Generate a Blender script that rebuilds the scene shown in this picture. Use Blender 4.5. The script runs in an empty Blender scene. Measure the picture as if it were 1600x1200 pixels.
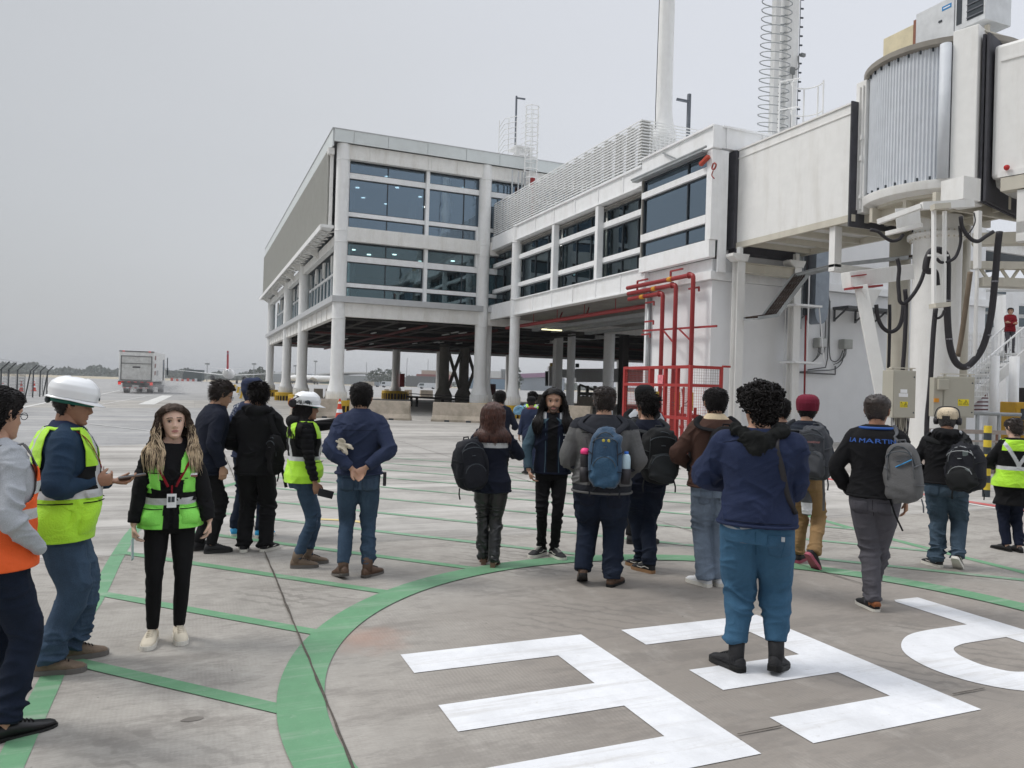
import bpy, bmesh, math, random
import numpy as np
from mathutils import Vector, Matrix, Euler
R=math.radians
random.seed(7)
SC=bpy.context.scene
COL=SC.collection
# ---------------------------------------------------------------- camera
CAM_H=1.75; YAW=R(22.8); PIT=R(.234); ROL=R(1.692); FPX=1186.0
fw=Vector((math.sin(YAW),math.cos(YAW),0)); rt=Vector((math.cos(YAW),-math.sin(YAW),0)); up=Vector((0,0,1))
cf=fw*math.cos(PIT)+up*math.sin(PIT); cu=up*math.cos(PIT)-fw*math.sin(PIT)
cr=rt*math.cos(ROL)+cu*math.sin(ROL); cu2=cu*math.cos(ROL)-rt*math.sin(ROL)
cd=bpy.data.cameras.new('camera'); cam=bpy.data.objects.new('camera',cd); COL.objects.link(cam)
M=Matrix((cr,cu2,-cf)).transposed().to_4x4(); M.translation=(0,0,CAM_H); cam.matrix_world=M
cd.sensor_width=36; cd.sensor_fit='HORIZONTAL'; cd.lens=FPX/1600*36; cd.clip_start=.05; cd.clip_end=9000
SC.camera=cam
def G(px,py,z=0.0):
    """ground point seen at a photo pixel"""
    d=cr*((px-800)/FPX)-cu2*((py-600)/FPX)+cf
    t=(z-CAM_H)/d.z
    return Vector((d.x*t,d.y*t,z))
# ---------------------------------------------------------------- world + sun
SUN_EL=R(52); SUN_AZ=R(-60)   # azimuth clockwise from +Y
w=bpy.data.worlds.new('World'); SC.world=w; w.use_nodes=True
nt=w.node_tree; nt.nodes.clear()
def N(nt,t,**k):
    n=nt.nodes.new(t)
    for a,b in k.items(): setattr(n,a,b)
    return n
sky=N(nt,'ShaderNodeTexSky',sky_type='NISHITA',sun_disc=False,sun_elevation=SUN_EL,sun_rotation=SUN_AZ)
sky.dust_density=4; sky.air_density=1.5
tc=N(nt,'ShaderNodeTexCoord'); sep=N(nt,'ShaderNodeSeparateXYZ'); nt.links.new(tc.outputs['Generated'],sep.inputs[0])
# overcast layer: grey cloud deck, brighter to the upper right
dot=N(nt,'ShaderNodeVectorMath',operation='DOT_PRODUCT'); dot.inputs[1].default_value=(.80,.10,.58)
nt.links.new(tc.outputs['Generated'],dot.inputs[0])
nz=N(nt,'ShaderNodeTexNoise'); nz.inputs['Scale'].default_value=1.6; nz.inputs['Detail'].default_value=4; nz.inputs['Roughness'].default_value=.45
mp=N(nt,'ShaderNodeMapping'); mp.inputs['Scale'].default_value=(1,1,3); nt.links.new(tc.outputs['Generated'],mp.inputs[0]); nt.links.new(mp.outputs[0],nz.inputs['Vector'])
ad=N(nt,'ShaderNodeMath',operation='MULTIPLY_ADD'); ad.inputs[1].default_value=.22; nt.links.new(nz.outputs[0],ad.inputs[0]); nt.links.new(dot.outputs['Value'],ad.inputs[2])
rp=N(nt,'ShaderNodeValToRGB'); e=rp.color_ramp.elements
e[0].position=.05; e[0].color=(.385,.40,.42,1); e[1].position=1.0; e[1].color=(.60,.62,.67,1)
m1=rp.color_ramp.elements.new(.5); m1.color=(.50,.515,.54,1)
nt.links.new(ad.outputs[0],rp.inputs[0])
mul=N(nt,'ShaderNodeMixRGB',blend_type='MULTIPLY'); mul.inputs[0].default_value=1; mul.inputs[2].default_value=(.1,.1,.1,1); nt.links.new(sky.outputs[0],mul.inputs[1])
mixn=N(nt,'ShaderNodeMixRGB'); mixn.inputs[0].default_value=.94
nt.links.new(mul.outputs[0],mixn.inputs[1]); nt.links.new(rp.outputs[0],mixn.inputs[2])
bg=N(nt,'ShaderNodeBackground'); nt.links.new(mixn.outputs[0],bg.inputs[0])
zr=N(nt,'ShaderNodeMapRange'); zr.interpolation_type='SMOOTHSTEP'; zr.inputs[1].default_value=.50; zr.inputs[2].default_value=.95; zr.inputs[3].default_value=1.0; zr.inputs[4].default_value=2.1   # a cloud deck is brightest overhead
nt.links.new(sep.outputs[2],zr.inputs[0]); nt.links.new(zr.outputs[0],bg.inputs[1])
ow=N(nt,'ShaderNodeOutputWorld'); nt.links.new(bg.outputs[0],ow.inputs[0])
sl=bpy.data.lights.new('sun','SUN'); sl.energy=1.35; sl.angle=R(16); sl.color=(1,.97,.93)
so=bpy.data.objects.new('sun',sl); COL.objects.link(so)
sd=Vector((math.sin(SUN_AZ)*math.cos(SUN_EL),math.cos(SUN_AZ)*math.cos(SUN_EL),math.sin(SUN_EL)))
so.rotation_euler=(-sd).to_track_quat('-Z','Y').to_euler(); so.location=(0,0,60)
SC.view_settings.view_transform='Standard'; SC.view_settings.look='None'; SC.view_settings.gamma=1; SC.view_settings.exposure=0.36
SC.render.engine='CYCLES'
SC.cycles.max_bounces=6; SC.cycles.transparent_max_bounces=16
# ---------------------------------------------------------------- materials
MATS={}
def srgb(c):
    return tuple((x/255/12.92 if x<=10 else ((x/255+.055)/1.055)**2.4) for x in c)
def mat(name,rgb,rough=.6,metal=0,var=.12,vs=3.0,bump=0,bs=60,spec=.4,dirt=0,dcol=(.25,.22,.18),streak=False,emit=0,stretch=(1,1,1),sheen=0,coat=0,fine=0):
    """procedural paint/cloth/metal: base colour varied by noise, optional dirt and bump"""
    if name in MATS: return MATS[name]
    m=bpy.data.materials.new(name); m.use_nodes=True; t=m.node_tree; b=t.nodes['Principled BSDF']
    b.inputs['Roughness'].default_value=rough; b.inputs['Metallic'].default_value=metal
    b.inputs['Specular IOR Level'].default_value=spec
    if sheen: b.inputs['Sheen Weight'].default_value=sheen; b.inputs['Sheen Roughness'].default_value=.5
    if coat: b.inputs['Coat Weight'].default_value=coat
    tcn=N(t,'ShaderNodeTexCoord'); mpn=N(t,'ShaderNodeMapping'); mpn.inputs['Scale'].default_value=stretch
    t.links.new(tcn.outputs['Object'],mpn.inputs[0])
    n1=N(t,'ShaderNodeTexNoise'); n1.inputs['Scale'].default_value=vs; n1.inputs['Detail'].default_value=6; n1.inputs['Roughness'].default_value=.6
    t.links.new(mpn.outputs[0],n1.inputs['Vector'])
    r1=N(t,'ShaderNodeMapRange'); r1.inputs[1].default_value=.3; r1.inputs[2].default_value=.7; r1.inputs[3].default_value=1-var; r1.inputs[4].default_value=1+var
    t.links.new(n1.outputs[0],r1.inputs[0])
    mx=N(t,'ShaderNodeMixRGB',blend_type='MULTIPLY'); mx.inputs[0].default_value=1; mx.inputs[1].default_value=(*rgb,1)
    t.links.new(r1.outputs[0],mx.inputs[2]); last=mx.outputs[0]
    if dirt:
        n2=N(t,'ShaderNodeTexNoise'); n2.inputs['Scale'].default_value=1.1; n2.inputs['Detail'].default_value=8; n2.inputs['Roughness'].default_value=.68
        mp2=N(t,'ShaderNodeMapping'); mp2.inputs['Scale'].default_value=(2.2,2.2,.35) if streak else (1,1,1)
        t.links.new(tcn.outputs['Object'],mp2.inputs[0]); t.links.new(mp2.outputs[0],n2.inputs['Vector'])
        r2=N(t,'ShaderNodeMapRange'); r2.inputs[1].default_value=.48; r2.inputs[2].default_value=.72; r2.inputs[3].default_value=0; r2.inputs[4].default_value=dirt
        t.links.new(n2.outputs[0],r2.inputs[0])
        m2=N(t,'ShaderNodeMixRGB'); m2.inputs[2].default_value=(*dcol,1); t.links.new(r2.outputs[0],m2.inputs[0]); t.links.new(last,m2.inputs[1]); last=m2.outputs[0]
    if fine:
        n3=N(t,'ShaderNodeTexNoise'); n3.inputs['Scale'].default_value=260; n3.inputs['Detail'].default_value=2
        t.links.new(tcn.outputs['Object'],n3.inputs['Vector'])
        r3=N(t,'ShaderNodeMapRange'); r3.inputs[1].default_value=.3; r3.inputs[2].default_value=.7; r3.inputs[3].default_value=1-fine; r3.inputs[4].default_value=1+fine
        t.links.new(n3.outputs[0],r3.inputs[0])
        m3=N(t,'ShaderNodeMixRGB',blend_type='MULTIPLY'); m3.inputs[0].default_value=1; t.links.new(last,m3.inputs[1]); t.links.new(r3.outputs[0],m3.inputs[2]); last=m3.outputs[0]
    t.links.new(last,b.inputs['Base Color'])
    if bump:
        n4=N(t,'ShaderNodeTexNoise'); n4.inputs['Scale'].default_value=bs; n4.inputs['Detail'].default_value=4; t.links.new(mpn.outputs[0],n4.inputs['Vector'])
        bp=N(t,'ShaderNodeBump'); bp.inputs['Strength'].default_value=bump; bp.inputs['Distance'].default_value=.02
        t.links.new(n4.outputs[0],bp.inputs['Height']); t.links.new(bp.outputs[0],b.inputs['Normal'])
    if emit: b.inputs['Emission Color'].default_value=(*rgb,1); b.inputs['Emission Strength'].default_value=emit
    MATS[name]=m; return m
def glassmat(name,tint,refl=(.62,.7,.78),rough=.02,base=.08,wave=0):
    if name in MATS: return MATS[name]
    m=bpy.data.materials.new(name); m.use_nodes=True; t=m.node_tree; t.nodes.clear()
    tr=N(t,'ShaderNodeBsdfTransparent'); tr.inputs[0].default_value=(*tint,1)
    gl=N(t,'ShaderNodeBsdfGlossy'); gl.inputs[0].default_value=(*refl,1); gl.inputs[1].default_value=rough
    fr=N(t,'ShaderNodeFresnel'); fr.inputs[0].default_value=1.5
    ad=N(t,'ShaderNodeMath',operation='ADD',use_clamp=True); ad.inputs[1].default_value=base; t.links.new(fr.outputs[0],ad.inputs[0])
    mx=N(t,'ShaderNodeMixShader'); t.links.new(ad.outputs[0],mx.inputs[0]); t.links.new(tr.outputs[0],mx.inputs[1]); t.links.new(gl.outputs[0],mx.inputs[2])
    if wave:
        n=N(t,'ShaderNodeTexNoise'); n.inputs['Scale'].default_value=.7; tcn=N(t,'ShaderNodeTexCoord'); t.links.new(tcn.outputs['Object'],n.inputs['Vector'])
        bp=N(t,'ShaderNodeBump'); bp.inputs['Strength'].default_value=wave; bp.inputs['Distance'].default_value=.05; t.links.new(n.outputs[0],bp.inputs['Height']); t.links.new(bp.outputs[0],gl.inputs['Normal'])
    o=N(t,'ShaderNodeOutputMaterial'); t.links.new(mx.outputs[0],o.inputs[0]); MATS[name]=m; return m
# ---------------------------------------------------------------- object helpers
WL={}
def empty(name,loc,rz=0,label=None,cat=None,group=None,scale=1):
    o=bpy.data.objects.new(name,None); COL.objects.link(o); o.location=loc; o.rotation_euler=(0,0,rz); o.scale=(scale,)*3
    o.empty_display_size=.2; WL[o.name]=Vector(loc)
    tag(o,label,cat,group); return o
def tag(o,label=None,cat=None,group=None,kind=None):
    if label: o['label']=label
    if cat: o['category']=cat
    if group: o['group']=group
    if kind: o['kind']=kind
    return o
def rotbasis(d):
    d=Vector(d).normalized(); a=Vector((0,0,1)) if abs(d.z)<.95 else Vector((0,1,0))
    x=d.cross(a).normalized(); y=x.cross(d).normalized(); return x,y,d
class MB:
    def __init__(s): s.v=[]; s.f=[]; s.m=[]; s.cm=0
    def add(s,vs,fs):
        o=len(s.v); s.v+= [tuple(p) for p in vs]; s.f+=[tuple(i+o for i in f) for f in fs]; s.m+=[s.cm]*len(fs); return s
    def box(s,x0,x1,y0,y1,z0,z1):
        if x0>x1:x0,x1=x1,x0
        if y0>y1:y0,y1=y1,y0
        if z0>z1:z0,z1=z1,z0
        return s.add([(x0,y0,z0),(x1,y0,z0),(x1,y1,z0),(x0,y1,z0),(x0,y0,z1),(x1,y0,z1),(x1,y1,z1),(x0,y1,z1)],
            [(0,3,2,1),(4,5,6,7),(0,1,5,4),(1,2,6,5),(2,3,7,6),(3,0,4,7)])
    def bar(s,p,q,w,h=None,upv=None):
        """box section bar from p to q"""
        h=h or w; p=Vector(p);q=Vector(q); x,y,d=rotbasis(q-p)
        if upv is not None:
            x=d.cross(Vector(upv)).normalized(); y=x.cross(d).normalized()
        x=x*(w/2); y=y*(h/2)
        vs=[p-x-y,p+x-y,p+x+y,p-x+y,q-x-y,q+x-y,q+x+y,q-x+y]
        return s.add(vs,[(0,1,2,3),(7,6,5,4),(0,4,5,1),(1,5,6,2),(2,6,7,3),(3,7,4,0)])
    def cyl(s,p,q,r0,r1=None,n=16,caps=True):
        r1=r0 if r1 is None else r1
        return s.tube([p,q],[r0,r1],n,caps)
    def tube(s,pts,r,n=10,caps=True,flat=1.0,side=None):
        pts=[Vector(p) for p in pts]; k=len(pts)
        rs=r if hasattr(r,'__len__') else [r]*k
        vs=[];fs=[]; px=None
        for i in range(k):
            d=(pts[min(i+1,k-1)]-pts[max(i-1,0)]).normalized()
            if px is None:
                if side is not None:
                    x=Vector(side); x=(x-d*x.dot(d)).normalized()
                else: x,_,_=rotbasis(d)
            else:
                x=(px-d*px.dot(d)); x=x.normalized() if x.length>1e-6 else rotbasis(d)[0]
            y=d.cross(x); px=x
            for j in range(n):
                a=2*math.pi*j/n; vs.append(pts[i]+x*(math.cos(a)*rs[i])+y*(math.sin(a)*rs[i]*flat))
        for i in range(k-1):
            for j in range(n):
                a=i*n+j;b=i*n+(j+1)%n; fs.append((a,b,b+n,a+n))
        if caps: fs.append(tuple(range(n-1,-1,-1))); fs.append(tuple((k-1)*n+j for j in range(n)))
        return s.add(vs,fs)
    def lathe(s,prof,c=(0,0,0),n=24,caps=True):
        """prof: list of (r,z)"""
        vs=[];fs=[];c=Vector(c)
        for r_,z in prof:
            for j in range(n):
                a=2*math.pi*j/n; vs.append(c+Vector((math.cos(a)*r_,math.sin(a)*r_,z)))
        k=len(prof)
        for i in range(k-1):
            for j in range(n):
                a=i*n+j;b=i*n+(j+1)%n; fs.append((a,b,b+n,a+n))
        if caps: fs.append(tuple(range(n-1,-1,-1))); fs.append(tuple((k-1)*n+j for j in range(n)))
        return s.add(vs,fs)
    def prism(s,poly,z0,z1):
        n=len(poly); vs=[(x,y,z0) for x,y in poly]+[(x,y,z1) for x,y in poly]
        return s.add(vs,[tuple(range(n-1,-1,-1)),tuple(range(n,2*n))]+[(i,(i+1)%n,(i+1)%n+n,i+n) for i in range(n)])
    def exyz(s,poly,axis,a,b):
        """extrude 2D poly along axis ('X': poly is (y,z); 'Y': poly is (x,z))"""
        n=len(poly)
        def P(p,t): return (t,p[0],p[1]) if axis=='X' else (p[0],t,p[1])
        vs=[P(p,a) for p in poly]+[P(p,b) for p in poly]
        return s.add(vs,[tuple(range(n-1,-1,-1)),tuple(range(n,2*n))]+[(i,(i+1)%n,(i+1)%n+n,i+n) for i in range(n)])
    def sphere(s,c,r,n=12,m=8,sc=(1,1,1)):
        vs=[];fs=[];c=Vector(c)
        for i in range(m+1):
            t=math.pi*i/m
            for j in range(n):
                a=2*math.pi*j/n; vs.append(c+Vector((math.sin(t)*math.cos(a)*r*sc[0],math.sin(t)*math.sin(a)*r*sc[1],math.cos(t)*r*sc[2])))
        for i in range(m):
            for j in range(n):
                a=i*n+j;b=i*n+(j+1)%n; fs.append((a,a+n,b+n,b))
        return s.add(vs,fs)
    def xf(s,M): s.v=[tuple(M@Vector(p)) for p in s.v]; return s
    def build(s,name,m=None,parent=None,local=False,smooth=False,bevel=0,kind=None,label=None,auto=False):
        me=bpy.data.meshes.new(name)
        o=bpy.data.objects.new(name,me); COL.objects.link(o)
        off=Vector((0,0,0))
        if parent is not None:
            off=WL.get(parent.name,Vector((0,0,0)))
            o.parent=parent
        WL[o.name]=off
        vs=s.v if (local or parent is None) else [(p[0]-off.x,p[1]-off.y,p[2]-off.z) for p in s.v]
        me.from_pydata(vs,[],s.f)
        ms=m if isinstance(m,(list,tuple)) else [m]
        for x in ms:
            if x: me.materials.append(x)
        if len(ms)>1: me.polygons.foreach_set('material_index',s.m)
        bm=bmesh.new(); bm.from_mesh(me); bmesh.ops.recalc_face_normals(bm,faces=bm.faces); bm.to_mesh(me); bm.free()
        if smooth or auto:
            me.polygons.foreach_set('use_smooth',[True]*len(me.polygons))
            if auto: 
                try: me.set_sharp_from_angle(angle=R(40))
                except Exception: pass
        if bevel:
            bv=o.modifiers.new('bevel','BEVEL'); bv.width=bevel; bv.segments=2; bv.limit_method='ANGLE'
        if kind: o['kind']=kind
        if label: o['label']=label
        me.update(); return o
def catm(pts,k=6):
    """Catmull-Rom through points"""
    P=[Vector(p) for p in pts]; P=[P[0]*2-P[1]]+P+[P[-1]*2-P[-2]]; out=[]
    for i in range(1,len(P)-2):
        for j in range(k):
            t=j/k; a,b,c,d=P[i-1],P[i],P[i+1],P[i+2]
            out.append(.5*((2*b)+(c-a)*t+(2*a-5*b+4*c-d)*t*t+(3*b-a-3*c+d)*t**3))
    out.append(P[-2]); return out
def copy_tree(o,parent=None):
    c=o.copy(); COL.objects.link(c); c.parent=parent; WL[c.name]=WL.get(o.name,Vector((0,0,0)))
    for ch in list(o.children): copy_tree(ch,c)
    return c
def textmesh(txt,size,font_extrude=.001):
    cu=bpy.data.curves.new('lettering','FONT'); cu.body=txt; cu.size=size; cu.extrude=font_extrude; cu.align_x='CENTER'; cu.align_y='CENTER'
    o=bpy.data.objects.new('lettering',cu); COL.objects.link(o); bpy.context.view_layer.update()
    me=bpy.data.meshes.new_from_object(o.evaluated_get(bpy.context.evaluated_depsgraph_get()))
    vs=[v.co.copy() for v in me.vertices]; fs=[tuple(p.vertices) for p in me.polygons]
    bpy.data.objects.remove(o); bpy.data.curves.remove(cu); bpy.data.meshes.remove(me)
    return vs,fs
def vnoise(p,seed=0):
    """vectorised value noise in [-1,1]"""
    p=np.asarray(p,float); i=np.floor(p).astype(np.int64); f=p-i; f=f*f*(3-2*f)
    def h(x,y,z):
        n=(x*374761393+y*668265263+z*2147483647+seed*974634777)&0x7fffffff
        n=((n^(n>>13))*1274126177)&0x7fffffff; n=n^(n>>16)
        return (n&0xffff)/32768.0-1
    r=0
    for dx in (0,1):
        for dy in (0,1):
            for dz in (0,1):
                wgt=(f[:,0] if dx else 1-f[:,0])*(f[:,1] if dy else 1-f[:,1])*(f[:,2] if dz else 1-f[:,2])
                r=r+wgt*h(i[:,0]+dx,i[:,1]+dy,i[:,2]+dz)
    return r
# ================================================================ GROUND
def groundmat(name,c1,c2,joint=False,streak=0,brown=False,rough=.85,fleck=True,broom=0):
    m=bpy.data.materials.new(name); m.use_nodes=True; t=m.node_tree; b=t.nodes['Principled BSDF']; b.inputs['Roughness'].default_value=rough; b.inputs['Specular IOR Level'].default_value=.25
    g=N(t,'ShaderNodeNewGeometry'); P=g.outputs['Position']
    def noise(sc,det=6,ro=.6,scale=(1,1,1),rot=0):
        mp=N(t,'ShaderNodeMapping'); mp.inputs['Scale'].default_value=scale; mp.inputs['Rotation'].default_value=(0,0,rot); t.links.new(P,mp.inputs[0])
        n=N(t,'ShaderNodeTexNoise'); n.inputs['Scale'].default_value=sc; n.inputs['Detail'].default_value=det; n.inputs['Roughness'].default_value=ro; t.links.new(mp.outputs[0],n.inputs['Vector']); return n.outputs[0]
    def rng(x,a,b_,c,d):
        r=N(t,'ShaderNodeMapRange'); r.interpolation_type='SMOOTHSTEP'
        for i,v in enumerate((a,b_,c,d)): r.inputs[i+1].default_value=v
        t.links.new(x,r.inputs[0]); return r.outputs[0]
    def mix(f,a,b_,mode='MIX'):
        x=N(t,'ShaderNodeMixRGB',blend_type=mode)
        if isinstance(f,float): x.inputs[0].default_value=f
        else: t.links.new(f,x.inputs[0])
        for i,q in ((1,a),(2,b_)):
            if isinstance(q,tuple): x.inputs[i].default_value=(*q,1)
            else: t.links.new(q,x.inputs[i])
        return x.outputs[0]
    col=mix(rng(noise(.35,5),.35,.65,0,1),c1,c2)
    # wide stains and mottling
    col=mix(rng(noise(.9,9,.72,(1,.5,1),.6),.47,.66,0,.38),col,tuple(x*.60 for x in c1))
    col=mix(rng(noise(1.7,8,.7),.45,.75,0,.55),col,tuple(x*.72 for x in c1))
    col=mix(rng(noise(9,8,.75),.3,.7,0,.30),col,tuple(x*.66 for x in c1))
    if brown:
        # darker brown worn disc inside the painted ring (rubber and oil film)
        vd=N(t,'ShaderNodeVectorMath',operation='DISTANCE'); vd.inputs[1].default_value=(4.3,3.6,0); t.links.new(P,vd.inputs[0])
        wob=N(t,'ShaderNodeMath',operation='MULTIPLY_ADD'); wob.inputs[1].default_value=1.6; t.links.new(noise(.9,5),wob.inputs[0]); t.links.new(vd.outputs['Value'],wob.inputs[2])
        col=mix(rng(wob.outputs[0],3.0,4.6,.72,0),col,(.235,.205,.178))
        col=mix(rng(noise(2.4,7,.7,(1,.35,1),.5),.5,.72,0,.5),col,(.27,.245,.22))
    if streak:
        # tyre and sweeping streaks, long in one direction
        col=mix(rng(noise(.8,6,.65,(.12,1.6,1),.35),.46,.66,0,streak),col,(.52,.50,.47))
        col=mix(rng(noise(1.1,6,.7,(.10,1.9,1),-.15),.52,.72,0,streak*.9),col,(.19,.18,.17))
    if broom:
        wv=N(t,'ShaderNodeTexWave',wave_type='BANDS',bands_direction='X'); wv.inputs['Scale'].default_value=13; wv.inputs['Distortion'].default_value=3.5; wv.inputs['Detail'].default_value=3; t.links.new(P,wv.inputs['Vector'])
        fm=N(t,'ShaderNodeMath',operation='MULTIPLY'); t.links.new(rng(wv.outputs[1],.2,.9,0,broom),fm.inputs[0]); t.links.new(rng(noise(.8,3),.4,.6,.15,1),fm.inputs[1])
        col=mix(fm.outputs[0],col,tuple(min(1,x*1.35) for x in c1))
        wv2=N(t,'ShaderNodeTexNoise'); wv2.inputs['Scale'].default_value=30; mp=N(t,'ShaderNodeMapping'); mp.inputs['Scale'].default_value=(.35,4,1); t.links.new(P,mp.inputs[0]); t.links.new(mp.outputs[0],wv2.inputs['Vector'])
        col=mix(rng(wv2.outputs[0],.35,.7,0,.35),col,tuple(x*.7 for x in c1))
    if name=='far_concrete':
        col=mix(rng(noise(1.1,9,.75,(.16,1,1),.1),.50,.60,0,.5),col,(.22,.21,.195))
        col=mix(rng(noise(2.3,9,.75,(.5,1,1),-.6),.54,.66,0,.22),col,(.56,.54,.50))
        bk=N(t,'ShaderNodeTexBrick'); bk.inputs['Scale'].default_value=.195; bk.offset=0; bk.inputs['Mortar Size'].default_value=.0012; bk.inputs['Color1'].default_value=(.86,.86,.86,1); bk.inputs['Color2'].default_value=(1.1,1.1,1.1,1); bk.inputs['Mortar'].default_value=(.5,.5,.5,1); bk.inputs['Brick Width'].default_value=1; bk.inputs['Row Height'].default_value=1
        mpb=N(t,'ShaderNodeMapping'); mpb.inputs['Location'].default_value=(-.14,.55,0); t.links.new(P,mpb.inputs[0]); t.links.new(mpb.outputs[0],bk.inputs['Vector']); col=mix(.8,col,bk.outputs['Color'],'MULTIPLY')
    if name=='apron_concrete':
        # rubbed tyre tread bands, rust bloom and scraped hairlines
        col=mix(rng(noise(1.3,9,.78,(.35,1.3,1),-.5),.50,.60,0,.42),col,(.17,.155,.14))
        col=mix(rng(noise(5.5,9,.8,(.5,1.2,1),.9),.50,.62,0,.40),col,(.19,.175,.16))
        col=mix(rng(noise(3.1,9,.75,(1,.6,1),.2),.52,.68,0,.20),col,(.50,.475,.435))
        vr=N(t,'ShaderNodeVectorMath',operation='DISTANCE'); vr.inputs[1].default_value=(1.15,5.15,0); t.links.new(P,vr.inputs[0])
        vw=N(t,'ShaderNodeMath',operation='MULTIPLY_ADD'); vw.inputs[1].default_value=.5; t.links.new(noise(4,5),vw.inputs[0]); t.links.new(vr.outputs['Value'],vw.inputs[2])
        col=mix(rng(vw.outputs[0],.25,.62,.35,0),col,(.42,.20,.13))
        col=mix(rng(noise(.55,12,.62,(1,9,1),.32),.497,.503,.0,.0),col,(.6,.6,.6))
        wv3=N(t,'ShaderNodeTexWave',wave_type='BANDS',bands_direction='DIAGONAL'); wv3.inputs['Scale'].default_value=3.1; wv3.inputs['Distortion'].default_value=5; wv3.inputs['Detail'].default_value=4; wv3.inputs['Detail Scale'].default_value=2.5; t.links.new(P,wv3.inputs['Vector'])
        fm2=N(t,'ShaderNodeMath',operation='MULTIPLY'); t.links.new(rng(wv3.outputs[1],.62,.95,0,.5),fm2.inputs[0]); t.links.new(rng(noise(.45,4),.5,.62,0,1),fm2.inputs[1])
        col=mix(fm2.outputs[0],col,(.16,.148,.135))
    if fleck:
        vo=N(t,'ShaderNodeTexVoronoi'); vo.inputs['Scale'].default_value=3.2; t.links.new(P,vo.inputs['Vector'])
        col=mix(rng(vo.outputs['Distance'],.012,.03,.85,0),col,(.05,.045,.04))
        col=mix(rng(noise(120,3),.62,.72,0,.35),col,tuple(x*.45 for x in c1))
    t.links.new(col,b.inputs['Base Color'])
    bp=N(t,'ShaderNodeBump'); bp.inputs['Strength'].default_value=.25; bp.inputs['Distance'].default_value=.006; t.links.new(noise(45,6,.7),bp.inputs['Height']); t.links.new(bp.outputs[0],b.inputs['Normal'])
    MATS[name]=m; return m
M_CONC=groundmat('apron_concrete',(.345,.325,.295),(.43,.408,.372),brown=True,streak=.0,broom=.16)
M_CONC2=groundmat('far_concrete',(.355,.34,.315),(.455,.435,.405),streak=.8)
M_ASPH=groundmat('worn_asphalt',(.30,.30,.30),(.37,.37,.365),streak=.5)
M_DIRT=groundmat('dry_grass_soil',(.42,.37,.27),(.48,.42,.31),fleck=False)
M_GRASS=groundmat('short_grass',(.12,.17,.06),(.2,.22,.1),fleck=False)
def sheet(name,poly,z,m,kind='structure'):
    o=MB().add([(x,y,z) for x,y in poly],[tuple(range(len(poly)))]).build(name,m,kind=kind); return o
def rect(x0,x1,y0,y1): return [(x0,y0),(x1,y0),(x1,y1),(x0,y1)]
sheet('ground',rect(-2500,2500,-2000,2600),-.03,M_DIRT)
sheet('airfield_pavement',[(-60,-80),(900,-80),(1200,700),(-120,380)],-.010,M_ASPH)
# near concrete slabs, streaked concrete further out, asphalt lane on the left
def wavy(a,b,n,amp,seed):
    rnd=random.Random(seed); out=[]
    for i in range(n+1):
        t=i/n; out.append((a[0]+(b[0]-a[0])*t+rnd.uniform(-amp,amp),a[1]+(b[1]-a[1])*t+rnd.uniform(-amp,amp)))
    return out
sheet('apron_slabs',[(-12,-40),(40,-40),(40,8.27),(-12,8.27)],0,M_CONC)
sheet('swept_concrete',[(-12,8.27),(60,8.27),(60,95),(6.5,95),(4.6,44),(2.8,27)]+wavy((2.6,23),(-12,17.5),14,.25,3),0,M_CONC2)
sheet('dusty_lane',wavy((-9,44),(2.5,49),10,.5,5)+[(5,60)]+wavy((4,66),(-8,58),10,.6,6),-.005,M_CONC2)
sheet('grass_strip',[(-200,190),(-14,190),(-12,176),(-200,172)],-.024,M_GRASS)
# paint
def roadpaint(name,rgb,wear,worn):
    m=groundmat(name,rgb,tuple(x*.9 for x in rgb),fleck=False,rough=.6); t=m.node_tree; b=t.nodes['Principled BSDF']; src=b.inputs['Base Color'].links[0].from_socket
    g=N(t,'ShaderNodeNewGeometry'); out=src
    for sc,scale,rot,lo,hi,am in ((2.2,(.25,3,1),.7,.53,.66,wear),(14,(1,1,1),0,.60,.72,wear*1.1),(1.2,(.2,5,1),-.35,.56,.64,wear*.8),(60,(1,1,1),0,.58,.75,wear*.8)):
        mp=N(t,'ShaderNodeMapping'); mp.inputs['Scale'].default_value=scale; mp.inputs['Rotation'].default_value=(0,0,rot); t.links.new(g.outputs['Position'],mp.inputs[0])
        n=N(t,'ShaderNodeTexNoise'); n.inputs['Scale'].default_value=sc; n.inputs['Detail'].default_value=8; n.inputs['Roughness'].default_value=.7; t.links.new(mp.outputs[0],n.inputs['Vector'])
        r=N(t,'ShaderNodeMapRange'); r.inputs[1].default_value=lo; r.inputs[2].default_value=hi; r.inputs[4].default_value=am; t.links.new(n.outputs[0],r.inputs[0])
        x=N(t,'ShaderNodeMixRGB'); x.inputs[2].default_value=(*worn,1); t.links.new(r.outputs[0],x.inputs[0]); t.links.new(out,x.inputs[1]); out=x.outputs[0]
    t.links.new(out,b.inputs['Base Color']); return m
M_GREEN=roadpaint('green_paint',(.155,.335,.19),.42,(.36,.40,.34))
M_GREENF=roadpaint('worn_green_paint',(.20,.36,.235),.95,(.40,.385,.355))
M_GREEN0=mat('green_paint_plain',(.145,.315,.175),rough=.6,var=.14,vs=3,dirt=.45,dcol=(.30,.36,.28),bump=.15,fine=.10)
M_WHITER=roadpaint('white_letter_paint',(.79,.80,.82),.5,(.46,.44,.41))
M_WHITEP=mat('white_road_paint',(.82,.83,.85),rough=.6,var=.07,vs=5,dirt=.55,dcol=(.50,.47,.44),bump=.12,fine=.05)
M_OLDW=mat('worn_white_paint',(.62,.62,.60),var=.2,vs=2,dirt=.7,dcol=(.45,.43,.40))
M_REDP=mat('red_paint',(.50,.09,.09),var=.15,dirt=.5,dcol=(.5,.4,.36))
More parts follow.
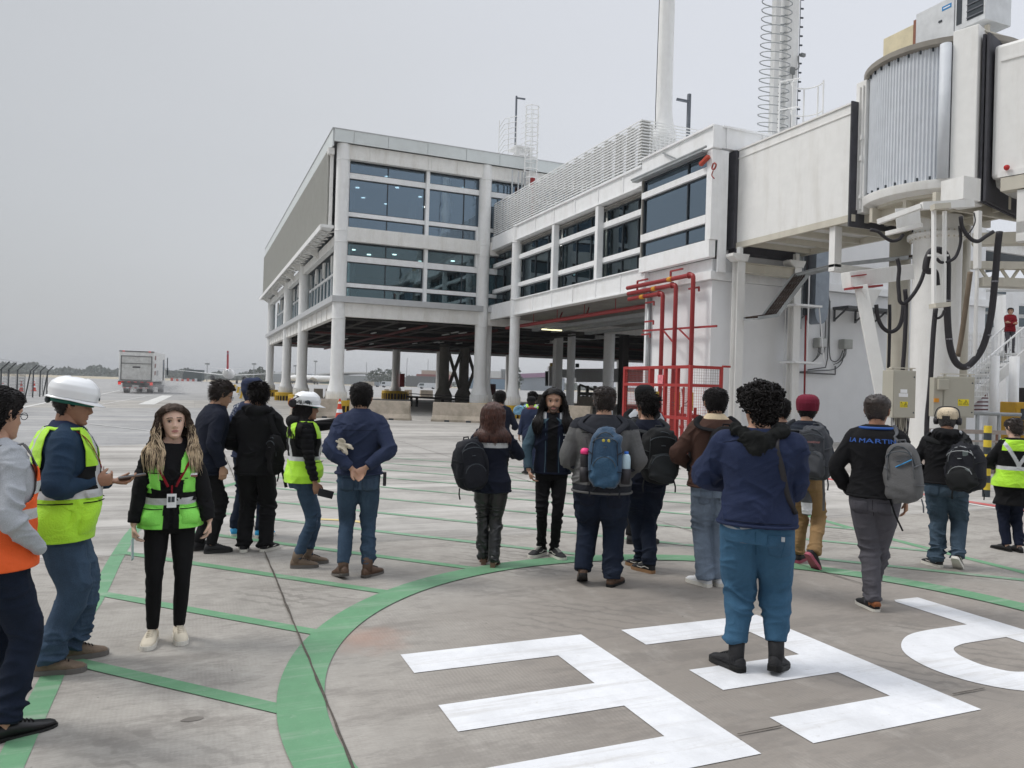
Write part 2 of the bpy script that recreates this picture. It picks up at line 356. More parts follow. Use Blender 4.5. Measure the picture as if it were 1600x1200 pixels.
M_JOINT=mat('joint_sealant',(.075,.065,.055),rough=.9,var=.35,vs=30,dirt=.5,dcol=(.2,.17,.14))
CX,CY,RO,RI=3.585,3.9,3.14,2.885
mb=MB(); n=160
vs=[(CX+math.cos(2*math.pi*i/n)*r_,CY+math.sin(2*math.pi*i/n)*r_,.008) for r_ in (RI,RO) for i in range(n)]
mb.add(vs,[(i,(i+1)%n,(i+1)%n+n,i+n) for i in range(n)]).build('painted_ring',M_GREEN,kind='structure')
def bandpts(pts,wd,z,name,m):
    pts=[Vector((p[0],p[1],0)) for p in pts]; L=[];Rr=[]
    for i,p in enumerate(pts):
        d=(pts[min(i+1,len(pts)-1)]-pts[max(i-1,0)]).normalized(); nn=Vector((-d.y,d.x,0))*wd/2
        L.append(p+nn);Rr.append(p-nn)
    k=len(pts); vs=[(p.x,p.y,z) for p in L+Rr]
    return MB().add(vs,[(i,i+1,i+1+k,i+k) for i in range(k-1)]).build(name,m,kind='structure')
left=[(-.70,-3),(-.70,5),(-.65,6.8),(-.62,8.4),(-.53,9.9),(-.28,11.1),(.1,12.2),(.55,13.2),(1.3,14.6),(2.4,16.2)]
lb=[ (p.x,p.y) for p in catm([(x,y,0) for x,y in left],5)]
bandpts(lb,.125,.0035,'painted_boundary',M_GREEN)
rb=[(7.86,-3),(7.88,4),(7.95,5.4),(8.03,6.6),(8.16,7.6),(8.35,8.6),(8.7,9.8),(9.2,11),(9.9,12.4)]
bandpts([(p.x,p.y) for p in catm([(x,y,0) for x,y in rb],5)],.12,.0035,'painted_boundary',M_GREEN)
def xl(y):
    for (x0,y0),(x1,y1) in zip(left,left[1:]):
        if y<=y1: return x0+(x1-x0)*(y-y0)/(y1-y0)
    return 2.4
def xr(y):
    for (x0,y0),(x1,y1) in zip(rb,rb[1:]):
        if y<=y1: return x0+(x1-x0)*(y-y0)/(y1-y0)
    return 9.9
for k in range(-1,12):
    c=4.66+1.567*k; seg=[];cur=[]
    for i in range(0,900):
        x=-.8+i*.0125; y=c-x
        ok=(xl(y)+.03<x<xr(y)-.03) and (math.hypot(x-CX,y-CY)>RO-.04) and y>-1
        if ok: cur.append((x,y))
        elif cur: seg.append(cur);cur=[]
    if cur: seg.append(cur)
    for s in seg:
        if len(s)>12: bandpts([s[0],s[-1]],.105 if k<6 else .10,.0055,'painted_hatch',M_GREEN if k<4 else M_GREENF)
# letters E, E, P facing the other way
def letter(polys,name='painted_letter'):
    mb=MB()
    for p in polys: mb.add([(x,y,.004) for x,y in p],[tuple(range(len(p)))])
    mb.build(name,M_WHITER,kind='structure')
for x0,x1 in ((1.285,2.60),(2.93,4.17)):
    s=x1-.345
    letter([[(s,2.92),(x1,2.92),(x1,4.78),(s,4.78)],[(x0,4.45),(s,4.45),(s,4.78),(x0,4.78)],[(x0,3.625),(s,3.625),(s,3.96),(x0,3.96)],[(x0,2.92),(s,2.92),(s,3.235),(x0,3.235)]])
bo=[(5.62,4.07),(5.24,4.07),(4.98,4.04),(4.78,3.95),(4.60,3.80),(4.50,3.62),(4.47,3.42),(4.52,3.22),(4.64,3.06),(4.82,2.96),(5.05,2.92),(5.62,2.92)]
bi=[(5.62,3.76),(5.24,3.76),(5.10,3.745),(4.98,3.70),(4.90,3.60),(4.875,3.50),(4.87,3.42),(4.89,3.35),(4.94,3.27),(5.03,3.235),(5.12,3.23),(5.62,3.23)]
bo=[(p.x,p.y) for p in catm([(x,y,0) for x,y in bo],4)]; bi=[(p.x,p.y) for p in catm([(x,y,0) for x,y in bi],4)]
letter([[bo[i],bo[i+1],bi[i+1],bi[i]] for i in range(len(bo)-1)]+[[(5.62,2.92),(5.94,2.92),(5.94,4.77),(5.66,4.77),(5.62,4.72)]])
# slab joints
def joint(a,b,wd,seed):
    rnd=random.Random(seed); k=int(max(abs(b[0]-a[0]),abs(b[1]-a[1]))/.12)+1; d=Vector((b[0]-a[0],b[1]-a[1],0)).normalized(); nn=Vector((-d.y,d.x,0)); L=[];Q=[];wob=0
    for i in range(k+1):
        p=Vector((a[0]+(b[0]-a[0])*i/k,a[1]+(b[1]-a[1])*i/k,0)); wob=wob*.7+rnd.uniform(-.0014,.0014)
        L.append(p+nn*(wd*rnd.uniform(.3,.8)+wob)); Q.append(p-nn*(wd*rnd.uniform(.3,.8)-wob))
    vs=[(p.x,p.y,.0105) for p in L+Q]; MB().add(vs,[(i,i+1,i+2+k,i+1+k) for i in range(k)]).build('pavement_joint',M_JOINT,kind='structure')
for i,x in enumerate((-9.5,-4.4)): joint((x,-4),(x,17.5),.010,i)
joint((.72,-4),(.72,28),.013,9)
for i,x in enumerate((5.83,10.9,16.0,21.1)): joint((x,-4 if x>7 else 5.2),(x,30),.011,i+20)
for i,y in enumerate((8.27,13.4,18.5,23.6)): joint((-9,y),(30,y),.008,i+40)
joint((.72,3.12),(1.27,3.12),.007,50); joint((2.62,3.12),(2.91,3.12),.009,51); joint((4.2,3.12),(4.48,3.12),.009,52); joint((5.96,3.12),(11.5,3.12),.007,53)
# worn white and red lines further out
bandpts([G(20,640)[:2],G(72,629)[:2],G(159,616)[:2],G(187,610)[:2]],.22,.005,'lane_line',M_OLDW)
bandpts([G(152,633)[:2],G(186,627)[:2],G(240,617)[:2]],.12,.005,'lane_line',M_OLDW)
bandpts([G(228,632)[:2],G(262,618)[:2]],.9,.005,'lane_line',M_OLDW)
bandpts([G(262,617.6)[:2],G(330,617)[:2],G(480,621)[:2]],.25,.005,'lane_line',M_OLDW)
bandpts([G(138,662)[:2],G(190,668)[:2],G(245,674)[:2]],.07,.005,'lane_line',M_OLDW)
bandpts([(12.2,-5),(12.18,9),(12.3,14)],.10,.005,'stand_line',M_OLDW)
bandpts([(12.42,-5),(12.42,9),(12.5,14)],.22,.005,'stand_line',M_REDP)
bandpts([(12.5,9.2),(14.5,11.6)],.2,.009,'stand_line',M_REDP)
bandpts([(1.45,9.85),(1.9,9.62),(2.05,9.4)],.10,.006,'worn_yellow_mark',mat('worn_yellow_paint',(.62,.50,.22),dirt=.8,dcol=(.46,.43,.38)))
rs=random.Random(4)
M_STAIN=mat('oil_stain',(.16,.145,.13),rough=.5,var=.2)
for (px,py,rx,ry) in ((301,1124,.028,.055),):
    p=G(px,py); MB().add([(p.x+math.cos(a)*ry*rs.uniform(.9,1.1),p.y+math.sin(a)*rx*rs.uniform(.9,1.1),.0026) for a in [i*math.pi/8 for i in range(16)]],[tuple(range(16))]).build('oil_stain',M_STAIN,kind='structure')
# ================================================================ TERMINAL
M_COL=mat('white_column_paint',(.82,.825,.82),rough=.5,var=.04,dirt=.28,dcol=(.48,.45,.39),streak=True)
M_COLP=mat('bright_white_paint',(.87,.88,.89),rough=.45,var=.04,dirt=.26,dcol=(.55,.53,.48),streak=True)
M_BEAM=mat('cream_beam_paint',(.80,.795,.77),rough=.5,var=.05,dirt=.34,dcol=(.46,.42,.35),streak=True)
M_FASC=mat('pale_fascia_panel',(.66,.70,.70),rough=.35,var=.03,dirt=.1)
M_BAND=mat('grey_edge_metal',(.50,.51,.52),rough=.4,var=.05,metal=.2)
M_FRAME=mat('dark_window_frame',(.035,.045,.055),rough=.4)
M_WALLW=mat('white_render_wall',(.82,.83,.845),rough=.75,var=.03,vs=1.2,dirt=.14,dcol=(.60,.60,.59),streak=True)
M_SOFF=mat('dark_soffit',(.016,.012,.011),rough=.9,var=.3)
M_SOFF2=mat('grey_soffit_board',(.30,.29,.27),rough=.8,dirt=.5,dcol=(.12,.1,.09))
M_PIPER=mat('red_pipe_paint',(.30,.028,.030),rough=.4,var=.08)
M_PIPERD=mat('dark_red_pipe',(.09,.014,.013),rough=.6,var=.2)
M_GALV=mat('galvanised_steel',(.36,.38,.39),rough=.45,metal=.35,var=.12,dirt=.3,dcol=(.2,.19,.17))
M_SCREEN=mat('grey_cladding',(.40,.40,.37),rough=.55,var=.05,dirt=.2)
M_GLASS=glassmat('window_glass',(.40,.50,.56),base=.34,refl=(.46,.59,.72),wave=.12)
M_GLASSP=glassmat('teal_window_glass',(.48,.62,.63),base=.17,refl=(.46,.58,.64),wave=.12)
M_YEL=mat('yellow_guard_paint',(.66,.42,.03),rough=.55,dirt=.35,dcol=(.25,.18,.08))
M_CONCB=mat('barrier_concrete',(.46,.40,.33),rough=.9,var=.12,vs=4,dirt=.75,dcol=(.22,.20,.15),bump=.3)
M_LAMPW=mat('ceiling_light_lens',(1,.98,.92),emit=5)
M_INT=mat('interior_wall',(.42,.47,.5),rough=.8)
M_INTD=mat('interior_dark',(.20,.23,.25),rough=.8)
M_FLOORI=mat('interior_floor',(.16,.17,.18),rough=.4)
T=empty('terminal_building',(7.5,43.45,0),label='two storey white terminal raised on round columns with grey cladding on its long left side',cat='building')
XR=72
def colm(mb,x,y,r_,z1,flare=True,n=20):
    if flare: mb.lathe([(r_*1.5,.72),(r_*1.5,1.12),(r_*1.36,1.3),(r_*1.1,1.65),(r_,2.0),(r_,z1)],(x,y,0),n)
    else: mb.lathe([(r_,0),(r_,z1)],(x,y,0),n)
def skirt(mb,x,y,r_,n=26):
    for i in range(n):
        a=2*math.pi*i/n; c,s=math.cos(a),math.sin(a)
        mb.bar((x+c*r_*1.5,y+s*r_*1.5,.72),(x+c*r_*1.5,y+s*r_*1.5,1.22),.035,.05)
cols=[(7.5,43.45),(16.12,43.45),(7.5,58.6),(7.5,68.8),(7.5,84.4)]
for x,y in cols:
    mb=MB(); colm(mb,x,y,.38,15.2); skirt(mb,x,y,.38)
    for z in (5.35,6.6,9.65,10.3,14.3): mb.lathe([(.392,z-.02),(.41,z),(.392,z+.03)],(x,y,0),20,caps=False)
    mb.build('column',M_COL,T,auto=True)
for x,y in ((21.2,84.5),(26.4,84.5),(35.1,84.5),(50.5,84.5),(60,84.5),(45,60),(58,60)):
    mb=MB(); colm(mb,x,y,.45,5.6,flare=x<22); mb.build('column',M_COL,T,auto=True)
# concrete pillars with X bracing under the hall
M_PILL=mat('bare_concrete_pillar',(.22,.205,.18),rough=.9,var=.15,dirt=.4,dcol=(.12,.1,.08))
P0=[(22.6,71.0),(25.0,72.0),(27.4,73.0)]
for x,y in P0:
    mb=MB(); mb.lathe([(.85,0),(.85,.8),(.50,1.5),(.48,5.7)],(x,y,0),16); mb.build('concrete_pillar',M_PILL,T,auto=True)
mb=MB()
for (a,b) in ((P0[0],P0[1]),(P0[1],P0[2])):
    mb.cyl((a[0]+.3,a[1],1.0),(b[0]-.2,b[1],5.5),.17,n=10); mb.cyl((b[0]-.3,b[1]-.1,1.0),(a[0]+.2,a[1]-.1,5.5),.17,n=10)
mb.build('cross_brace',M_PILL,T,smooth=True)
# slabs / soffit
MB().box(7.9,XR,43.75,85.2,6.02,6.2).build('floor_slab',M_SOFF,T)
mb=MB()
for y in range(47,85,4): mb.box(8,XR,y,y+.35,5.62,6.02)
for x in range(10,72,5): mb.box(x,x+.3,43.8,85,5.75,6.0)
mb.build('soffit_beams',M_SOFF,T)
MB().box(7.6,XR,84.9,85.3,5.42,6.6).box(7.6,XR,85.32,85.5,5.42,5.62).build('rear_edge_beam',M_BAND,T)
# services hung from the soffit
rd=random.Random(3)
mb=MB()
for x in (9.4,11.2,14.5,19,24): mb.cyl((x,44.3,5.42),(x+.2,84,5.42),.06,n=8)
for y in (45.2,52,61,70): mb.cyl((8.2,y,5.5),(XR-2,y+.1,5.5),.07,n=8)
mb.build('service_pipes',mat('shade_darkened_pipe',(.07,.065,.06),rough=.8),T,smooth=True)  # galvanised pipes; the soffit shade is put into their darker colour
mb=MB()
for y in (57,76): mb.cyl((8.2,y,5.36),(60,y+.2,5.36),.08,n=8)
mb.cyl((12.9,44.2,5.3),(13.1,84,5.3),.09,n=8); mb.cyl((17.5,44.3,5.28),(15.5,84,5.28),.09,n=8)
mb.build('sprinkler_pipes',M_PIPERD,T,smooth=True)
mb=MB()
for i in range(14):
    x=8.6+rd.random()*12; y=46+rd.random()*30; MB().box(x,x+.12,y,y+1.4,5.28,5.34).build('batten_light',mat('unlit_tube',(.55,.56,.55)),T)
# perimeter beams
def beams(name,m,lst,parent=T,**k):
    mb=MB()
    for b_ in lst: mb.box(*b_)
    return mb.build(name,m,parent,**k)
beams('lower_beam',M_BEAM,[(7.8,16.0,43.2,43.55,5.46,6.25),(7.35,7.7,43.8,85,5.46,6.25),(16.5,XR,43.3,43.6,5.46,6.25)],bevel=.01)
beams('edge_band',M_BAND,[(7.02,16.05,42.98,43.6,6.253,6.6),(7.02,7.9,43.602,85.3,6.253,6.6),(16.4,XR,43.05,43.65,6.253,6.6)],bevel=.01)
beams('middle_beam',M_BEAM,[(7.8,16.0,43.22,43.55,9.75,10.55),(7.35,7.7,43.8,85,9.7,10.25),(16.5,XR,43.3,43.6,9.75,10.55)],bevel=.01)
beams('upper_beam',M_BEAM,[(7.8,XR,43.22,43.55,14.38,15.2)],bevel=.01)
for x in (8.95,12.4,12.62,14.2): MB().box(x,x+.03,43.17,43.2,5.47,6.24).build('stiffener',M_BEAM,T); MB().box(x,x+.03,43.19,43.22,14.4,15.19).build('stiffener',M_BEAM,T)
for i in range(20):
    y=44.6+i*2.05; MB().box(7.31,7.35,y,y+.05,5.48,6.24).build('stiffener',M_BEAM,T)
# fascia panels and roof
mb=MB(); xs=[6.9,7.98,9.95,12.3,14.7,16.85,19.2,21.6,24,26.4,30,34,38,44,50,56,62,XR]
for a,b in zip(xs,xs[1:]): mb.box(a+.012,b-.012,43.02,43.1,15.22,15.92)
mb.build('fascia_panels',M_FASC,T)
mb=MB()
for i in range(18): mb.box(6.82,6.9,43.12+i*2.4,43.12+i*2.4+2.385,14.98,15.92)
mb.build('side_fascia',M_FASC,T)
MB().box(6.87,XR,43.07,86.5,15.3,15.88).build('roof',M_BAND,T)
MB().box(6.84,XR,42.99,43.06,15.921,15.96).box(6.78,6.9,43.0,86.5,15.921,15.96).build('roof_flashing',M_BAND,T)
# grey vertical cladding on the left side
mb=MB(); y=43.9; i=0
while y<86.2:
    wd=.19; dx=.05 if i%2 else 0
    mb.box(6.70+dx,6.80,y,y+wd-.015,10.62,14.95); y+=wd; i+=1
mb.build('vertical_cladding',M_SCREEN,T)
beams('cladding_end',M_BEAM,[(6.82,7.0,43.72,43.85,10.62,14.6),(6.66,7.0,43.5,43.88,14.6,14.95)])
beams('ledge',M_COL,[(6.35,7.1,41.9+1.7,86.3,10.45,10.61),(6.35,6.42,43.6,86.3,10.3,10.45)])
for x,y in cols[2:]+[(7.5,51.0),(7.5,76.5),(7.5,63.7)]:
    MB().exyz([(7.3,9.8),(7.3,10.44),(6.4,10.44),(6.4,10.36)],'Y',y-.08,y+.08).box(6.6,7.3,y-.3,y+.3,10.36,10.44).build('bracket',M_BEAM,T)
mb=MB()
for i in range(34):
    y=44.4+i*1.24; mb.bar((6.5,y,10.4),(7.3,y+1.1,10.4),.09,.06); mb.bar((7.3,y,10.4),(6.5,y+1.1,10.4),.06,.06)
mb.build('ledge_lattice',M_BEAM,T)
# side windows, lower storey (recessed, with white frames and V struts)
MB().box(8.2,8.24,44,85,6.6,9.7).build('side_glazing',M_GLASSP,T)
mb=MB()
for z in (6.62,7.0,8.55): mb.box(8.08,8.19,44,85,z,z+.16)
for i in range(28): mb.box(8.1,8.18,44.2+i*1.5,44.3+i*1.5,6.6,9.7)
mb.build('side_window_frames',M_COLP,T)
mb=MB()
for i in range(12):
    y=45.2+i*3.3; mb.exyz([(y,9.7),(y+.6,9.7),(y+.42,8.7),(y+.2,8.7)],'X',7.85,7.98)
mb.build('tapered_struts',M_BEAM,T)
MB().box(6.9,8.0,85.1,85.3,10.6,15.2).build('far_end_wall',M_SCREEN,T)
# front windows
def glz(x0,x1,y,rows,mull,name,m=M_GLASS,par=T,ax='Y'):
    """one framed window per row"""
    for z0,z1 in rows:
        if ax=='Y':
            mb=MB().box(x0,x1,y,y+.012,z0,z1); o=mb.build('window',m,par)
            f=MB().box(x0,x1,y-.05,y-.005,z0,z0+.05).box(x0,x1,y-.05,y-.005,z1-.05,z1)
            for q in [x0+.025]+list(mull)+[x1-.025]: f.box(q-.025,q+.025,y-.053,y-.002,z0+.051,z1-.051)
        else:
            mb=MB().box(y,y+.012,x0,x1,z0,z1); o=mb.build('window',m,par)
            f=MB().box(y-.05,y-.005,x0,x1,z0,z0+.05).box(y-.05,y-.005,x0,x1,z1-.05,z1)
            for q in [x0+.025]+list(mull)+[x1-.025]: f.box(y-.053,y-.002,q-.025,q+.025,z0+.051,z1-.051)
        f.build('frame',M_FRAME,o)
UP=[(10.56,11.22),(11.46,13.39),(13.70,14.37)]; LO=[(6.61,7.19),(7.42,8.64),(8.99,9.74)]
for rows,m in ((UP,M_GLASS),(LO,M_GLASSP)):
    glz(7.9,12.38,43.72,rows,[10.15],'w',m); glz(12.62,15.9,43.72,rows,[14.85],'w',m); glz(16.3,28,43.72,rows,[19,22,25],'w',m)
mb=MB()
for z0,z1 in ((11.22,11.46),(13.39,13.70),(7.19,7.42),(8.64,8.99)): mb.box(7.85,28,43.56,43.71,z0,z1)
mb.build('white_transoms',M_COLP,T,bevel=.008)
MB().box(12.40,12.60,43.40,43.70,10.553,14.377).box(12.40,12.60,43.40,43.70,6.603,9.747).build('white_mullion',M_COLP,T,bevel=.008)
MB().box(15.62,15.8,43.45,43.7,9.0,9.74).box(15.62,15.8,43.45,43.7,10.56,11.3).build('mullion_stub',M_COLP,T)
# interior
MB().box(8.3,XR,44,84,9.78,10.2).box(8.3,XR,44,84,14.45,15.2).build('interior_ceiling',M_INTD,T)
MB().box(8.3,XR,44,84,6.3,6.55).box(8.3,XR,44,84,10.21,10.35).build('interior_floor',M_FLOORI,T)
MB().box(8.3,XR,58,58.3,6.55,9.78).box(8.3,XR,60,60.3,10.35,14.45).build('interior_wall',M_INT,T)
for i,(x,y) in enumerate([(8.9,47),(10.6,46),(11.8,48.2),(9.5,49.5),(13.2,46),(14.6,47.6),(13.8,49.8),(15.6,46.2),(10.4,52),(12.2,53),(14.9,52.5)]):
    MB().lathe([(.13,14.40),(.13,14.44)],(x,y,0),12).build('ceiling_light',M_LAMPW,T)
for (x,y) in ((8.7,46),(9.9,47.2),(11.3,46.3),(13.4,48),(15.2,46.6),(10.5,50)):
    MB().lathe([(.13,9.73),(.13,9.77)],(x,y,0),12).build('ceiling_light',M_LAMPW,T)
mb=MB()
for x in (9.3,13.6,18): mb.cyl((x,50,6.5),(x,50,9.8),.3,n=12); mb.cyl((x,51,10.3),(x,51,14.5),.3,n=12)
mb.box(9,11.2,46,46.6,6.55,7.3).box(12.8,15.2,46.4,47,6.55,7.25)
mb.build('interior_columns',M_INT,T)
mb=MB().box(8.3,8.35,44,84,6.55,14.4); 
# ================================================================ PIER
P_=empty('pier_building',(16.8,22,0),label='white pier wing with banded windows and a railed roof screen beside the terminal',cat='building')
XF=28.5
for x,y in ((16.8,39.8),(16.8,44.2)):
    mb=MB(); colm(mb,x,y,.285,10.9,n=20); skirt(mb,x,y,.285,22)
    for z in (5.72,6.75,9.98,10.9): mb.lathe([(.30,z-.03),(.33,z),(.30,z+.03)],(x,y,0),20,caps=False)
    mb.build('column',M_COLP,P_,auto=True)
for x,y,r_ in ((26,50.6,.3),(26,45.0,.38),(28,40,.3),(28.2,33,.3)):
    mb=MB(); mb.lathe([(r_,0),(r_,6)],(x,y,0),18); mb.build('column',M_COLP,P_,auto=True)
MB().box(25.2,25.75,51.5,52.1,0,6).build('square_pillar',M_COL,P_)
MB().box(27.0,27.5,44.9,45.4,0,6).build('dark_pillar',M_SOFF,P_)
beams('lower_beam',M_COLP,[(16.6,16.9,26.3,39.52,5.82,6.70),(16.6,16.9,40.08,43.92,5.82,6.70),(16.52,16.98,26.3,39.52,5.80,5.86),(16.52,16.98,26.3,39.52,6.66,6.715),(28.2,28.5,26,60,5.6,6.5)],P_,bevel=.006)
beams('upper_beam',M_COLP,[(16.6,16.9,26.5,39.52,10.06,10.86),(16.6,16.9,40.08,43.92,10.06,10.86),(16.52,16.98,26.5,39.52,10.03,10.08),(16.52,16.98,26.5,39.52,10.84,10.885)],P_,bevel=.006)
mb=MB()
for y in (29.98,34.5): MB().box(16.55,16.85,y,y+.26,6.72,10.02).build('white_post',M_COLP,P_,bevel=.01)
for y in (27.9,30.05,32.3,34.6,36.9): MB().box(16.57,16.6,y,y+.1,5.87,6.65).build('stiffener',M_COLP,P_); MB().box(16.57,16.6,y,y+.1,10.09,10.83).build('stiffener',M_COLP,P_)
mb=MB()
for z0,z1 in ((7.46,7.68),(9.02,9.26)): mb.box(16.82,17.06,26.25,43.6,z0,z1); 
mb.build('white_transoms',M_COLP,P_,bevel=.006)
for a,b in ((26.3,30.0),(30.25,34.5),(34.77,39.5),(40.1,43.7)):
    glz(a,b,17.1,[(6.74,7.46),(7.68,9.02),(9.26,9.84)],[a+(b-a)*.30,a+(b-a)*.64],'w',M_GLASSP,P_,'X')
MB().box(16.95,17.05,26.3,43.7,9.85,10.02).box(16.86,16.93,26.3,43.7,9.9,9.95).build('window_head',M_SOFF2,P_)
MB().box(17.3,XF,22.2,43.0,10.03,10.8).build('roof',M_COL,P_)
MB().box(17.2,XF,22.2,43.0,6.0,6.7).box(17.0,XF,26.4,43,5.9,6.0).build('floor_slab',M_SOFF2,P_)
MB().box(24.4,24.6,26,43,6.7,10).box(19.5,19.6,26,30,6.7,9.2).box(18.6,22,33,33.1,6.7,9.6).box(20.5,20.6,36,43,6.7,9.5).build('interior_partition',mat('pale_partition',(.45,.52,.52)),P_)
mb=MB()
for y in (28.2,31.5,33.6,36.4,38): mb.box(18.6,18.72,y,y+1.2,9.72,9.76)
mb.build('interior_tube_lights',M_LAMPW,P_)
# roof screen: rails with stacked return blades
rl=MB(); st=MB()
zz=[10.98+.125*i for i in range(16)]
for z in zz:
    rl.box(16.66,16.71,26.75,43.25,z,z+.040)
    rl.box(17.5,17.53,26.75,43.25,z,z+.028)
    for k in range(18):
        y=26.78+k*.97; st.box(16.73,17.15,y,y+.22,z-.01,z+.035)
for k in range(18):
    y=26.78+k*.97; st.box(16.74,16.78,y+.06,y+.10,10.88,12.96); st.box(17.44,17.49,y+.4,y+.46,10.88,12.96)
rl.build('screen_rails',M_COLP,P_); st.build('screen_blades',mat('screen_grey_blade',(.52,.52,.50),rough=.5),P_)
mb=MB()
for z in zz: mb.box(16.66,19.5,26.70,26.74,z,z+.035)
mb.build('screen_return',M_COL,P_)
# bay at the pier end
beams('parapet_girder',M_COLP,[(16.5,16.75,21.75,26.35,10.34,11.05),(16.42,16.83,21.7,26.4,11.05,11.12),(16.42,16.83,21.7,26.35,10.28,10.34),(16.78,26.5,21.72,21.98,10.34,11.05),(16.84,26.5,21.64,22.06,11.05,11.12),(16.42,16.8,21.66,21.70,10.3,11.1)],P_,bevel=.006)
for x in (17.0,18.6,20.5,22.5,24.5): MB().box(x,x+.05,21.66,21.72,10.34,11.05).build('stiffener',M_COLP,P_)
glz(22.05,26.25,16.62,[(7.12,7.72),(8.03,9.46),(9.71,10.2)],[23.3],'w',M_GLASS,P_,'X')
beams('bay_transoms',M_COLP,[(16.46,16.61,22.05,26.25,7.725,8.025),(16.46,16.61,22.05,26.25,9.465,9.705)],P_)
beams('bay_apron',M_COLP,[(16.45,16.72,21.78,26.3,6.50,7.11)],P_,bevel=.01)
beams('corner_post',M_COLP,[(16.45,16.8,21.72,22.03,7.113,10.27),(16.8,17.15,21.72,21.8,6.0,10.27)],P_,bevel=.01)
beams('bay_side',M_SOFF2,[(16.5,17.1,26.26,26.32,6.75,10.25)],P_)
MB().box(16.2,16.46,22.0,26.6,10.2,10.27).cyl((16.3,21.9,10.36),(16.3,26.8,10.36),.045,n=8).bar((16.3,23.5,10.3),(16.45,24.8,10.95),.05).build('awning_rail',M_GALV,P_)
mb=MB()
for a in ((18,23),(18.2,25)): mb.lathe([(.14,10.0),(.14,10.04)],(a[0],a[1],0),10)
mb.build('ceiling_light',M_LAMPW,P_)
# base block
beams('base_block',M_WALLW,[(16.8,31,22.0,26.3,0,5.74)],P_,bevel=.01)
beams('block_ledge',M_COLP,[(16.55,16.9,26.0,26.3,5.75,6.49),(16.62,31.2,21.86,26.0,5.745,6.05),(16.78,31.0,22.0,26.25,6.053,6.499)],P_,bevel=.012)
beams('end_wall',M_WALLW,[(17.16,31,22.05,22.2,6.5,10.27)],P_)
MB().box(16.82,16.86,24.2,25.1,3.2,3.2+.02).build('wall_seam',M_COL,P_)
# ceiling of the undercroft by the block and its piping
mb=MB().cyl((17.6,24,5.35),(17.6,43,5.35),.10,n=10)
for y in (27,30,33,36,39): mb.cyl((17.6,y,5.4),(17.6,y,5.95),.02,n=6)
mb.bar((17.7,33,5.3),(18.4,34,5.9),.06).bar((17.7,36,5.3),(18.4,37,5.9),.06)
mb.build('sprinkler_main',M_PIPER,P_,smooth=False)
mb=MB()
for x in (19.3,20.6,23): mb.box(x,x+.35,26.5,43,5.25,5.32); mb.box(x,x+.03,26.5,43,5.32,5.42); mb.box(x+.32,x+.35,26.5,43,5.32,5.42)
mb.build('cable_tray',M_GALV,P_)
MB().box(19,20.3,40.8,40.92,5.2,5.27).build('lit_tube_light',mat('warm_tube',(1,.93,.55),emit=1.3),P_)
# ================================================================ JET BRIDGE AND FIXTURES
def PL(px,py,ax,val):
    d=cr*((px-800)/FPX)-cu2*((py-600)/FPX)+cf; i='XYZ'.index(ax); o=Vector((0,0,CAM_H)); return o+d*((val-o[i])/d[i])
def DP(px,py,dep):
    d=cr*((px-800)/FPX)-cu2*((py-600)/FPX)+cf; return Vector((0,0,CAM_H))+d*(dep/d.dot(fw))
M_JB=mat('warm_white_bridge_paint',(.80,.80,.785),rough=.45,var=.035,dirt=.30,dcol=(.50,.47,.41),streak=True)
M_JB2=mat('beige_bridge_paint',(.58,.55,.47),rough=.5,var=.05,dirt=.35,dcol=(.38,.34,.27),streak=True)
M_RUB=mat('rubber_bellows',(.055,.055,.065),rough=.75,var=.2)
M_CURT=mat('aluminium_curtain',(.62,.65,.69),rough=.55,var=.05)
M_BLK=mat('black_cable_sheath',(.022,.02,.024),rough=.55)
M_BRN=mat('dusty_cable_sheath',(.18,.14,.10),rough=.8)
M_AC=mat('white_unit_casing',(.62,.64,.66),rough=.45)
M_CREAM=mat('cream_duct_panel',(.62,.55,.38),rough=.6)
J=empty('fixed_jet_bridge',(19,21.5,0),label='long plain white fixed jet bridge tunnel joining the pier end to the round corner drum',cat='jet bridge')
TX0,TX1,TY0,TY1,TZ0,TZ1=17.5,20.5,16.62,21.62,7.06,10.30
MB().box(TX0,TX1,TY0,TY1,TZ0,TZ1).build('tunnel',M_JB,J,bevel=.02)
MB().box(TX0-.03,TX0,TY0,TY1,TZ1-.28,TZ1-.25).box(TX0-.04,TX1+.04,TY0-.02,TY1+.02,TZ1,TZ1+.05).build('roof_trim',M_JB,J)
mb=MB().box(TX0-.02,TX0+.12,TY0-.1,TY1,TZ0-.2,TZ0-.002).box(TX1-.12,TX1+.02,TY0-.1,TY1,TZ0-.2,TZ0-.002)
for y in (16.8,17.8,18.9,20,21.1): mb.box(TX0+.12,TX1-.12,y,y+.1,TZ0-.18,TZ0-.004)
mb.build('underframe',M_JB2,J)
MB().box(TX0-.12,TX1+.1,TY1+.005,TY1+.40,TZ0-.2,TZ1+.02).box(TX0-.02,TX1+.02,TY1+.005,TY1+.40,TZ0-.35,TZ0-.2).build('bellows',M_RUB,J)
mb=MB()
mb.box(TX0-.10,TX1+.1,TY0-.08,TY0-.03,TZ0-.35,TZ1+.05)
mb.build('bellows',M_RUB,J)
for (x,y) in ((17.42,21.35),(19.95,21.35)):
    mb=MB().box(x-.16,x+.16,y-.15,y-.13,0,6.35).box(x-.16,x+.16,y+.13,y+.15,0,6.35).box(x-.012,x+.012,y-.13,y+.13,0,6.35)
    mb.exyz([(x-.20,6.35),(x+.20,6.35),(x+.30,6.6),(x-.42,6.6),(x-.42,6.5)],'Y',y-.2,y+.2).box(x-.06,x+.1,y-.08,y+.08,6.6,6.86)
    mb.build('support_post',M_JB,J,bevel=.005)
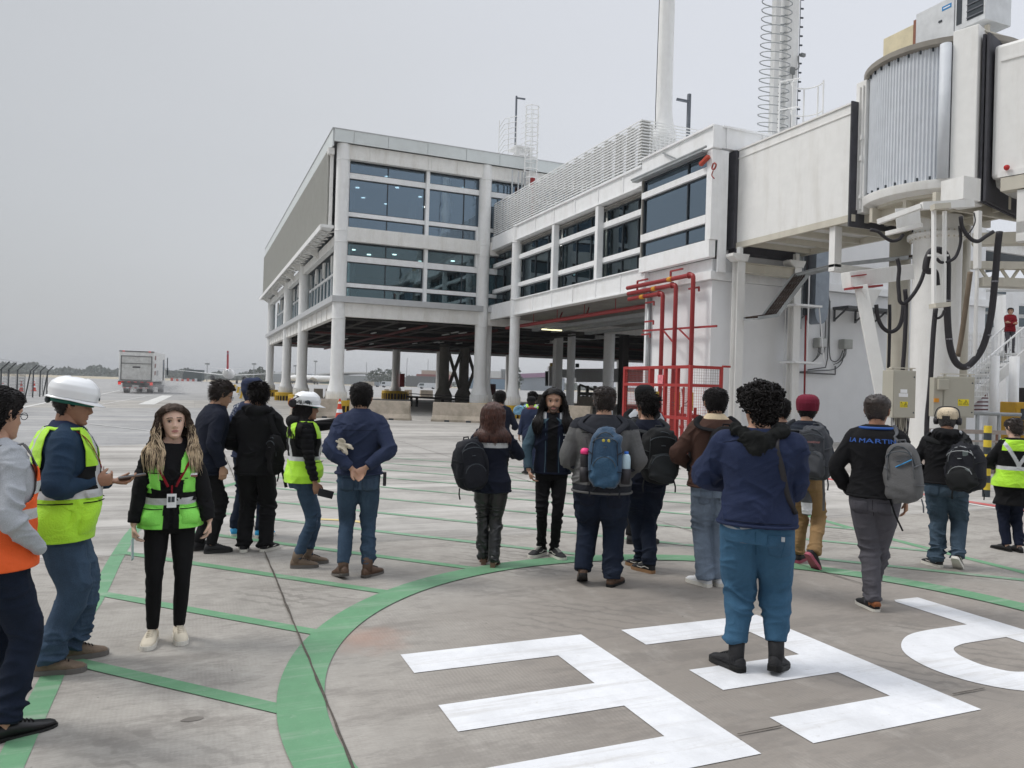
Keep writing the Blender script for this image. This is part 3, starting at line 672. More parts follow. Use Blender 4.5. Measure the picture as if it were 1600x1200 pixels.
MB().box(17.6,19.8,21.28,21.42,6.0,6.30).box(17.6,19.8,21.2,21.5,6.301,6.33).box(17.6,19.8,21.2,21.5,5.97,5.999).build('cross_beam',M_JB2,J)
# big drop frame under the tunnel and the strut
a=PL(1305,345,'X',17.7); b=PL(1305,418,'X',17.7)
MB().box(a.x-.12,a.x+.16,a.y-.13,a.y+.1,b.z,TZ0-.2).box(a.x-.12,a.x+2.4,a.y-.13,a.y+.1,b.z-.12,b.z+.10).build('drop_frame',M_JB,J,bevel=.01)
# ---- rotunda
RC=Vector((19.35,15.2,0))
RT=empty('bridge_rotunda',(RC.x,RC.y,0),label='round jet bridge corner drum with ribbed silver curtain standing on a thick white pillar',cat='jet bridge')
n=300; vs=[];fs=[]
for i in range(n+1):
    a=R(95)+R(215)*i/n; rr=1.86+(.035 if (i//2)%2 else -.0)
    for z in (7.5,11.05): vs.append((RC.x+math.cos(a)*rr,RC.y+math.sin(a)*rr,z))
MB().add(vs,[(2*i,2*i+2,2*i+3,2*i+1) for i in range(n)]).build('ribbed_curtain',M_CURT,RT)
MB().lathe([(1.75,7.2),(2.0,7.28),(2.04,7.45),(2.04,7.5),(1.7,7.52)],RC,48,).build('lower_rim',M_JB,RT,auto=True)
MB().lathe([(1.95,11.02),(2.02,11.06),(2.02,11.2),(1.9,11.24),(.3,11.32)],RC,48).build('roof_rim',mat('taupe_rim',(.26,.24,.21),rough=.6),RT,auto=True)
mb=MB()
for i in range(24):
    a=R(95)+R(215)*i/24; c,s=math.cos(a),math.sin(a)
    for z in (7.53,10.92): mb.bar((RC.x+c*1.91,RC.y+s*1.91,z),(RC.x+c*1.91,RC.y+s*1.91,z+.09),.05,.03)
mb.build('curtain_clips',M_FRAME,RT)
MB().lathe([(.62,0),(.62,6.25),(.78,6.3),(.78,6.4),(.62,6.42),(.62,6.9)],RC,36).build('pillar',M_JB,RT,auto=True)
mb=MB()
for i in range(30):
    a=i*2*math.pi/30; mb.cyl((RC.x+math.cos(a)*.71,RC.y+math.sin(a)*.71,6.24),(RC.x+math.cos(a)*.71,RC.y+math.sin(a)*.71,6.46),.02,n=6)
mb.lathe([(1.0,0),(1.0,.25)],RC,36)
mb.build('bolt_ring',M_JB2,RT)
mb=MB()
for dx in (-1.3,-.5,.5,1.3): mb.box(RC.x+dx-.06,RC.x+dx+.06,RC.y-1.7,RC.y+1.9,6.86,7.2)
for dy in (-1.2,-.3,.8,1.5): mb.box(RC.x-1.7,RC.x+1.7,RC.y+dy-.05,RC.y+dy+.05,6.75,7.15)
mb.lathe([(1.7,7.12),(1.7,7.2)],RC,32)
mb.build('floor_frame',M_JB2,RT)
# frame post between curtain and tunnel (left), vertical guide rails
for px,w_ in ((1347,.12),):
    p=PL(px,200,'X',17.75); MB().box(p.x-.05,p.x+.4,p.y-.16,p.y+.2,7.1,10.95).box(p.x-.1,p.x-.05,p.y-.1,p.y-.05,7.2,10.8).box(p.x-.1,p.x-.05,p.y+.02,p.y+.06,7.2,10.8).box(p.x-.14,p.x-.05,p.y-.12,p.y-.04,9.2,9.35).box(p.x-.14,p.x-.05,p.y-.12,p.y-.04,8.6,8.75).box(p.x-.14,p.x-.05,p.y-.12,p.y-.04,7.5,7.6).build('end_frame',M_JB,J,bevel=.01)
d2=Vector((.286,-.958,0)); p2=Vector((-.958,-.286,0))
def FR(a,b,z): v=RC+d2*a+p2*b; return Vector((v.x,v.y,z))
def obox(mb,a0,a1,b0,b1,z0,z1):
    vs=[FR(a0,b0,z0),FR(a1,b0,z0),FR(a1,b1,z0),FR(a0,b1,z0),FR(a0,b0,z1),FR(a1,b0,z1),FR(a1,b1,z1),FR(a0,b1,z1)]
    return mb.add(vs,[(0,3,2,1),(4,5,6,7),(0,1,5,4),(1,2,6,5),(2,3,7,6),(3,0,4,7)])
obox(MB(),.95,1.55,1.25,1.8,6.75,11.3).build('portal_post',M_JB,RT,bevel=.02)
obox(MB(),.95,1.5,-1.8,1.25,11.0,11.3).build('portal_header',M_JB,RT,bevel=.02)
mb=MB(); p=FR(1.0,1.62,0)
MB().cyl((p.x-.28,p.y+.12,7.5),(p.x-.28,p.y+.12,11.0),.14,n=16).build('roller_housing',M_CURT,RT,smooth=True)
obox(MB(),.7,1.0,1.3,1.85,6.9,7.05).build('roller_bracket',M_JB2,RT)
# ---- movable tunnel
K=empty('moving_jet_bridge',FR(2,0,0),label='boxy white movable jet bridge tunnel cut by the right edge behind a black rubber joint',cat='jet bridge')
mb=MB()
for i in range(2): obox(mb,1.60+.10*i,1.66+.10*i,-1.65,1.66,6.8,11.05)
mb.build('bellows',M_RUB,K)
mb=MB(); obox(mb,1.80,11.5,-1.5,1.5,7.35,10.75).build('tunnel',M_JB,K,bevel=.10)
mb=MB(); obox(mb,1.98,11.5,1.5,1.53,10.28,10.33); obox(mb,2.6,2.68,1.5,1.54,7.4,10.28); obox(mb,1.98,11.5,1.5,1.56,7.35,7.5); mb.build('side_trim',M_JB,K)
mb=MB(); obox(mb,2.05,11.5,1.2,1.55,7.0,7.33); obox(mb,2.05,11.5,-1.55,-1.2,7.0,7.33)
for i in range(9): obox(mb,2.3+i*1.05,2.42+i*1.05,-1.2,1.2,7.1,7.3)
mb.build('underframe',M_JB2,K)
mb=MB(); obox(mb,3.0,11.5,1.57,1.68,7.5,7.66).build('dark_rail',M_RUB,K)
mb=MB(); obox(mb,2.4,3.1,.6,1.5,5.9,6.98); obox(mb,2.4,8,1.25,1.5,5.7,6.2); mb.build('drive_beam',M_JB,K,bevel=.01)
mb=MB(); obox(mb,2.2,9,-.9,-.6,5.5,5.85); mb.build('lower_beam',M_JB2,K)
mb=MB(); mb.sphere(FR(2.2,1.62,7.55),.07,10,6).build('red_lamp',mat('red_lamp_lens',(.5,.02,.02),rough=.2),K)
# drive column near the far end, out of frame
for b in (-1.1,1.1): q=FR(9.5,b,0); MB().cyl((q.x,q.y,.5),(q.x,q.y,7),.16,n=14).build('lift_leg',M_JB,K,smooth=True)
for b in (-1.3,1.3):
    q=FR(9.5,b,.5); q2=FR(9.5,b+.3,.5); MB().cyl(q,q2,.5,n=24).build('wheel',M_RUB,K)
# ---- air conditioners on the drum roof
xx=18.55
def ybox(px0,px1,py0,py1,X,depthx,name,m,par,label=None):
    a=PL(px0,(py0+py1)/2,'X',X); b=PL(px1,(py0+py1)/2,'X',X); zt=PL((px0+px1)/2,py0,'X',X).z; zb=PL((px0+px1)/2,py1,'X',X).z
    return MB().box(X,X+depthx,b.y,a.y,zb,zt).build(name,m,par,bevel=.01),(a.y,b.y,zb,zt)
A=empty('cream_air_duct',(xx,15.9,11.3),label='cream box panel with a brown edge beside the white cooling unit on the drum roof',cat='duct')
o,e1=ybox(1380,1426,50,108,19.3,1.0,'panel_box',M_CREAM,A)
MB().box(19.28,19.36,e1[1]-.1,e1[1]-.02,e1[2],e1[3]+.1).build('brown_edge',mat('brown_edge_steel',(.25,.1,.06)),A)
A=empty('cooling_unit',(xx,15,11.3),label='white rooftop cooling unit with a small blue badge and dark louvred end',cat='air conditioner')
o,e2=ybox(1431,1490,8,84,xx,1.0,'casing',M_AC,A)
q=(e2[0],e2[1])
MB().box(xx-.006,xx,q[1]+.08,q[1]+.36,e2[3]-.28,e2[3]-.16).build('blue_badge',mat('badge_blue',(.02,.22,.5)),A)
MB().box(xx-.008,xx-.006,q[1]+.12,q[1]+.32,e2[3]-.235,e2[3]-.205).build('badge_lettering',M_WHITEP,A)
MB().box(xx-.02,xx,q[1]+.35,q[1]+.45,e2[2]+.8,e2[2]+.85).build('handle',M_FRAME,A)
a0=q[1]-.03
MB().box(xx,xx+1,a0-.85,a0,e2[2]+.35,e2[3]+.5).build('condenser',M_AC,A,bevel=.01)
mb=MB().box(xx-.01,xx,a0-.20,a0-.05,e2[2]+.5,e2[3]+.4).box(xx-.01,xx,a0-.80,a0-.35,e2[2]+.5,e2[3]+.4)
mb.build('grille',M_FRAME,A)
mb=MB()
for i in range(8): mb.box(xx-.03,xx-.01,a0-.8,a0-.35,e2[2]+.55+i*.17,e2[2]+.58+i*.17)
mb.build('grille_slats',mat('grille_slat',(.12,.13,.15)),A)
mb=MB().box(xx-.1,xx+1.1,a0-.95,e2[0]+.05,11.22,e2[2]-.002).bar((xx-.05,a0-.9,11.2),(xx-.05,e2[0],11.25),.1).bar((xx+.3,a0-.7,11.2),(xx+.3,a0-.7,e2[2]+.3),.1)
mb.build('mounting_frame',M_JB2,A)
# ---- raking strut, arm beam
S=empty('raking_strut',(18,15.5,0),label='slanting white box strut with red flange plates beside the thick pillar',cat='strut')
t0=DP(1345,447,19.2); b0=DP(1392,690,18.9)
MB().bar(t0,b0,.36,.30,upv=(0,0,1)).build('strut',M_JB,S,bevel=.01)
b1=DP(1420,425,20.2); t1=DP(1322,438,19.3)
MB().bar(t1,b1,.3,.40,upv=(0,0,1)).build('arm_beam',M_JB,S,bevel=.01)
MB().bar(DP(1326,451,19.1),DP(1372,447,19.35),.34,.05,upv=(0,0,1)).bar(DP(1324,433,19.3),DP(1348,430,19.4),.3,.03,upv=(0,0,1)).build('flange_plate',M_PIPER,S)
MB().exyz([(0,0),(.5,0),(.25,-.5)],'Y',-.02,.02).xf(Matrix.Translation(DP(1346,452,19.0))@Matrix.Rotation(-YAW,4,'Z')).build('gusset',M_JB,S)
# secondary columns behind
q=DP(1401,600,23.0); MB().cyl((q.x,q.y,0),(q.x,q.y,6.9),.30,n=20).build('beige_column',M_JB2,RT,smooth=True)
q=DP(1499,560,22.5); MB().cyl((q.x,q.y,0),(q.x,q.y,6.9),.22,n=16).build('beige_column',M_JB2,RT,smooth=True)
MB().bar(DP(1400,343,19.2),DP(1438,340,19.2),.02,.55,upv=(0,0,1)).xf(Matrix()).build('cover_plate',M_JB,RT)
mb=MB().bar(DP(1372,347,18.8),DP(1440,322,18.0),.12,.12).bar(DP(1440,322,18),DP(1520,318,18),.14,.18).bar(DP(1385,365,19),DP(1440,352,18.2),.1,.1).box(*(lambda p:(p.x-.3,p.x+.3,p.y-.3,p.y+.3,6.6,7.15))(DP(1500,330,18.6)))
mb.build('service_gantry',M_JB,RT)
# ---- cables
def cable(pts,dep,r_,name='hanging_cable',label='',m=M_BLK,par=None,k=6):
    P3=[DP(x,y,dep if not isinstance(dep,list) else dep[i]) for i,(x,y) in enumerate(pts)]
    o=MB().tube(catm(P3,k),r_,10).build(name,m,par,smooth=True)
    return o
def zq(lst): return [(1360+x/3.3333,320+y/3.3333) for x,y in lst]
CG='cables hanging round the jet bridge pillar'
big=empty('cable_loop',DP(1520,560,17.5),label='thick black cable hanging in a deep U loop right of the thick white pillar',cat='cable',group=CG)
cable(zq([(672,140),(662,230),(648,400),(628,580),(590,730),(540,810),(490,845),(445,820),(415,740),(402,600),(400,450),(402,320),(392,262),(360,235),(320,240),(298,275),(288,330),(300,345),(335,352),(345,420)]),17.6,.075,'thick_hose',par=big)
mb=MB()
for (x,y) in zq([(648,400),(610,680),(500,846),(410,700),(400,500)]): p=DP(x,y,17.6); mb.sphere(p,.085,8,6,(1,1,.5))
mb.build('cable_clamp',mat('grey_clamp',(.2,.2,.22)),big)
for pts,dep,r_,lab,m in (
 (zq([(340,540),(330,640),(322,760),(314,900),(306,1000),(296,1100),(292,1200)]),17.7,.055,'black cable running straight down the front of the thick white pillar',M_BLK),
 (zq([(285,330),(262,400),(225,465),(180,512),(155,505),(150,470),(145,400),(150,330),(140,280)]),18.3,.045,'black cable sagging across the left side of the thick white pillar',M_BLK),
 (zq([(180,440),(186,520),(182,650),(176,760),(168,860)]),18.4,.05,'black cable dropping into the left grey cabinet',M_BLK),
 (zq([(30,520),(40,590),(65,640),(105,662),(145,640),(165,590),(172,520)]),19.0,.05,'black cable hanging in a U left of the thick white pillar',M_BLK),
 (zq([(100,520),(101,600),(98,740),(95,850)]),19.2,.04,'thin dark cable falling behind the slanting strut',M_BLK),
 (zq([(520,350),(510,430),(495,540),(475,680),(455,790)]),18.4,.06,'dusty brown and black hose hanging inside the deep cable loop',M_BRN),
 (zq([(325,60),(322,150),(325,230)]),17.6,.035,'dark cable beside the upper end of the white guide rails',M_BLK),
 (zq([(470,60),(480,120),(520,175),(560,190),(600,165),(640,140)]),17.3,.045,'dark cable curling under the movable bridge from a round socket',M_BLK),
 (zq([(465,110),(470,190),(450,260),(420,290),(370,300),(345,280)]),17.4,.035,'dark cable looping between the guide rails and the thick pillar',M_BLK),
 (zq([(0,130),(40,140),(70,165),(110,188),(150,180),(172,155)]),18.6,.04,'dark cable slung below the ribbed drum',M_BLK),
 (zq([(330,560),(345,590),(370,580),(385,550)]),17.5,.03,'short dark cable hooked under the guide rail foot',M_BLK),
 (zq([(540,40),(545,90),(520,140),(490,160)]),17.3,.015,'thin wire hanging from the drum frame by the movable bridge',M_BLK)):
    o=cable(pts,dep,r_,m=m); tag(o,lab,'cable',CG)
G_=empty('guide_rail',DP(1467,480,17.5),label='pair of white vertical guide rails hanging in front of the thick pillar',cat='guide rail')
MB().bar(DP(1459,322,17.4),DP(1459,482,17.4),.075).bar(DP(1476,330,17.4),DP(1475,478,17.4),.065).build('rails',M_JB,G_)
MB().bar(DP(1457,478,17.3),DP(1480,476,17.3),.3,.1).bar(DP(1457,324,17.3),DP(1482,322,17.3),.2,.12).build('foot_box',M_JB2,G_)
MB().bar(DP(1450,399,17.45),DP(1482,399,17.45),.04).build('cross_bar',M_JB,G_)
o=MB().bar(DP(1527,420,17.6),DP(1523,560,17.6),.06).bar(DP(1528,330,17.6),DP(1527,420,17.6),.12).build('white_service_pipe',M_JB,smooth=False); tag(o,'thin white vertical service pipe seen through the deep cable loop','pipe')
# ---- cabinets
def cabinet(px,py,dep,wd,hg,dp,rz,label,small=False):
    p=DP(px,py,dep); E_=empty('electrical_cabinet',p,-YAW+rz,label=label,cat='cabinet',group='grey electrical cabinets by the pillar')
    mc=mat('cabinet_grey_paint',(.40,.385,.325),rough=.45,var=.04,dirt=.15)
    MB().box(-wd/2,wd/2,0,dp,0,hg).build('body',mc,E_,local=True,bevel=.008)
    MB().box(-wd/2+.02,wd/2-.02,-.014,-.002,.02,hg-.02).build('door',mc,E_,local=True,bevel=.004)
    mb=MB()
    for z in (.12,hg-.14): mb.cyl((wd/2-.06,-.02,z),(wd/2-.06,-.014,z),.018,n=10)
    mb.build('lock',M_FRAME,E_,local=True)
    MB().box(-wd/2+.05,-wd/2+.09,.05,.1,hg,hg+.05).box(wd/2-.09,wd/2-.05,.05,.1,hg,hg+.05).box(-wd/2-.02,wd/2+.02,.04,.12,hg+.05,hg+.07).build('mounting_lug',M_JB2,E_,local=True)
    return E_
def hazard(E_,cx,cz,wd,hg,y=-.016,two=True):
    MB().box(cx-wd/2,cx+wd/2,y-.003,y,cz-hg/2,cz+hg/2).build('hazard_label',mat('hazard_yellow',(.75,.62,.02),rough=.4),E_,local=True)
    mb=MB(); tx=cx+wd*.22; s=hg*.38
    for a,b in (((tx-s,cz-s*.8),(tx+s,cz-s*.8)),((tx+s,cz-s*.8),(tx,cz+s)),((tx,cz+s),(tx-s,cz-s*.8))): mb.bar((a[0],y-.005,a[1]),(b[0],y-.005,b[1]),.012,.004)
    mb.bar((tx+.008,y-.005,cz+s*.35),(tx-.010,y-.005,cz-s*.05),.012,.004).bar((tx-.010,y-.005,cz-s*.05),(tx+.004,y-.005,cz-s*.5),.012,.004)
    for q in (.15,-.1,-.3): mb.bar((cx-wd*.42,y-.005,cz+hg*q),(cx-wd*.12,y-.005,cz+hg*q),.012,.004)
    mb.sphere((cx-wd*.35,y-.004,cz+hg*.33),.014,8,5,(1,.2,1))
    mb.build('hazard_symbol',M_FRAME,E_,local=True)
c1=cabinet(1412,653,17.0,.60,1.06,.34,R(14),'grey electrical cabinet with two white labels above a yellow hazard sign')
hazard(c1,-.02,.30,.20,.13)
MB().box(-.12,.06,-.019,-.016,.56,.64).box(-.16,.08,-.019,-.016,.47,.55).build('white_label',M_WHITEP,c1,local=True)
c2=cabinet(1497,652,17.4,.70,.93,.30,R(-4),'grey electrical cabinet with a small hooded box on its left half')
hazard(c2,.10,.34,.24,.15)
MB().box(-.56,-.36,-.02,.2,0,.90).build('side_section',mat('cabinet_grey_paint',(0,0,0)),c2,local=True,bevel=.008)
MB().box(-.50,-.28,-.12,-.02,.62,.86).build('hooded_box',mat('cabinet_grey_paint',(0,0,0)),c2,local=True,bevel=.01)
MB().box(-.56,-.46,-.06,-.02,.33,.42).build('orange_socket',mat('orange_socket',(.6,.25,.02)),c2,local=True)
mb=MB()
rr=random.Random(5)
for i in range(16):
    x=-.24+i*.032; mb.tube(catm([(x,.1,.02),(x+rr.uniform(-.02,.02),.1,-.2),(x+rr.uniform(-.05,.05),.12,-.5),(x+rr.uniform(-.06,.06),.15,-1.15)],3),.009,6)
mb.build('wiring',M_BLK,c1,local=True,smooth=True)
# plinth and guard rail behind the cabinets
pl=DP(1500,672,18.5)
P2=empty('steel_plinth',(pl.x,pl.y,0),-YAW,label='low steel plinth with two long rails under the grey cabinets',cat='plinth')
MB().box(-.9,2.2,-.1,.6,.0,.5).box(-.9,2.4,-.14,-.1,.75,.80).box(-.9,2.4,-.14,-.1,.95,1.05).build('plinth_body',mat('dusty_steel',(.36,.31,.28),dirt=.4,dcol=(.2,.12,.09)),P2,local=True)
mb=MB()
for x in (-.8,0,.8,1.6,2.3): mb.box(x,x+.05,-.135,-.105,0,.95)
mb.build('plinth_posts',mat('rusty_steel',(.20,.09,.06),dirt=.4),P2,local=True)
br=DP(1522,640,21); B2=empty('grey_handrail',(br.x,br.y,0),-YAW,label='pale grey tube handrail behind the right cabinet',cat='handrail')
MB().cyl((0,0,1.4),(1.3,0,1.4),.05,n=8).cyl((.1,0,0),(.1,0,1.4),.05,n=8).cyl((.7,0,0),(.7,0,1.4),.05,n=8).cyl((0,0,.9),(1.3,0,.9),.04,n=8).build('rails',M_GALV,B2,local=True,smooth=True)
# ---- wall mounted kit on the end wall (plane Y=22)
def W(px,py,off=0.0): return PL(px,py,'Y',21.98-off)
for px,py,wd,hg,lab,pale in ((1277,536,.40,.36,'pale grey junction box with printed door, left of the pair on the end wall',1),(1317,538,.42,.36,'plain grey junction box, right of the pair on the white end wall',0)):
    p=W(px,py); E_=empty('junction_box',p,0,label=lab,cat='junction box',group='junction boxes on the end wall')
    mcb=mat('junction_box_grey',(.38,.39,.37),rough=.5)
    MB().box(-wd/2,wd/2,-.28,0,-hg/2,hg/2).build('box',mcb,E_,local=True,bevel=.01)
    MB().box(-wd/2+.05,wd/2-.03,-.29,-.282,-hg/2+.04,hg/2-.03).build('door',mat('junction_door',(.52,.53,.53)) if pale else mcb,E_,local=True)
    mb=MB()
    for i in range(3): mb.tube(catm([(-.05+i*.05,-.12,-hg/2),(-.08+i*.05,-.12,-hg/2-.25),(-.25+i*.02,-.08,-hg/2-.5),(-.5,-.05,-hg/2-.62)],5),.014,6)
    mb.build('conduit_tails',mat('grey_conduit',(.12,.125,.13)),E_,local=True,smooth=True)
def wallpipe(pts,r_,name,lab,cat_,m,off=.08,group=None,k=0):
    P3=[W(x,y,off) for x,y in pts]
    o=MB().tube(catm(P3,5) if k else P3,r_,8).build(name,m,smooth=True); tag(o,lab,cat_,group); return o
M_CON=mat('grey_conduit',(.12,.125,.13))
GC='conduits on the white end wall'
wallpipe([(1290,440),(1296,470),(1293,560),(1290,574),(1262,578)],.022,'conduit','grey conduit dropping right of the pale junction box and turning left','conduit',M_CON,group=GC)
wallpipe([(1297,470),(1296,550),(1303,565),(1312,560),(1317,548)],.02,'conduit','thin conduit curving up under the plain junction box','conduit',M_CON,group=GC,k=1)
wallpipe([(1318,552),(1315,567),(1303,577),(1280,579),(1250,581)],.02,'conduit','thin conduit from the plain box sweeping down left to the white shelf','conduit',M_CON,group=GC,k=1)
wallpipe([(1250,582),(1305,585),(1305,572)],.028,'conduit','lowest horizontal grey conduit below the two junction boxes','conduit',M_CON,group=GC)
wallpipe([(1281,488),(1282,526)],.014,'conduit','short straight conduit entering the pale junction box from above','conduit',M_CON,group=GC)
wallpipe([(1262,488),(1275,485),(1289,492),(1288,545),(1284,553),(1278,548)],.018,'conduit','conduit looping round the pale junction box','conduit',M_CON,group=GC,k=1)
wallpipe([(1246,570),(1250,500),(1262,488)],.02,'conduit','grey conduit rising left of the red riser','conduit',M_CON,group=GC)
o=MB().tube([W(1261,330,.35),W(1262,380,.35),W(1259,500,.35),W(1255,720,.35)],.035,10).build('red_riser',M_PIPER,smooth=True); tag(o,'single slim red riser pipe on the white end wall above the burgundy beanie','pipe')
D_=empty('duct_riser',W(1282,440,.3),label='blue grey rectangular air duct with a rounded foot on the white end wall',cat='duct')
a=W(1268,480,.55); b=W(1293,330,.55)
mb=MB().box(a.x,b.x,21.25,21.75,4.95,8.6)
prof=[(a.x+(b.x-a.x)/2+math.cos(t)*(b.x-a.x)/2,4.95+math.sin(t)*.55) for t in [math.pi+math.pi*i/14 for i in range(15)]]
mb.exyz(prof,'Y',21.26,21.74).build('duct_body',mat('blue_grey_duct',(.27,.31,.36),rough=.45,metal=.3),D_,auto=True)
mb=MB()
for i in range(3): mb.cyl((a.x-.16-.07*i,21.5,4.7),(a.x-.16-.07*i,21.5,8.4),.025,n=6)
mb.build('pipe_bundle',M_FRAME,D_)
q=W(1240,460,.2); MB().box(q.x-.1,q.x+.25,21.6,21.9,4.2,8.2).build('side_duct',mat('pale_duct',(.40,.44,.46)),D_)
# ladder
L_=empty('wall_ladder',(W(1222,600).x,21.8,0),label='thin white caged access ladder fixed to the end wall left of the red riser',cat='ladder')
x0=W(1225,600,.25).x; x1=W(1240,600,.25).x
mb=MB().cyl((x0,21.75,.6),(x0,21.75,7),.018,n=6).cyl((x1,21.75,.6),(x1,21.75,7),.018,n=6)
for i in range(21): mb.cyl((x0,21.75,.7+i*.3),(x1,21.75,.7+i*.3),.012,n=6)
mb.build('ladder_rungs',M_COL,L_)
mb=MB()
for z in (2.95,5.0): a=W(1227,578 if z<4 else 508,.5); mb.box(a.x,a.x+1.25,21.0,21.8,z-.04,z+.03)
mb.bar((x0+.45,21.1,3),(x0+.45,21.1,5),.035).bar((x0+1.25,21.1,3),(x0+.95,21.1,5),.03).bar((x0+.45,21.1,5),(x0+.45,21.1,6.2),.035)
mb.build('guard_frame',M_COLP,L_)
# cable tray
TR=empty('cable_tray',W(1190,495,.6),label='galvanised ladder cable tray that climbs diagonally below the white tunnel and runs to the pillar',cat='cable tray')
seg=[PL(1162,498,'Y',21.0),PL(1192,494,'Y',21.0),PL(1240,430,'Y',20.4),PL(1300,415,'Y',18.9),PL(1420,402,'Y',15.9)]
mb=MB(); cb=MB()
for a,b in zip(seg,seg[1:]):
    d=(b-a); ln=d.length; side=Vector((d.y,-d.x,0)).normalized() if abs(d.x)+abs(d.y)>.3 else Vector((0,-1,0))
    side=Vector((.35,-.94,0)) 
    a2=a+side*.55; b2=b+side*.55
    mb.bar(a,b,.03,.11,upv=(0,0,1)).bar(a2,b2,.03,.11,upv=(0,0,1))
    for i in range(int(ln/.28)+1): t=min(1,i*.28/ln); mb.bar(a+d*t-Vector((0,0,.03)),a2+d*t-Vector((0,0,.03)),.06,.04)
    for i in range(5): 
        o_=side*(.08+.09*i)+Vector((0,0,.03)); cb.tube([a+o_,b+o_],.035,6)
mb.build('tray',M_GALV,TR); cb.build('tray_cables',mat('tray_cable',(.045,.028,.022),rough=.8),TR)
B3=empty('wall_shelf',W(1335,482,.5),label='dark steel bracket shelf on the white end wall left of the slanting strut',cat='bracket')
a=W(1300,482); b=W(1362,480)
mb=MB().box(a.x,b.x+1,21.2,21.95,a.z-.05,a.z+.05)
for x in (a.x+.05,(a.x+b.x)/2+.1,b.x): mb.bar((x,21.9,a.z),(x,21.9,a.z-.5),.06).bar((x,21.9,a.z-.45),(x,21.3,a.z-.05),.05)
mb.build('shelf_frame',mat('dark_steel',(.08,.085,.09)),B3)
# ---- small lamp / red box at the bay corner
F_=empty('red_floodlight',PL(1105,252,'X',16.4),label='small orange red floodlight on a bracket at the upper corner of the bay',cat='floodlight')
p=PL(1104,250,'X',16.35); MB().bar(p+Vector((0,.35,-.08)),p+Vector((0,-.12,.10)),.15,.14).build('lamp_head',mat('orange_lamp',(.45,.06,.03)),F_,bevel=.03)
p=PL(1116,259,'X',16.3); MB().tube(catm([p+Vector((0,.0,.1)),p+Vector((0,-.1,0)),p+Vector((0,0,-.12)),p+Vector((0,.12,-.05)),p+Vector((0,.05,.1))],4),.03,8).tube(catm([p+Vector((0,.05,-.15)),p+Vector((0,.12,-.3)),p+Vector((0,-.02,-.45))],4),.02,6).build('hose_reel',mat('reel_red',(.3,.05,.04)),F_,smooth=True)
# ================================================================ RED PIPES + CAGE
V_=empty('fire_main_pipework',(16.4,24,0),label='three tall bright red fire pipes bending over in front of the white block wall',cat='pipework')
def pipe3(pts,r_,name,par=V_,m=M_PIPER):
    P3=[]
    for i,p in enumerate(pts):
        p=Vector(p)
        if 0<i<len(pts)-1:
            a=Vector(pts[i-1]);b=Vector(pts[i+1]); u=(a-p).normalized();v=(b-p).normalized(); e=.15
            for t in (0,.25,.5,.75,1): P3.append((p+u*e)*(1-t)**2+p*2*t*(1-t)+(p+v*e)*t*t)
        else: P3.append(p)
    return MB().tube(P3,r_,14).build(name,m,par,smooth=True)
for (yv,zt,x) in ((22.45,5.95,16.32),(23.55,5.72,16.36),(24.45,5.5,16.40)):
    pipe3([(x,26.9,zt),(x,yv,zt),(x,yv,.15)],.083,'red_pipe')
    MB().cyl((x,yv+1.3,zt),(x,yv+1.55,zt),.096,n=14).build('orange_band',mat('orange_band',(.62,.28,.02)),V_,smooth=True)
    MB().cyl((x,yv,2.6),(x,yv,2.72),.13,n=14).cyl((x,yv+.2,zt-.0),(x,yv+.28,zt),.12,n=14).build('coupling',M_PIPER,V_,smooth=True)
mb=MB().bar((16.5,25.9,4.15),(16.5,21.3,4.05),.07).bar((16.4,24.4,4.1),(16.4,23.7,3.6),.05).bar((16.4,23.4,4.1),(16.4,22.6,3.6),.05)
for y,z in ((26.2,6.15),(23.9,6.25)): mb.bar((16.35,y,z-.4),(16.35,y,z),.06).bar((16.35,y,z),(16.35,y-.75,z),.06)
for y,z in ((25.8,5.25),(25.8,4.5),(22.95,5.5),(26,4.0)): mb.bar((16.5,y,z),(16.5,y-.6,z),.06).bar((16.5,y-.6,z),(16.5,y-.6,z-.15),.05)
mb.build('pipe_bracket',M_PIPER,V_)
o=MB().cyl((16.7,25.85,0),(16.7,25.85,5.7),.085,n=12).cyl((16.7,25.85,5.55),(16.7,26.8,5.6),.085,n=12).build('grey_downpipe',M_GALV,smooth=True); tag(o,'grey steel downpipe left of the three red pipes','pipe')
# cage
CGE=empty('valve_cage',(13.0,18.0,0),label='bright red square tube cage with wire mesh doors around the fire valves',cat='cage')
M_CAGE=mat('cage_red_paint',(.36,.028,.026),rough=.42,var=.08,dirt=.15,dcol=(.35,.12,.1))
M_WIRE=mat('mesh_wire_red',(.42,.05,.045),rough=.5)
cx0,cx1,cy0,cy1,chh=13.05,14.12,17.95,21.5,2.52
mb=MB()
ys=[cy0,cy0+.62,cy0+1.24,cy0+2.05,cy1]
for y in ys: mb.box(cx0-.05,cx0+.05,y-.05,y+.05,0,chh)
for x,y in ((cx1,cy0),(cx1,cy1)): mb.box(x-.04,x+.04,y-.04,y+.04,0,chh)
for z in (chh-.04,1.95,.12): mb.box(cx0-.048,cx0+.048,cy0,cy1,z-.045,z+.045); mb.box(cx0+.05,cx1,cy0-.045,cy0+.045,z-.043,z+.043); mb.box(cx0+.05,cx1,cy1-.04,cy1+.04,z-.04,z+.04)
mb.box(cx0-.045,cx0+.045,cy0,cy0+1.24,.95,1.05); mb.box(cx1+.045,cx1+.3,cy0-.04,cy0+.04,chh-.02,chh+.04)
mb.build('cage_frame',M_CAGE,CGE,bevel=.004)
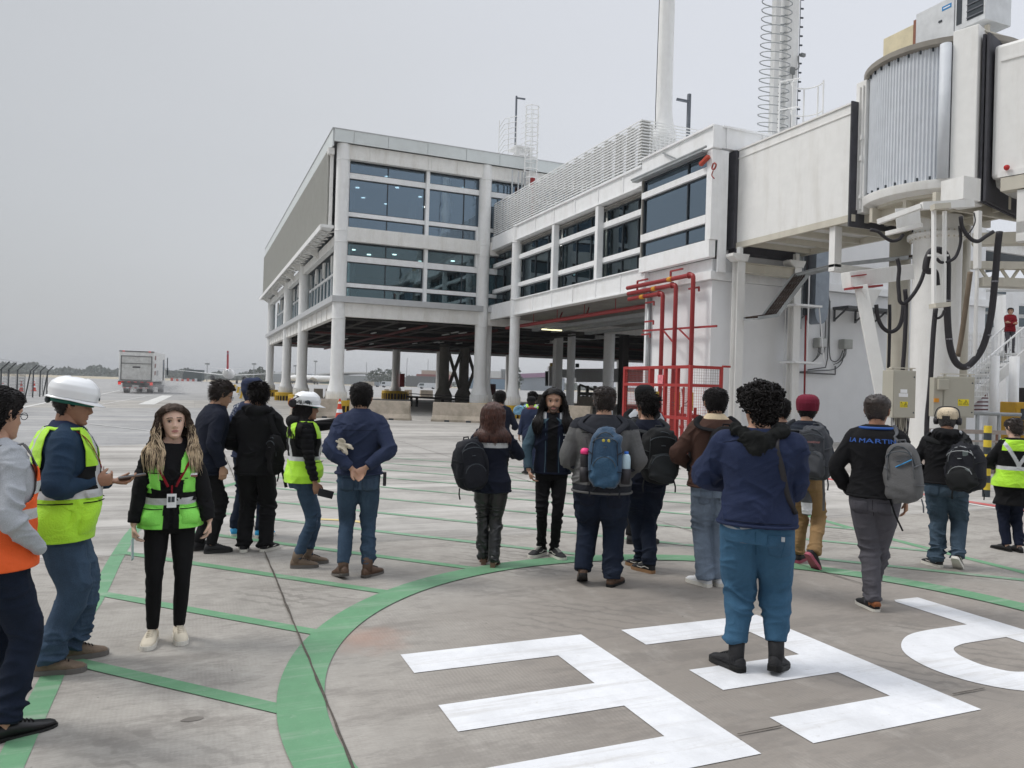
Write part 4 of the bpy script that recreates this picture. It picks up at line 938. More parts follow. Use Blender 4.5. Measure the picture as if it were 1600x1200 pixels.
def mesh_panel(x,ya,yb,za,zb,st=.055,name='wire_mesh',axis='Y',m=M_WIRE):
    mb=MB(); n1=int((yb-ya)/st); n2=int((zb-za)/st)
    for i in range(n1+1):
        y=ya+i*st
        if axis=='Y': mb.bar((x,y,za),(x,y,zb),.006)
        else: mb.bar((y,x,za),(y,x,zb),.006)
    for i in range(n2+1):
        z=za+i*st
        if axis=='Y': mb.bar((x,ya,z),(x,yb,z),.006)
        else: mb.bar((ya,x,z),(yb,x,z),.006)
    return mb.build(name,m,CGE)
for y in (ys[0]+.31,ys[1]+.31): MB().box(cx0-.02,cx0+.02,y-.018,y+.018,.16,1.9).build('door_bar',M_CAGE,CGE)
for a,b in ((ys[0],ys[1]),(ys[1],ys[2])):
    mesh_panel(cx0-.02,a+.06,b-.06,.2,.93); mesh_panel(cx0-.02,a+.06,b-.06,1.07,1.88)
mesh_panel(cx0,ys[3]+.06,ys[4]-.06,.2,1.9,.09); mesh_panel(cx0,ys[3]+.06,ys[4]-.06,2.0,2.45,.08)
mesh_panel(cy0,cx0+.06,cx1-.06,2.0,2.45,.08,axis='X',m=mat('mesh_wire_grey',(.25,.2,.2))); mesh_panel(cy0,cx0+.06,cx1-.06,.2,1.9,.08,axis='X')
for i,y in enumerate((18.5,19.15,20.3)):
    V=MB().cyl((13.65,y,0),(13.65,y,1.3),.045,n=10).cyl((13.52,y,1.05),(13.78,y,1.05),.06,n=10).tube([(13.5,y+math.cos(t)*.11,1.05+math.sin(t)*.11) for t in [2*math.pi*j/14 for j in range(15)]],.012,6,caps=False).sphere((13.65,y,.7),.08,10,8)
    V.build('valve',M_CAGE,CGE,smooth=False)
    MB().box(13.52,13.66,y+.12,y+.22,1.2,1.75).build('yellow_tag_plate',mat('tag_yellow',(.6,.42,.05)),CGE)
mb=MB()
for y in (18.3,18.9,19.7): mb.tube(catm([(13.3,y,1.85),(13.3,y+.1,1.5),(13.3,y+.3,1.45),(13.3,y+.4,1.85)],5),.012,6); mb.cyl((13.4,y,1.35),(13.4,y+.45,1.35),.012,n=6)
mb.build('chains',M_FRAME,CGE)
MB().box(cx0-.08,cx0-.06,ys[2]+.02,ys[2]+.3,1.98,2.25).build('pink_notice',mat('pink_notice',(.75,.22,.25),var=.3,vs=14),CGE)
# far side of yard: bent red frame behind the cage (third pipe enclosure)
# ================================================================ STAIR TOWER (right)
ST=empty('boarding_stair',(27,19,0),label='white steel stair with mesh panels climbing to a landing at the right edge',cat='staircase')
s0=Vector((24.4,19.6,0.2)); s1=Vector((28.3,18.45,3.56)); dd=(s1-s0); sd_=Vector((-.28,-.96,0))*1.1
s0=PL(1478,676,'Z',.1) if False else s0
for off,nm in ((Vector((0,0,0)),'near'),(-sd_,'far')):
    MB().bar(s0+off,s1+off,.09,.34,upv=(0,0,1)).build('stringer',M_JB,ST)
mb=MB()
for i in range(16):
    p=s0+dd*((i+.5)/16); mb.bar(p,p-sd_,.27,.03,upv=(0,0,1))
mb.build('treads',M_GALV,ST)
for off in (Vector((0,0,0)),-sd_):
    mb=MB().bar(s0+off+Vector((0,0,1.05)),s1+off+Vector((0,0,1.05)),.05).bar(s0+off+Vector((0,0,.18)),s1+off+Vector((0,0,.18)),.03)
    for i in range(27): p=s0+off+dd*(i/26); mb.bar(p+Vector((0,0,.1)),p+Vector((0,0,1.05)),.045 if i%9==0 else .018)
    mb.build('handrail',M_COLP,ST)
mb=MB().bar(s1,s1+Vector((4,-1.3,0)),.1,.3,upv=(0,0,1)); q=s1+Vector((2,-.65,0)); mb.bar(q-sd_*.5-Vector((1.98,-.64,0)),q-sd_*.5+Vector((2,-.65,0)),1.1,.06,upv=(0,0,1))
mb.build('landing',M_JB,ST)
mb=MB()
for i in range(40):
    p=s1+Vector((4,-1.3,0))*(i/39); mb.bar(p,p+Vector((0,0,1.05)),.02)
    p=p-sd_; mb.bar(p,p+Vector((0,0,1.05)),.02)
mb.bar(s1+Vector((0,0,1.05)),s1+Vector((4,-1.3,1.05)),.05).bar(s1-sd_+Vector((0,0,1.05)),s1-sd_+Vector((4,-1.3,1.05)),.05)
mb.build('landing_rail',M_COLP,ST)
mb=MB()
for px in (1552,1583): q=DP(px,640,27.5); MB().cyl((q.x,q.y,0),(q.x,q.y,3.4),.16,n=12).build('stair_post',M_COLP,ST,smooth=True)
# lower mesh fence panel left of stair
mb=MB(); q0=DP(1496,600,27); q1=DP(1546,600,27.5)
for i in range(13): a=q0.lerp(q1,i/12); mb.bar((a.x,a.y,1.9),(a.x,a.y,4.2),.02)
for z in [1.9+.2*i for i in range(12)]: mb.bar((q0.x,q0.y,z),(q1.x,q1.y,z),.03)
mb.build('mesh_panel',M_COL,ST)
# white building behind the stair
WB=empty('gate_lounge_building',(40,28,0),label='white building with slanted dark windows behind the boarding stair',cat='building')
def DBox(mb,px0,px1,py0,py1,dep,th):
    a=DP(px0,py1,dep);b=DP(px1,py1,dep);c=DP(px1,py0,dep);d=DP(px0,py0,dep); f=fw*th
    return mb.add([a,b,c,d,a+f,b+f,c+f,d+f],[(0,1,2,3),(7,6,5,4),(0,4,5,1),(1,5,6,2),(2,6,7,3),(3,7,4,0)])
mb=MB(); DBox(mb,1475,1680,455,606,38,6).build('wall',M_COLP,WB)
mb=MB(); DBox(mb,1475,1680,606,700,39,5).build('lower_wall',mat('plain_grey_wall',(.30,.32,.34)),WB)  # lower storey in one even mid grey
for (pp) in ([(1508,505),(1535,474),(1575,477),(1575,488),(1527,486),(1518,503)],[(1500,507),(1524,490),(1560,492),(1560,511),(1495,511)],[(1592,478),(1680,480),(1680,492),(1592,491)],[(1592,497),(1680,499),(1680,512),(1592,511)],[(1558,458),(1572,446),(1572,460)]):
    mb=MB(); a=[DP(x,y,37.9) for x,y in pp]; n=len(a); mb.add(a+[p+fw*.08 for p in a],[tuple(range(n)),tuple(range(2*n-1,n-1,-1))]+[(i,(i+1)%n,(i+1)%n+n,i+n) for i in range(n)]).build('window',mat('dark_slanted_glass',(.10,.13,.15),rough=.1,spec=.8),WB)
mb=MB(); DBox(mb,1470,1680,440,452,36,1); DBox(mb,1470,1680,520,526,36.5,.8); mb.build('cornice',M_COL,WB)
mb=MB(); DBox(mb,1544,1560,596,700,33,.6).build('white_pier',M_COLP,WB); mb=MB(); DBox(mb,1572,1592,460,700,35,.9); mb.build('white_pier',M_COLP,WB)
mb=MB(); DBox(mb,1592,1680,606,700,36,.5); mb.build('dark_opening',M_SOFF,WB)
mb=MB()
for y in (621,627,633,639): DBox(mb,1524,1556,y,y+2,32,.1)
DBox(mb,1538,1543,612,622,32,.2); mb.build('louvre',M_PIPERD,WB)
TRS=empty('steel_walkway_truss',DP(1560,430,26),label='cream steel walkway truss crossing behind the cable loop',cat='walkway')
mb=MB().bar(DP(1490,414,26),DP(1700,417,26),.3,.25).bar(DP(1530,441,26),DP(1700,447,26),.5,.3)
for i in range(6): mb.bar(DP(1530+i*32,417,26),DP(1546+i*32,440,26),.08).bar(DP(1562+i*32,417,26),DP(1546+i*32,440,26),.08)
mb.bar(DP(1520,375,20),DP(1640,372,19),.4,.3)
mb.build('truss_frame',M_JB2,TRS)
# yellow ground equipment at the right
YG=empty('yellow_ground_unit',(DP(1590,640,24).x,DP(1590,640,24).y,0),-YAW,label='yellow ground service unit partly hidden behind the person with the hair bun',cat='ground equipment')
MB().box(-.25,.55,-.3,.5,.8,1.75).box(-.2,.5,-.28,.5,.3,.8).build('housing',mat('equipment_yellow',(.60,.34,.02),dirt=.3),YG,local=True,bevel=.03)
MB().box(-.1,.12,-.33,-.302,1.2,1.55).box(.3,.45,-.33,-.302,1.3,1.6).build('dark_panel',M_FRAME,YG,local=True)
mb=MB(); 
for x in (-.1,.4): mb.cyl((x,-.3,.22),(x,.4,.22),.22,n=16)
mb.build('wheel',M_RUB,YG,local=True,smooth=False)
BL=empty('striped_bollard',(DP(1543,690,13.9).x,DP(1543,690,13.9).y,0),label='black and yellow striped bollard in front of the steel plinth',cat='bollard')
mb=MB()
for i in range(10): mb.cm=i%2; mb.cyl((BL.location.x,BL.location.y,i*.13),(BL.location.x,BL.location.y,i*.13+.13),.065,n=14,caps=i in(0,9))
mb.build('bollard_tube',[M_FRAME,mat('bollard_yellow',(.62,.48,.04))],BL,auto=True)
# ================================================================ ROOF MASTS
MT=empty('roof_mast',(21.6,27,10.8),label='tall tapering white mast with a flanged collar behind the pier parapet',cat='mast')
q=DP(1036,225,33.2); mx,my=q.x,q.y
MB().lathe([(.42,10.8),(.42,11.9),(.44,12.1),(.54,12.7),(.56,12.75),(.56,12.85),(.50,13.1),(.42,13.5),(.355,14),(.30,30)],(mx,my,0),28).build('mast_tube',M_COL,MT,auto=True)
mb=MB()
for i in range(18): a=i*2*math.pi/18; c,s=math.cos(a),math.sin(a); mb.exyz([(0,0),(.16,.68),(.0,.68)],'Y',-.015,.015) if False else mb.bar((mx+c*.44,my+s*.44,12.1),(mx+c*.55,my+s*.55,12.72),.03,.10)
for i in range(18): a=i*2*math.pi/18; c,s=math.cos(a),math.sin(a); mb.bar((mx+c*.55,my+s*.55,12.87),(mx+c*.38,my+s*.38,13.5),.02,.06)
mb.build('collar_fins',M_COL,MT)
MB().tube([(mx-.42,my-.1,11),(mx-.50,my-.1,14),(mx-.44,my-.1,22),(mx-.38,my-.1,30)],.018,6).build('lightning_cable',M_FRAME,MT)
M2=empty('ladder_mast',(24.1,26,10.8),label='tall square white mast with looping cage rings and a row of studs',cat='mast')
q=DP(1228,200,33.0); mx,my=q.x,q.y
MB().bar((mx,my,10.8),(mx+.12,my,30),.62,.5,upv=(0,1,0)).build('mast_tube',M_COL,M2,bevel=.02)
MB().bar((mx-.66,my+.1,10.8),(mx-.55,my+.1,30),.26,.26,upv=(0,1,0)).build('side_rail',M_COL,M2)
mb=MB()
for i in range(50):
    z=11+i*.375; xx_=mx-.60+.005*i
    pts=[(xx_+.42+math.cos(t)*.9 if False else xx_-.05+math.cos(t)*.68-.38,my-.3+math.sin(t)*.55,z+.12*math.sin(t)) for t in [2*math.pi*j/14 for j in range(15)]]
    mb.tube(pts,.022,6,caps=False); mb.bar((xx_+.12,my-.1,z),(mx-.28,my-.1,z+.08),.05)
mb.build('cage_ring',M_GALV,M2,smooth=True)
mb=MB().tube([(mx+.40,my-.2,10.8),(mx+.5,my-.2,30)],.015,6)
for i in range(48): z=11+i*.4; mb.bar((mx+.38+.0045*i,my-.2,z),(mx+.52+.0045*i,my-.2,z+.02),.05,.06)
mb.build('stud_cable',M_FRAME,M2)
MB().box(mx-.12,mx+.1,my-.36,my-.30,15.6,15.9).tube([(mx,my-.33,15.6),(mx-.08,my-.33,11)],.02,6).tube(catm([(mx+.1,my-.33,15.8),(mx+.3,my-.35,15.95),(mx+.25,my-.35,16.4),(mx+.45,my-.35,16.5)],4),.03,6).box(mx+.38,mx+.6,my-.42,my-.3,16.45,16.58).build('camera_and_box',mat('mid_grey_metal',(.2,.21,.21)),M2)
# safety rail beside mast 2 (curved)
SR=empty('curved_guard_rail',DP(1262,170,31),label='curved white guard rail on the roof right of the ladder mast',cat='guard rail')
mb=MB()
for z in (14.45,13.3):
    pts=[DP(1216,232,31)]+[DP(1260,180,31)+Vector((math.cos(t)*.62,math.sin(t)*.62,0)) for t in [R(200)-R(250)*j/14 for j in range(15)]]
    pts=[Vector((p.x,p.y,z+.1)) for p in pts]; mb.tube(pts,.03,6)
for j in (0,3,6,9,12,15): p=pts[min(j,len(pts)-1)]; mb.cyl((p.x,p.y,10.9),(p.x,p.y,14.5),.035,n=6)
mb.build('rails',M_COL,SR)
# lamp posts on roofs
for (bx,by,ty,dep,arm,lab) in ((805,245,150,50,16,'slim grey roof lamp post with one short arm above the terminal corner ladder'),(1075,212,147,34,-18,'grey T shaped roof lamp post right of the tall tapering mast')):
    b=DP(bx,by,dep); t=DP(bx+2,ty,dep); L=empty('roof_lamp_post',b,label=lab,cat='lamp post')
    wd=.10 if dep>40 else .13
    MB().bar(b-Vector((0,0,1)),t,wd).build('post',mat('slate_grey_metal',(.13,.145,.17)),L)
    a=DP(bx+arm,ty+(8 if arm<0 else 5),dep); m_=DP(bx+2,ty+(12 if arm<0 else 3),dep); MB().bar(m_,a,wd*1.1,.08).build('lamp_arm',mat('slate_grey_metal',(0,0,0)),L)
# platform + ladder on terminal roof
RL=empty('roof_access_ladder',DP(825,235,47),label='white caged roof ladder with a railed platform on the terminal corner above the screen',cat='ladder')
mb=MB(); c=DP(830,240,46.5)
for z in [c.z-3.2+.55*i for i in range(12)]:
    pts=[(c.x+math.cos(t)*.42,c.y+math.sin(t)*.42,z) for t in [2*math.pi*j/12 for j in range(13)]]
    mb.tube(pts,.028,6,caps=False)
for j in range(0,12,2): t=2*math.pi*j/12; mb.cyl((c.x+math.cos(t)*.42,c.y+math.sin(t)*.42,c.z-3.3),(c.x+math.cos(t)*.42,c.y+math.sin(t)*.42,c.z+2.9),.022,n=6)
mb.build('ladder_cage',M_COL,RL)
p=DP(808,238,47); MB().box(p.x-.3,p.x+1.2,p.y-.3,p.y+1.2,15.98,16.12).box(p.x-.2,p.x+1.1,p.y-.2,p.y+1.1,16.6,16.7).box(p.x-.1,p.x+.1,p.y-.1,p.y+.1,16,16.7).box(p.x+.8,p.x+1,p.y-.1,p.y+.1,16,16.7).build('platform',M_COL,RL)
mb=MB()
for k in range(7):
    z=16.3+k*.33; mb.tube([(p.x-1.0,p.y+.6,z-.4),(p.x-.85,p.y+.1,z),(p.x-.2,p.y-.3,z+.15)],.022,6).tube([(p.x+.1,p.y-.3,z-.25),(p.x+.7,p.y-.3,z+.15)],.022,6)
for q in ((-1.0,.6),(-.6,0),(-.2,-.3)): mb.cyl((p.x+q[0],p.y+q[1],15.9),(p.x+q[0],p.y+q[1],18.3),.025,n=6)
mb.build('platform_rails',M_COL,RL)
VP=empty('vertical_pipe_stack',DP(815,290,46),label='bundle of pale pipes with dark red joints below the roof ladder at the terminal corner',cat='pipework')
mb=MB(); c=DP(812,290,46.2)
for i,dx in enumerate((-.5,-.1,.15,.35)): mb.cyl((c.x+dx,c.y,11),(c.x+dx,c.y,14.9),.05,n=8)
mb.build('pipes',M_GALV,VP,smooth=True); MB().cyl((c.x+.85,c.y,12),(c.x+.85,c.y,14.6),.16,n=10).cyl((c.x+.85,c.y,13.2),(c.x+.85,c.y,13.4),.2,n=10).build('red_pipe',M_PIPER,VP)
# roof guard rail near lamp post 2
o=MB()
for z in (11.5,11.85,12.2): 
    a=DP(1072,200,34.5); b=DP(1110,204,32); o.bar((a.x,a.y,z+.3),(b.x,b.y,z+.3),.04)
a=DP(1072,200,34.5); o.bar((a.x,a.y,10.8),(a.x,a.y,12.5),.05)
o=o.build('roof_edge_rail',M_COL); tag(o,'short white three bar roof rail right of the T shaped lamp post','guard rail')
# ================================================================ BARRIERS, GUARDS, VEHICLES, BACKGROUND
def jersey(a,b,lab,grp='concrete barriers',hgt=.92,name='concrete_barrier',m=None):
    a=Vector(a);b=Vector(b); ln=(b-a).length; ang=math.atan2(b.y-a.y,b.x-a.x)
    E_=empty(name,(a.x,a.y,0),ang,label=lab,cat='barrier',group=grp)
    s=hgt/.92; prof=[(-.30*s,0),(.30*s,0),(.30*s,.10*s),(.20*s,.30*s),(.11*s,hgt),(-.11*s,hgt),(-.20*s,.30*s),(-.30*s,.10*s)]
    mb=MB(); 
    n=len(prof); vs=[(0+(.0 if i in(0,1,2,7) else .05),p[0],p[1]) for i,p in enumerate(prof)]+[(ln-(.0 if i in(0,1,2,7) else .05),p[0],p[1]) for i,p in enumerate(prof)]
    mb.add(vs,[tuple(range(n-1,-1,-1)),tuple(range(n,2*n))]+[(i,(i+1)%n,(i+1)%n+n,i+n) for i in range(n)])
    mb.build('barrier_body',m or M_CONCB,E_,local=True,bevel=.012)
    mb=MB(); 
    for x in (ln*.3,ln*.7): mb.box(x-.12,x+.12,-.31*s,.31*s,.0,.085)
    mb.build('lifting_slot',M_FRAME,E_,local=True); return E_
g=lambda x,y: G(x,y)
jersey(g(558,654.5)[:2]+(0,) if False else Vector((g(545,654).x,g(545,654).y,0)),Vector((g(642,657).x,g(642,657).y,0)),'weathered concrete barrier behind the helmeted man pointing, left of the gap')
jersey(Vector((g(675,658).x,g(675,658).y,0)),Vector((g(759,661).x,g(759,661).y,0)),'weathered concrete barrier right of the gap, in front of the braced pillars')
jersey(Vector((g(868,661).x,g(868,661).y,0)),Vector((g(925,664).x,g(925,664).y,0)),'concrete barrier right of the long haired man with yellow guard behind')
jersey(Vector((g(452,652).x,g(452,652).y,0)),Vector((g(528,653).x,g(528,653).y,0)),'concrete barrier behind the white cap helmet, left of the corner column')
for (x0,x1,y,lab) in ((489,505,624,'small far concrete barrier between two left hand columns'),(509,519,624,'small far concrete barrier just left of the corner column'),(632,643,622,'small far concrete barrier right of the lone yellow footed column'),(656,676,622.5,'far concrete barrier left of the braced pillars'),(770,782,633,'far concrete barrier just right of the paired white columns'),(838,860,631,'far concrete barrier behind the cap wearer'),(903,935,636,'far brown concrete barrier under the white bridge in the distance'),(600,612,621,'small far concrete barrier left of the lone yellow footed column'),(942,958,634,'far concrete barrier beside the dark pillar')):
    jersey(Vector((g(x0,y).x,g(x0,y).y,0)),Vector((g(x1,y+.4).x,g(x1,y+.4).y,0)),lab,'far concrete barriers',1.05)
# yellow and white plastic-look blocks along the lane
for i,t in enumerate(np.linspace(0,1,7)):
    a=g(363+ (381-363)*t,606+(628-606)*t**1.5); mb_=M_CONCB if i%2 else M_YEL
    jersey(Vector((a.x,a.y,0)),Vector((a.x+.35,a.y+1.6,0)),'low lane block in the receding yellow and pale row by the left columns','lane blocks',.75,'lane_block',M_YEL if i%2 else mat('pale_block',(.6,.56,.48)))
# column guards
def guard(x,y,r_,lab,n=22,h_=.72):
    E_=empty('column_guard',(x,y,0),label=lab,cat='bollard guard',group='yellow column guards')
    mb=MB(); mb.lathe([(r_+.02,h_-.30),(r_+.03,h_-.02),(r_-.1,h_),(r_-.25,h_)],(x,y,0),28,caps=False)
    for i in range(n):
        a=2*math.pi*i/n; mb.bar((x+math.cos(a)*r_,y+math.sin(a)*r_,0),(x+math.cos(a)*r_,y+math.sin(a)*r_,h_-.28),.06,.13)
    mb.build('guard_ring',M_YEL,E_); MB().lathe([(r_-.08,0),(r_-.08,h_-.05)],(x,y,0),24).build('guard_core',mat('dark_rubber_core',(.08,.05,.03)),E_,smooth=False)
guard(7.5,43.45,.95,'yellow slotted guard round the foot of the corner column')
guard(7.5,58.6,.9,'yellow slotted guard under the second left column'); guard(7.5,68.8,.9,'yellow slotted guard under the third left column from the corner'); guard(7.5,84.4,.9,'yellow slotted guard under the farthest left column')
guard(16.4,43.6,.9,'yellow guard under the tan column beside the paired white columns'); guard(16.8,39.8,.8,'yellow guard at the foot of the white pier column by the long haired man'); guard(17.0,45.2,.7,'yellow guard between the two columns at the inner corner')
guard(21.2,84.5,1.5,'wide yellow guard round the lone far column with a red box',26,.95)
o=MB().box(21.5,22.0,83.6,83.9,1.4,2.9).build('red_extinguisher_box',M_PIPER); tag(o,'dark red box fixed to the lone far column','box')
o=MB().box(26.8,27.5,69.5,70,.5,2.0).build('red_hose_cabinet',M_PIPERD); tag(o,'dark red cabinet between the braced pillars','cabinet')
# steel trolley rails beneath the pillars
TRL=empty('baggage_dolly',(18,56,0),label='low dark steel dolly frame parked in front of the braced pillars',cat='trolley')
a=g(640,628);b=g(748,634)
q0=DP(640,609,60); q1=DP(752,617,52)
MB().bar((q0.x,q0.y,.75),(q1.x,q1.y,.75),.5,.14,upv=(0,0,1)).bar((q0.x,q0.y,1.0),(q1.x,q1.y,.95),.1,.06,upv=(0,0,1)).build('frame',M_SOFF,TRL)
mb=MB()
for t in (.03,.12,.5,.9): p=q0.lerp(q1,t); MB().box(p.x-.08,p.x+.08,p.y-.1,p.y+.1,0,.7).build('leg',M_SOFF,TRL)
# cone
def cone(p,h_,lab):
    E_=empty('traffic_cone',(p.x,p.y,0),label=lab,cat='traffic cone',group='orange traffic cones')
    MB().lathe([(h_*.2,.02),(h_*.035,h_)],(0,0,0),16).build('cone_body',mat('cone_orange',(.62,.06,.03),rough=.5),E_,local=True,smooth=False)
    MB().lathe([(h_*.145,h_*.38),(h_*.10,h_*.60)],(0,0,0),16,caps=False).lathe([(h_*.075,h_*.78),(h_*.055,h_*.88)],(0,0,0),16,caps=False).build('white_band',M_WHITEP,E_,local=True)
    MB().box(-h_*.25,h_*.25,-h_*.25,h_*.25,0,.04).build('base',mat('cone_orange',(0,0,0)),E_,local=True)
cone(g(33,611.5),.95,'orange traffic cone behind the fence, left of the pair'); cone(g(53,611),.95,'orange traffic cone behind the fence, right of the pair')
cone(g(4,615),.9,'orange traffic cone at the far left edge behind the fence')
q=DP(530,655,34); cone(Vector((q.x,q.y,0)),1.0,'dark red cone in front of the yellow corner column guard')
# fence
FE=empty('perimeter_fence',G(72,618),label='thin wire fence on dark posts with angled barbed tops at the left edge',cat='fence')
M_POST=mat('dark_fence_post',(.06,.065,.07),rough=.6)
base=[G(-60,652),G(-25,642),G(0,634),G(12,630),G(26,626.5),G(39,622.5),G(51,621),G(62,620),G(67,619.2),G(73,618.5)]
tops=[]
for i,p in enumerate(base):
    lean=Vector((.0 if i not in (5,8) else .28,0,0)); H_=1.9 if p.length>42 else 1.95
    t=p+lean+Vector((0,0,H_)); t2=t+rt*.42+Vector((0,0,.40)); tops.append(t)
    MB().cyl(p,t,.045,n=8).cyl(t,t2,.035,n=8).build('fence_post',M_POST,FE)
mb=MB()
for a,b in zip(base,base[1:]):
    for z in (.15,1.0,1.8): mb.cyl(a+Vector((0,0,z)),b+Vector((0,0,z)),.008,n=4)
    for k in range(3): 
        o_=rt*(.14*(k+1))+Vector((0,0,2.15+.17*(k+1))); mb.cyl(a+o_-Vector((0,0,.3)),b+o_-Vector((0,0,.3)),.006,n=4)
    L=(b-a).length; nn=int(L/.32)
    for i in range(nn):
        t=i/nn; t2=min(1,t+.25*1.0/max(L,1)*6); p=a.lerp(b,t); q=a.lerp(b,t2); mb.cyl(p+Vector((0,0,.1)),q+Vector((0,0,1.8)),.005,n=3); mb.cyl(q+Vector((0,0,.1)),p+Vector((0,0,1.8)),.005,n=3)
mb.build('wire_mesh',mat('fence_wire',(.17,.175,.18)),FE)
# ---------------- truck
tp=G(212,614.5); TK=empty('catering_truck',(tp.x,tp.y,0),-R(2.0)+R(-4),label='white high loader box truck driving away with red tail lights and wheel spray',cat='truck')
W2=1.62
MB().box(-W2,W2,0,7.4,1.45,5.1).build('box_body',mat('truck_box_white',(.80,.80,.78),dirt=.2,dcol=(.35,.33,.3),streak=True),TK,local=True,bevel=.04)
MB().box(-W2+.25,W2-.25,-.04,-.002,1.55,4.45).build('roller_door',mat('truck_door',(.62,.62,.60),dirt=.3),TK,local=True)
mb=MB()
for z in (1.55,4.42): mb.box(-W2+.2,W2-.2,-.08,-.042,z,z+.08)
for x in (-W2+.18,W2-.26,): mb.box(x,x+.08,-.08,-.042,1.55,4.5)
mb.box(-W2,W2,-.05,-.003,4.98,5.1).box(-W2+.25,W2-.25,-.09,-.042,3.55,3.62)
mb.build('door_frame',mat('dark_trim',(.16,.16,.16)),TK,local=True)
MB().box(-.35,.35,-.06,-.045,3.05,3.25).build('rear_sign',mat('dark_sign',(.12,.12,.12),var=.5,vs=12),TK,local=True)
mb=MB()
for z in (4.05,3.1,2.2): mb.add([(W2+.012,.35,z),(W2+.012,1.1,z+.1),(W2+.012,1.1,z+.6),(W2+.012,.35,z+.5)],[(0,1,2,3)])
mb.build('side_emblem',mat('brown_emblem',(.30,.16,.14)),TK,local=True)
vs_,fs_=textmesh('BO',.9); MB().add([(W2+.012,2.3+v.x,2.5+v.y) for v in vs_],fs_).build('side_lettering',mat('side_letter_grey',(.42,.43,.45)),TK,local=True)
MB().box(-1.3,1.3,.3,9.6,.75,1.3).box(-W2,W2,-.25,.1,1.2,1.44).build('chassis',mat('black_chassis',(.045,.045,.045)),TK,local=True)
MB().box(-1.35,1.35,7.6,9.8,.9,3.6).build('cab',mat('truck_box_white',(0,0,0)),TK,local=True,bevel=.12)
MB().box(1.35,1.37,8.2,9.3,2.3,3.2).box(W2+.002,W2+.02,5.9,6.9,1.6,4.3).build('side_window',mat('dark_glass',(.05,.06,.07),rough=.1),TK,local=True)
mb=MB()
for s in (-1,1): mb.box(s*1.75-.06,s*1.75+.06,8.6,8.7,2.3,3.3); mb.bar((s*1.35,8.6,3.3),(s*1.75,8.65,3.2),.05)
mb.bar((W2+.25,7.4,2.4),(W2+.25,7.4,4.6),.08).build('mirror',M_FRAME,TK,local=True)
for s in (-1,1):
    for y in (1.6,8.7):
        mb=MB().cyl((s*1.35,y,.5),(s*.85,y,.5),.5,n=22); o=mb.build('wheel',M_RUB,TK,local=True); MB().cyl((s*1.37,y,.5),(s*1.34,y,.5),.26,n=16).build('rim',M_GALV,o,local=True)
for s in (-1,1): MB().box(s*1.45-.14,s*1.45+.14,-.30,-.252,1.0,1.35).build('tail_light',mat('tail_light_red',(.7,.03,.02),emit=.35),TK,local=True); MB().box(s*1.2-.1,s*1.2+.1,-.1,-.052,5.0,5.08).build('marker_light',mat('tail_light_red',(0,0,0)),TK,local=True)
mb=MB()
for i in range(9): 
    if i%2==0: mb.box(-1.35+i*.3,-1.35+i*.3+.27,-.28,-.252,1.3,1.42); mb.box(-1.1+i*.25,-1.1+i*.25+.22,-.28,-.252,.62,.70)
mb.build('red_reflector',mat('reflector_red',(.5,.04,.04)),TK,local=True)
MB().box(-1.2,1.2,-.25,-.2,.58,.74).box(-.3,.3,-.26,-.251,.78,.98).build('rear_bumper',mat('bumper_white',(.5,.5,.5)),TK,local=True)
# spray: a soft volume behind the wheels
def volume(name,loc,size,dens,col,label,cat,noise=True):
    me=bpy.data.meshes.new(name); bm=bmesh.new(); bmesh.ops.create_icosphere(bm,subdivisions=3,radius=1); bm.to_mesh(me); bm.free()
    o=bpy.data.objects.new(name,me); COL.objects.link(o); o.location=loc; o.scale=size
    m=bpy.data.materials.new(name); m.use_nodes=True; t=m.node_tree; t.nodes.clear()
    v=N(t,'ShaderNodeVolumePrincipled'); v.inputs['Color'].default_value=(*col,1); 
    tcn=N(t,'ShaderNodeTexCoord'); ln=N(t,'ShaderNodeVectorMath',operation='LENGTH'); t.links.new(tcn.outputs['Object'],ln.inputs[0])
    r=N(t,'ShaderNodeMapRange'); r.inputs[1].default_value=.2; r.inputs[2].default_value=1; r.inputs[3].default_value=1; r.inputs[4].default_value=0; t.links.new(ln.outputs['Value'],r.inputs[0])
    nn=N(t,'ShaderNodeTexNoise'); nn.inputs['Scale'].default_value=3; t.links.new(tcn.outputs['Object'],nn.inputs['Vector'])
    r2=N(t,'ShaderNodeMapRange'); r2.inputs[1].default_value=.35; r2.inputs[2].default_value=.7; r2.inputs[4].default_value=dens; t.links.new(nn.outputs[0],r2.inputs[0])
    ml=N(t,'ShaderNodeMath',operation='MULTIPLY'); t.links.new(r.outputs[0],ml.inputs[0]); t.links.new(r2.outputs[0],ml.inputs[1]); t.links.new(ml.outputs[0],v.inputs['Density'])
    o2=N(t,'ShaderNodeOutputMaterial'); t.links.new(v.outputs[0],o2.inputs['Volume']); me.materials.append(m)
    tag(o,label,cat,kind='stuff'); return o
volume('wheel_spray',(tp.x+1.2,tp.y+2,.5),(4.2,8,1.2),.30,(1,1,1),'pale wheel spray trailing low behind the truck','spray')
TK.scale=(1,1,.84)
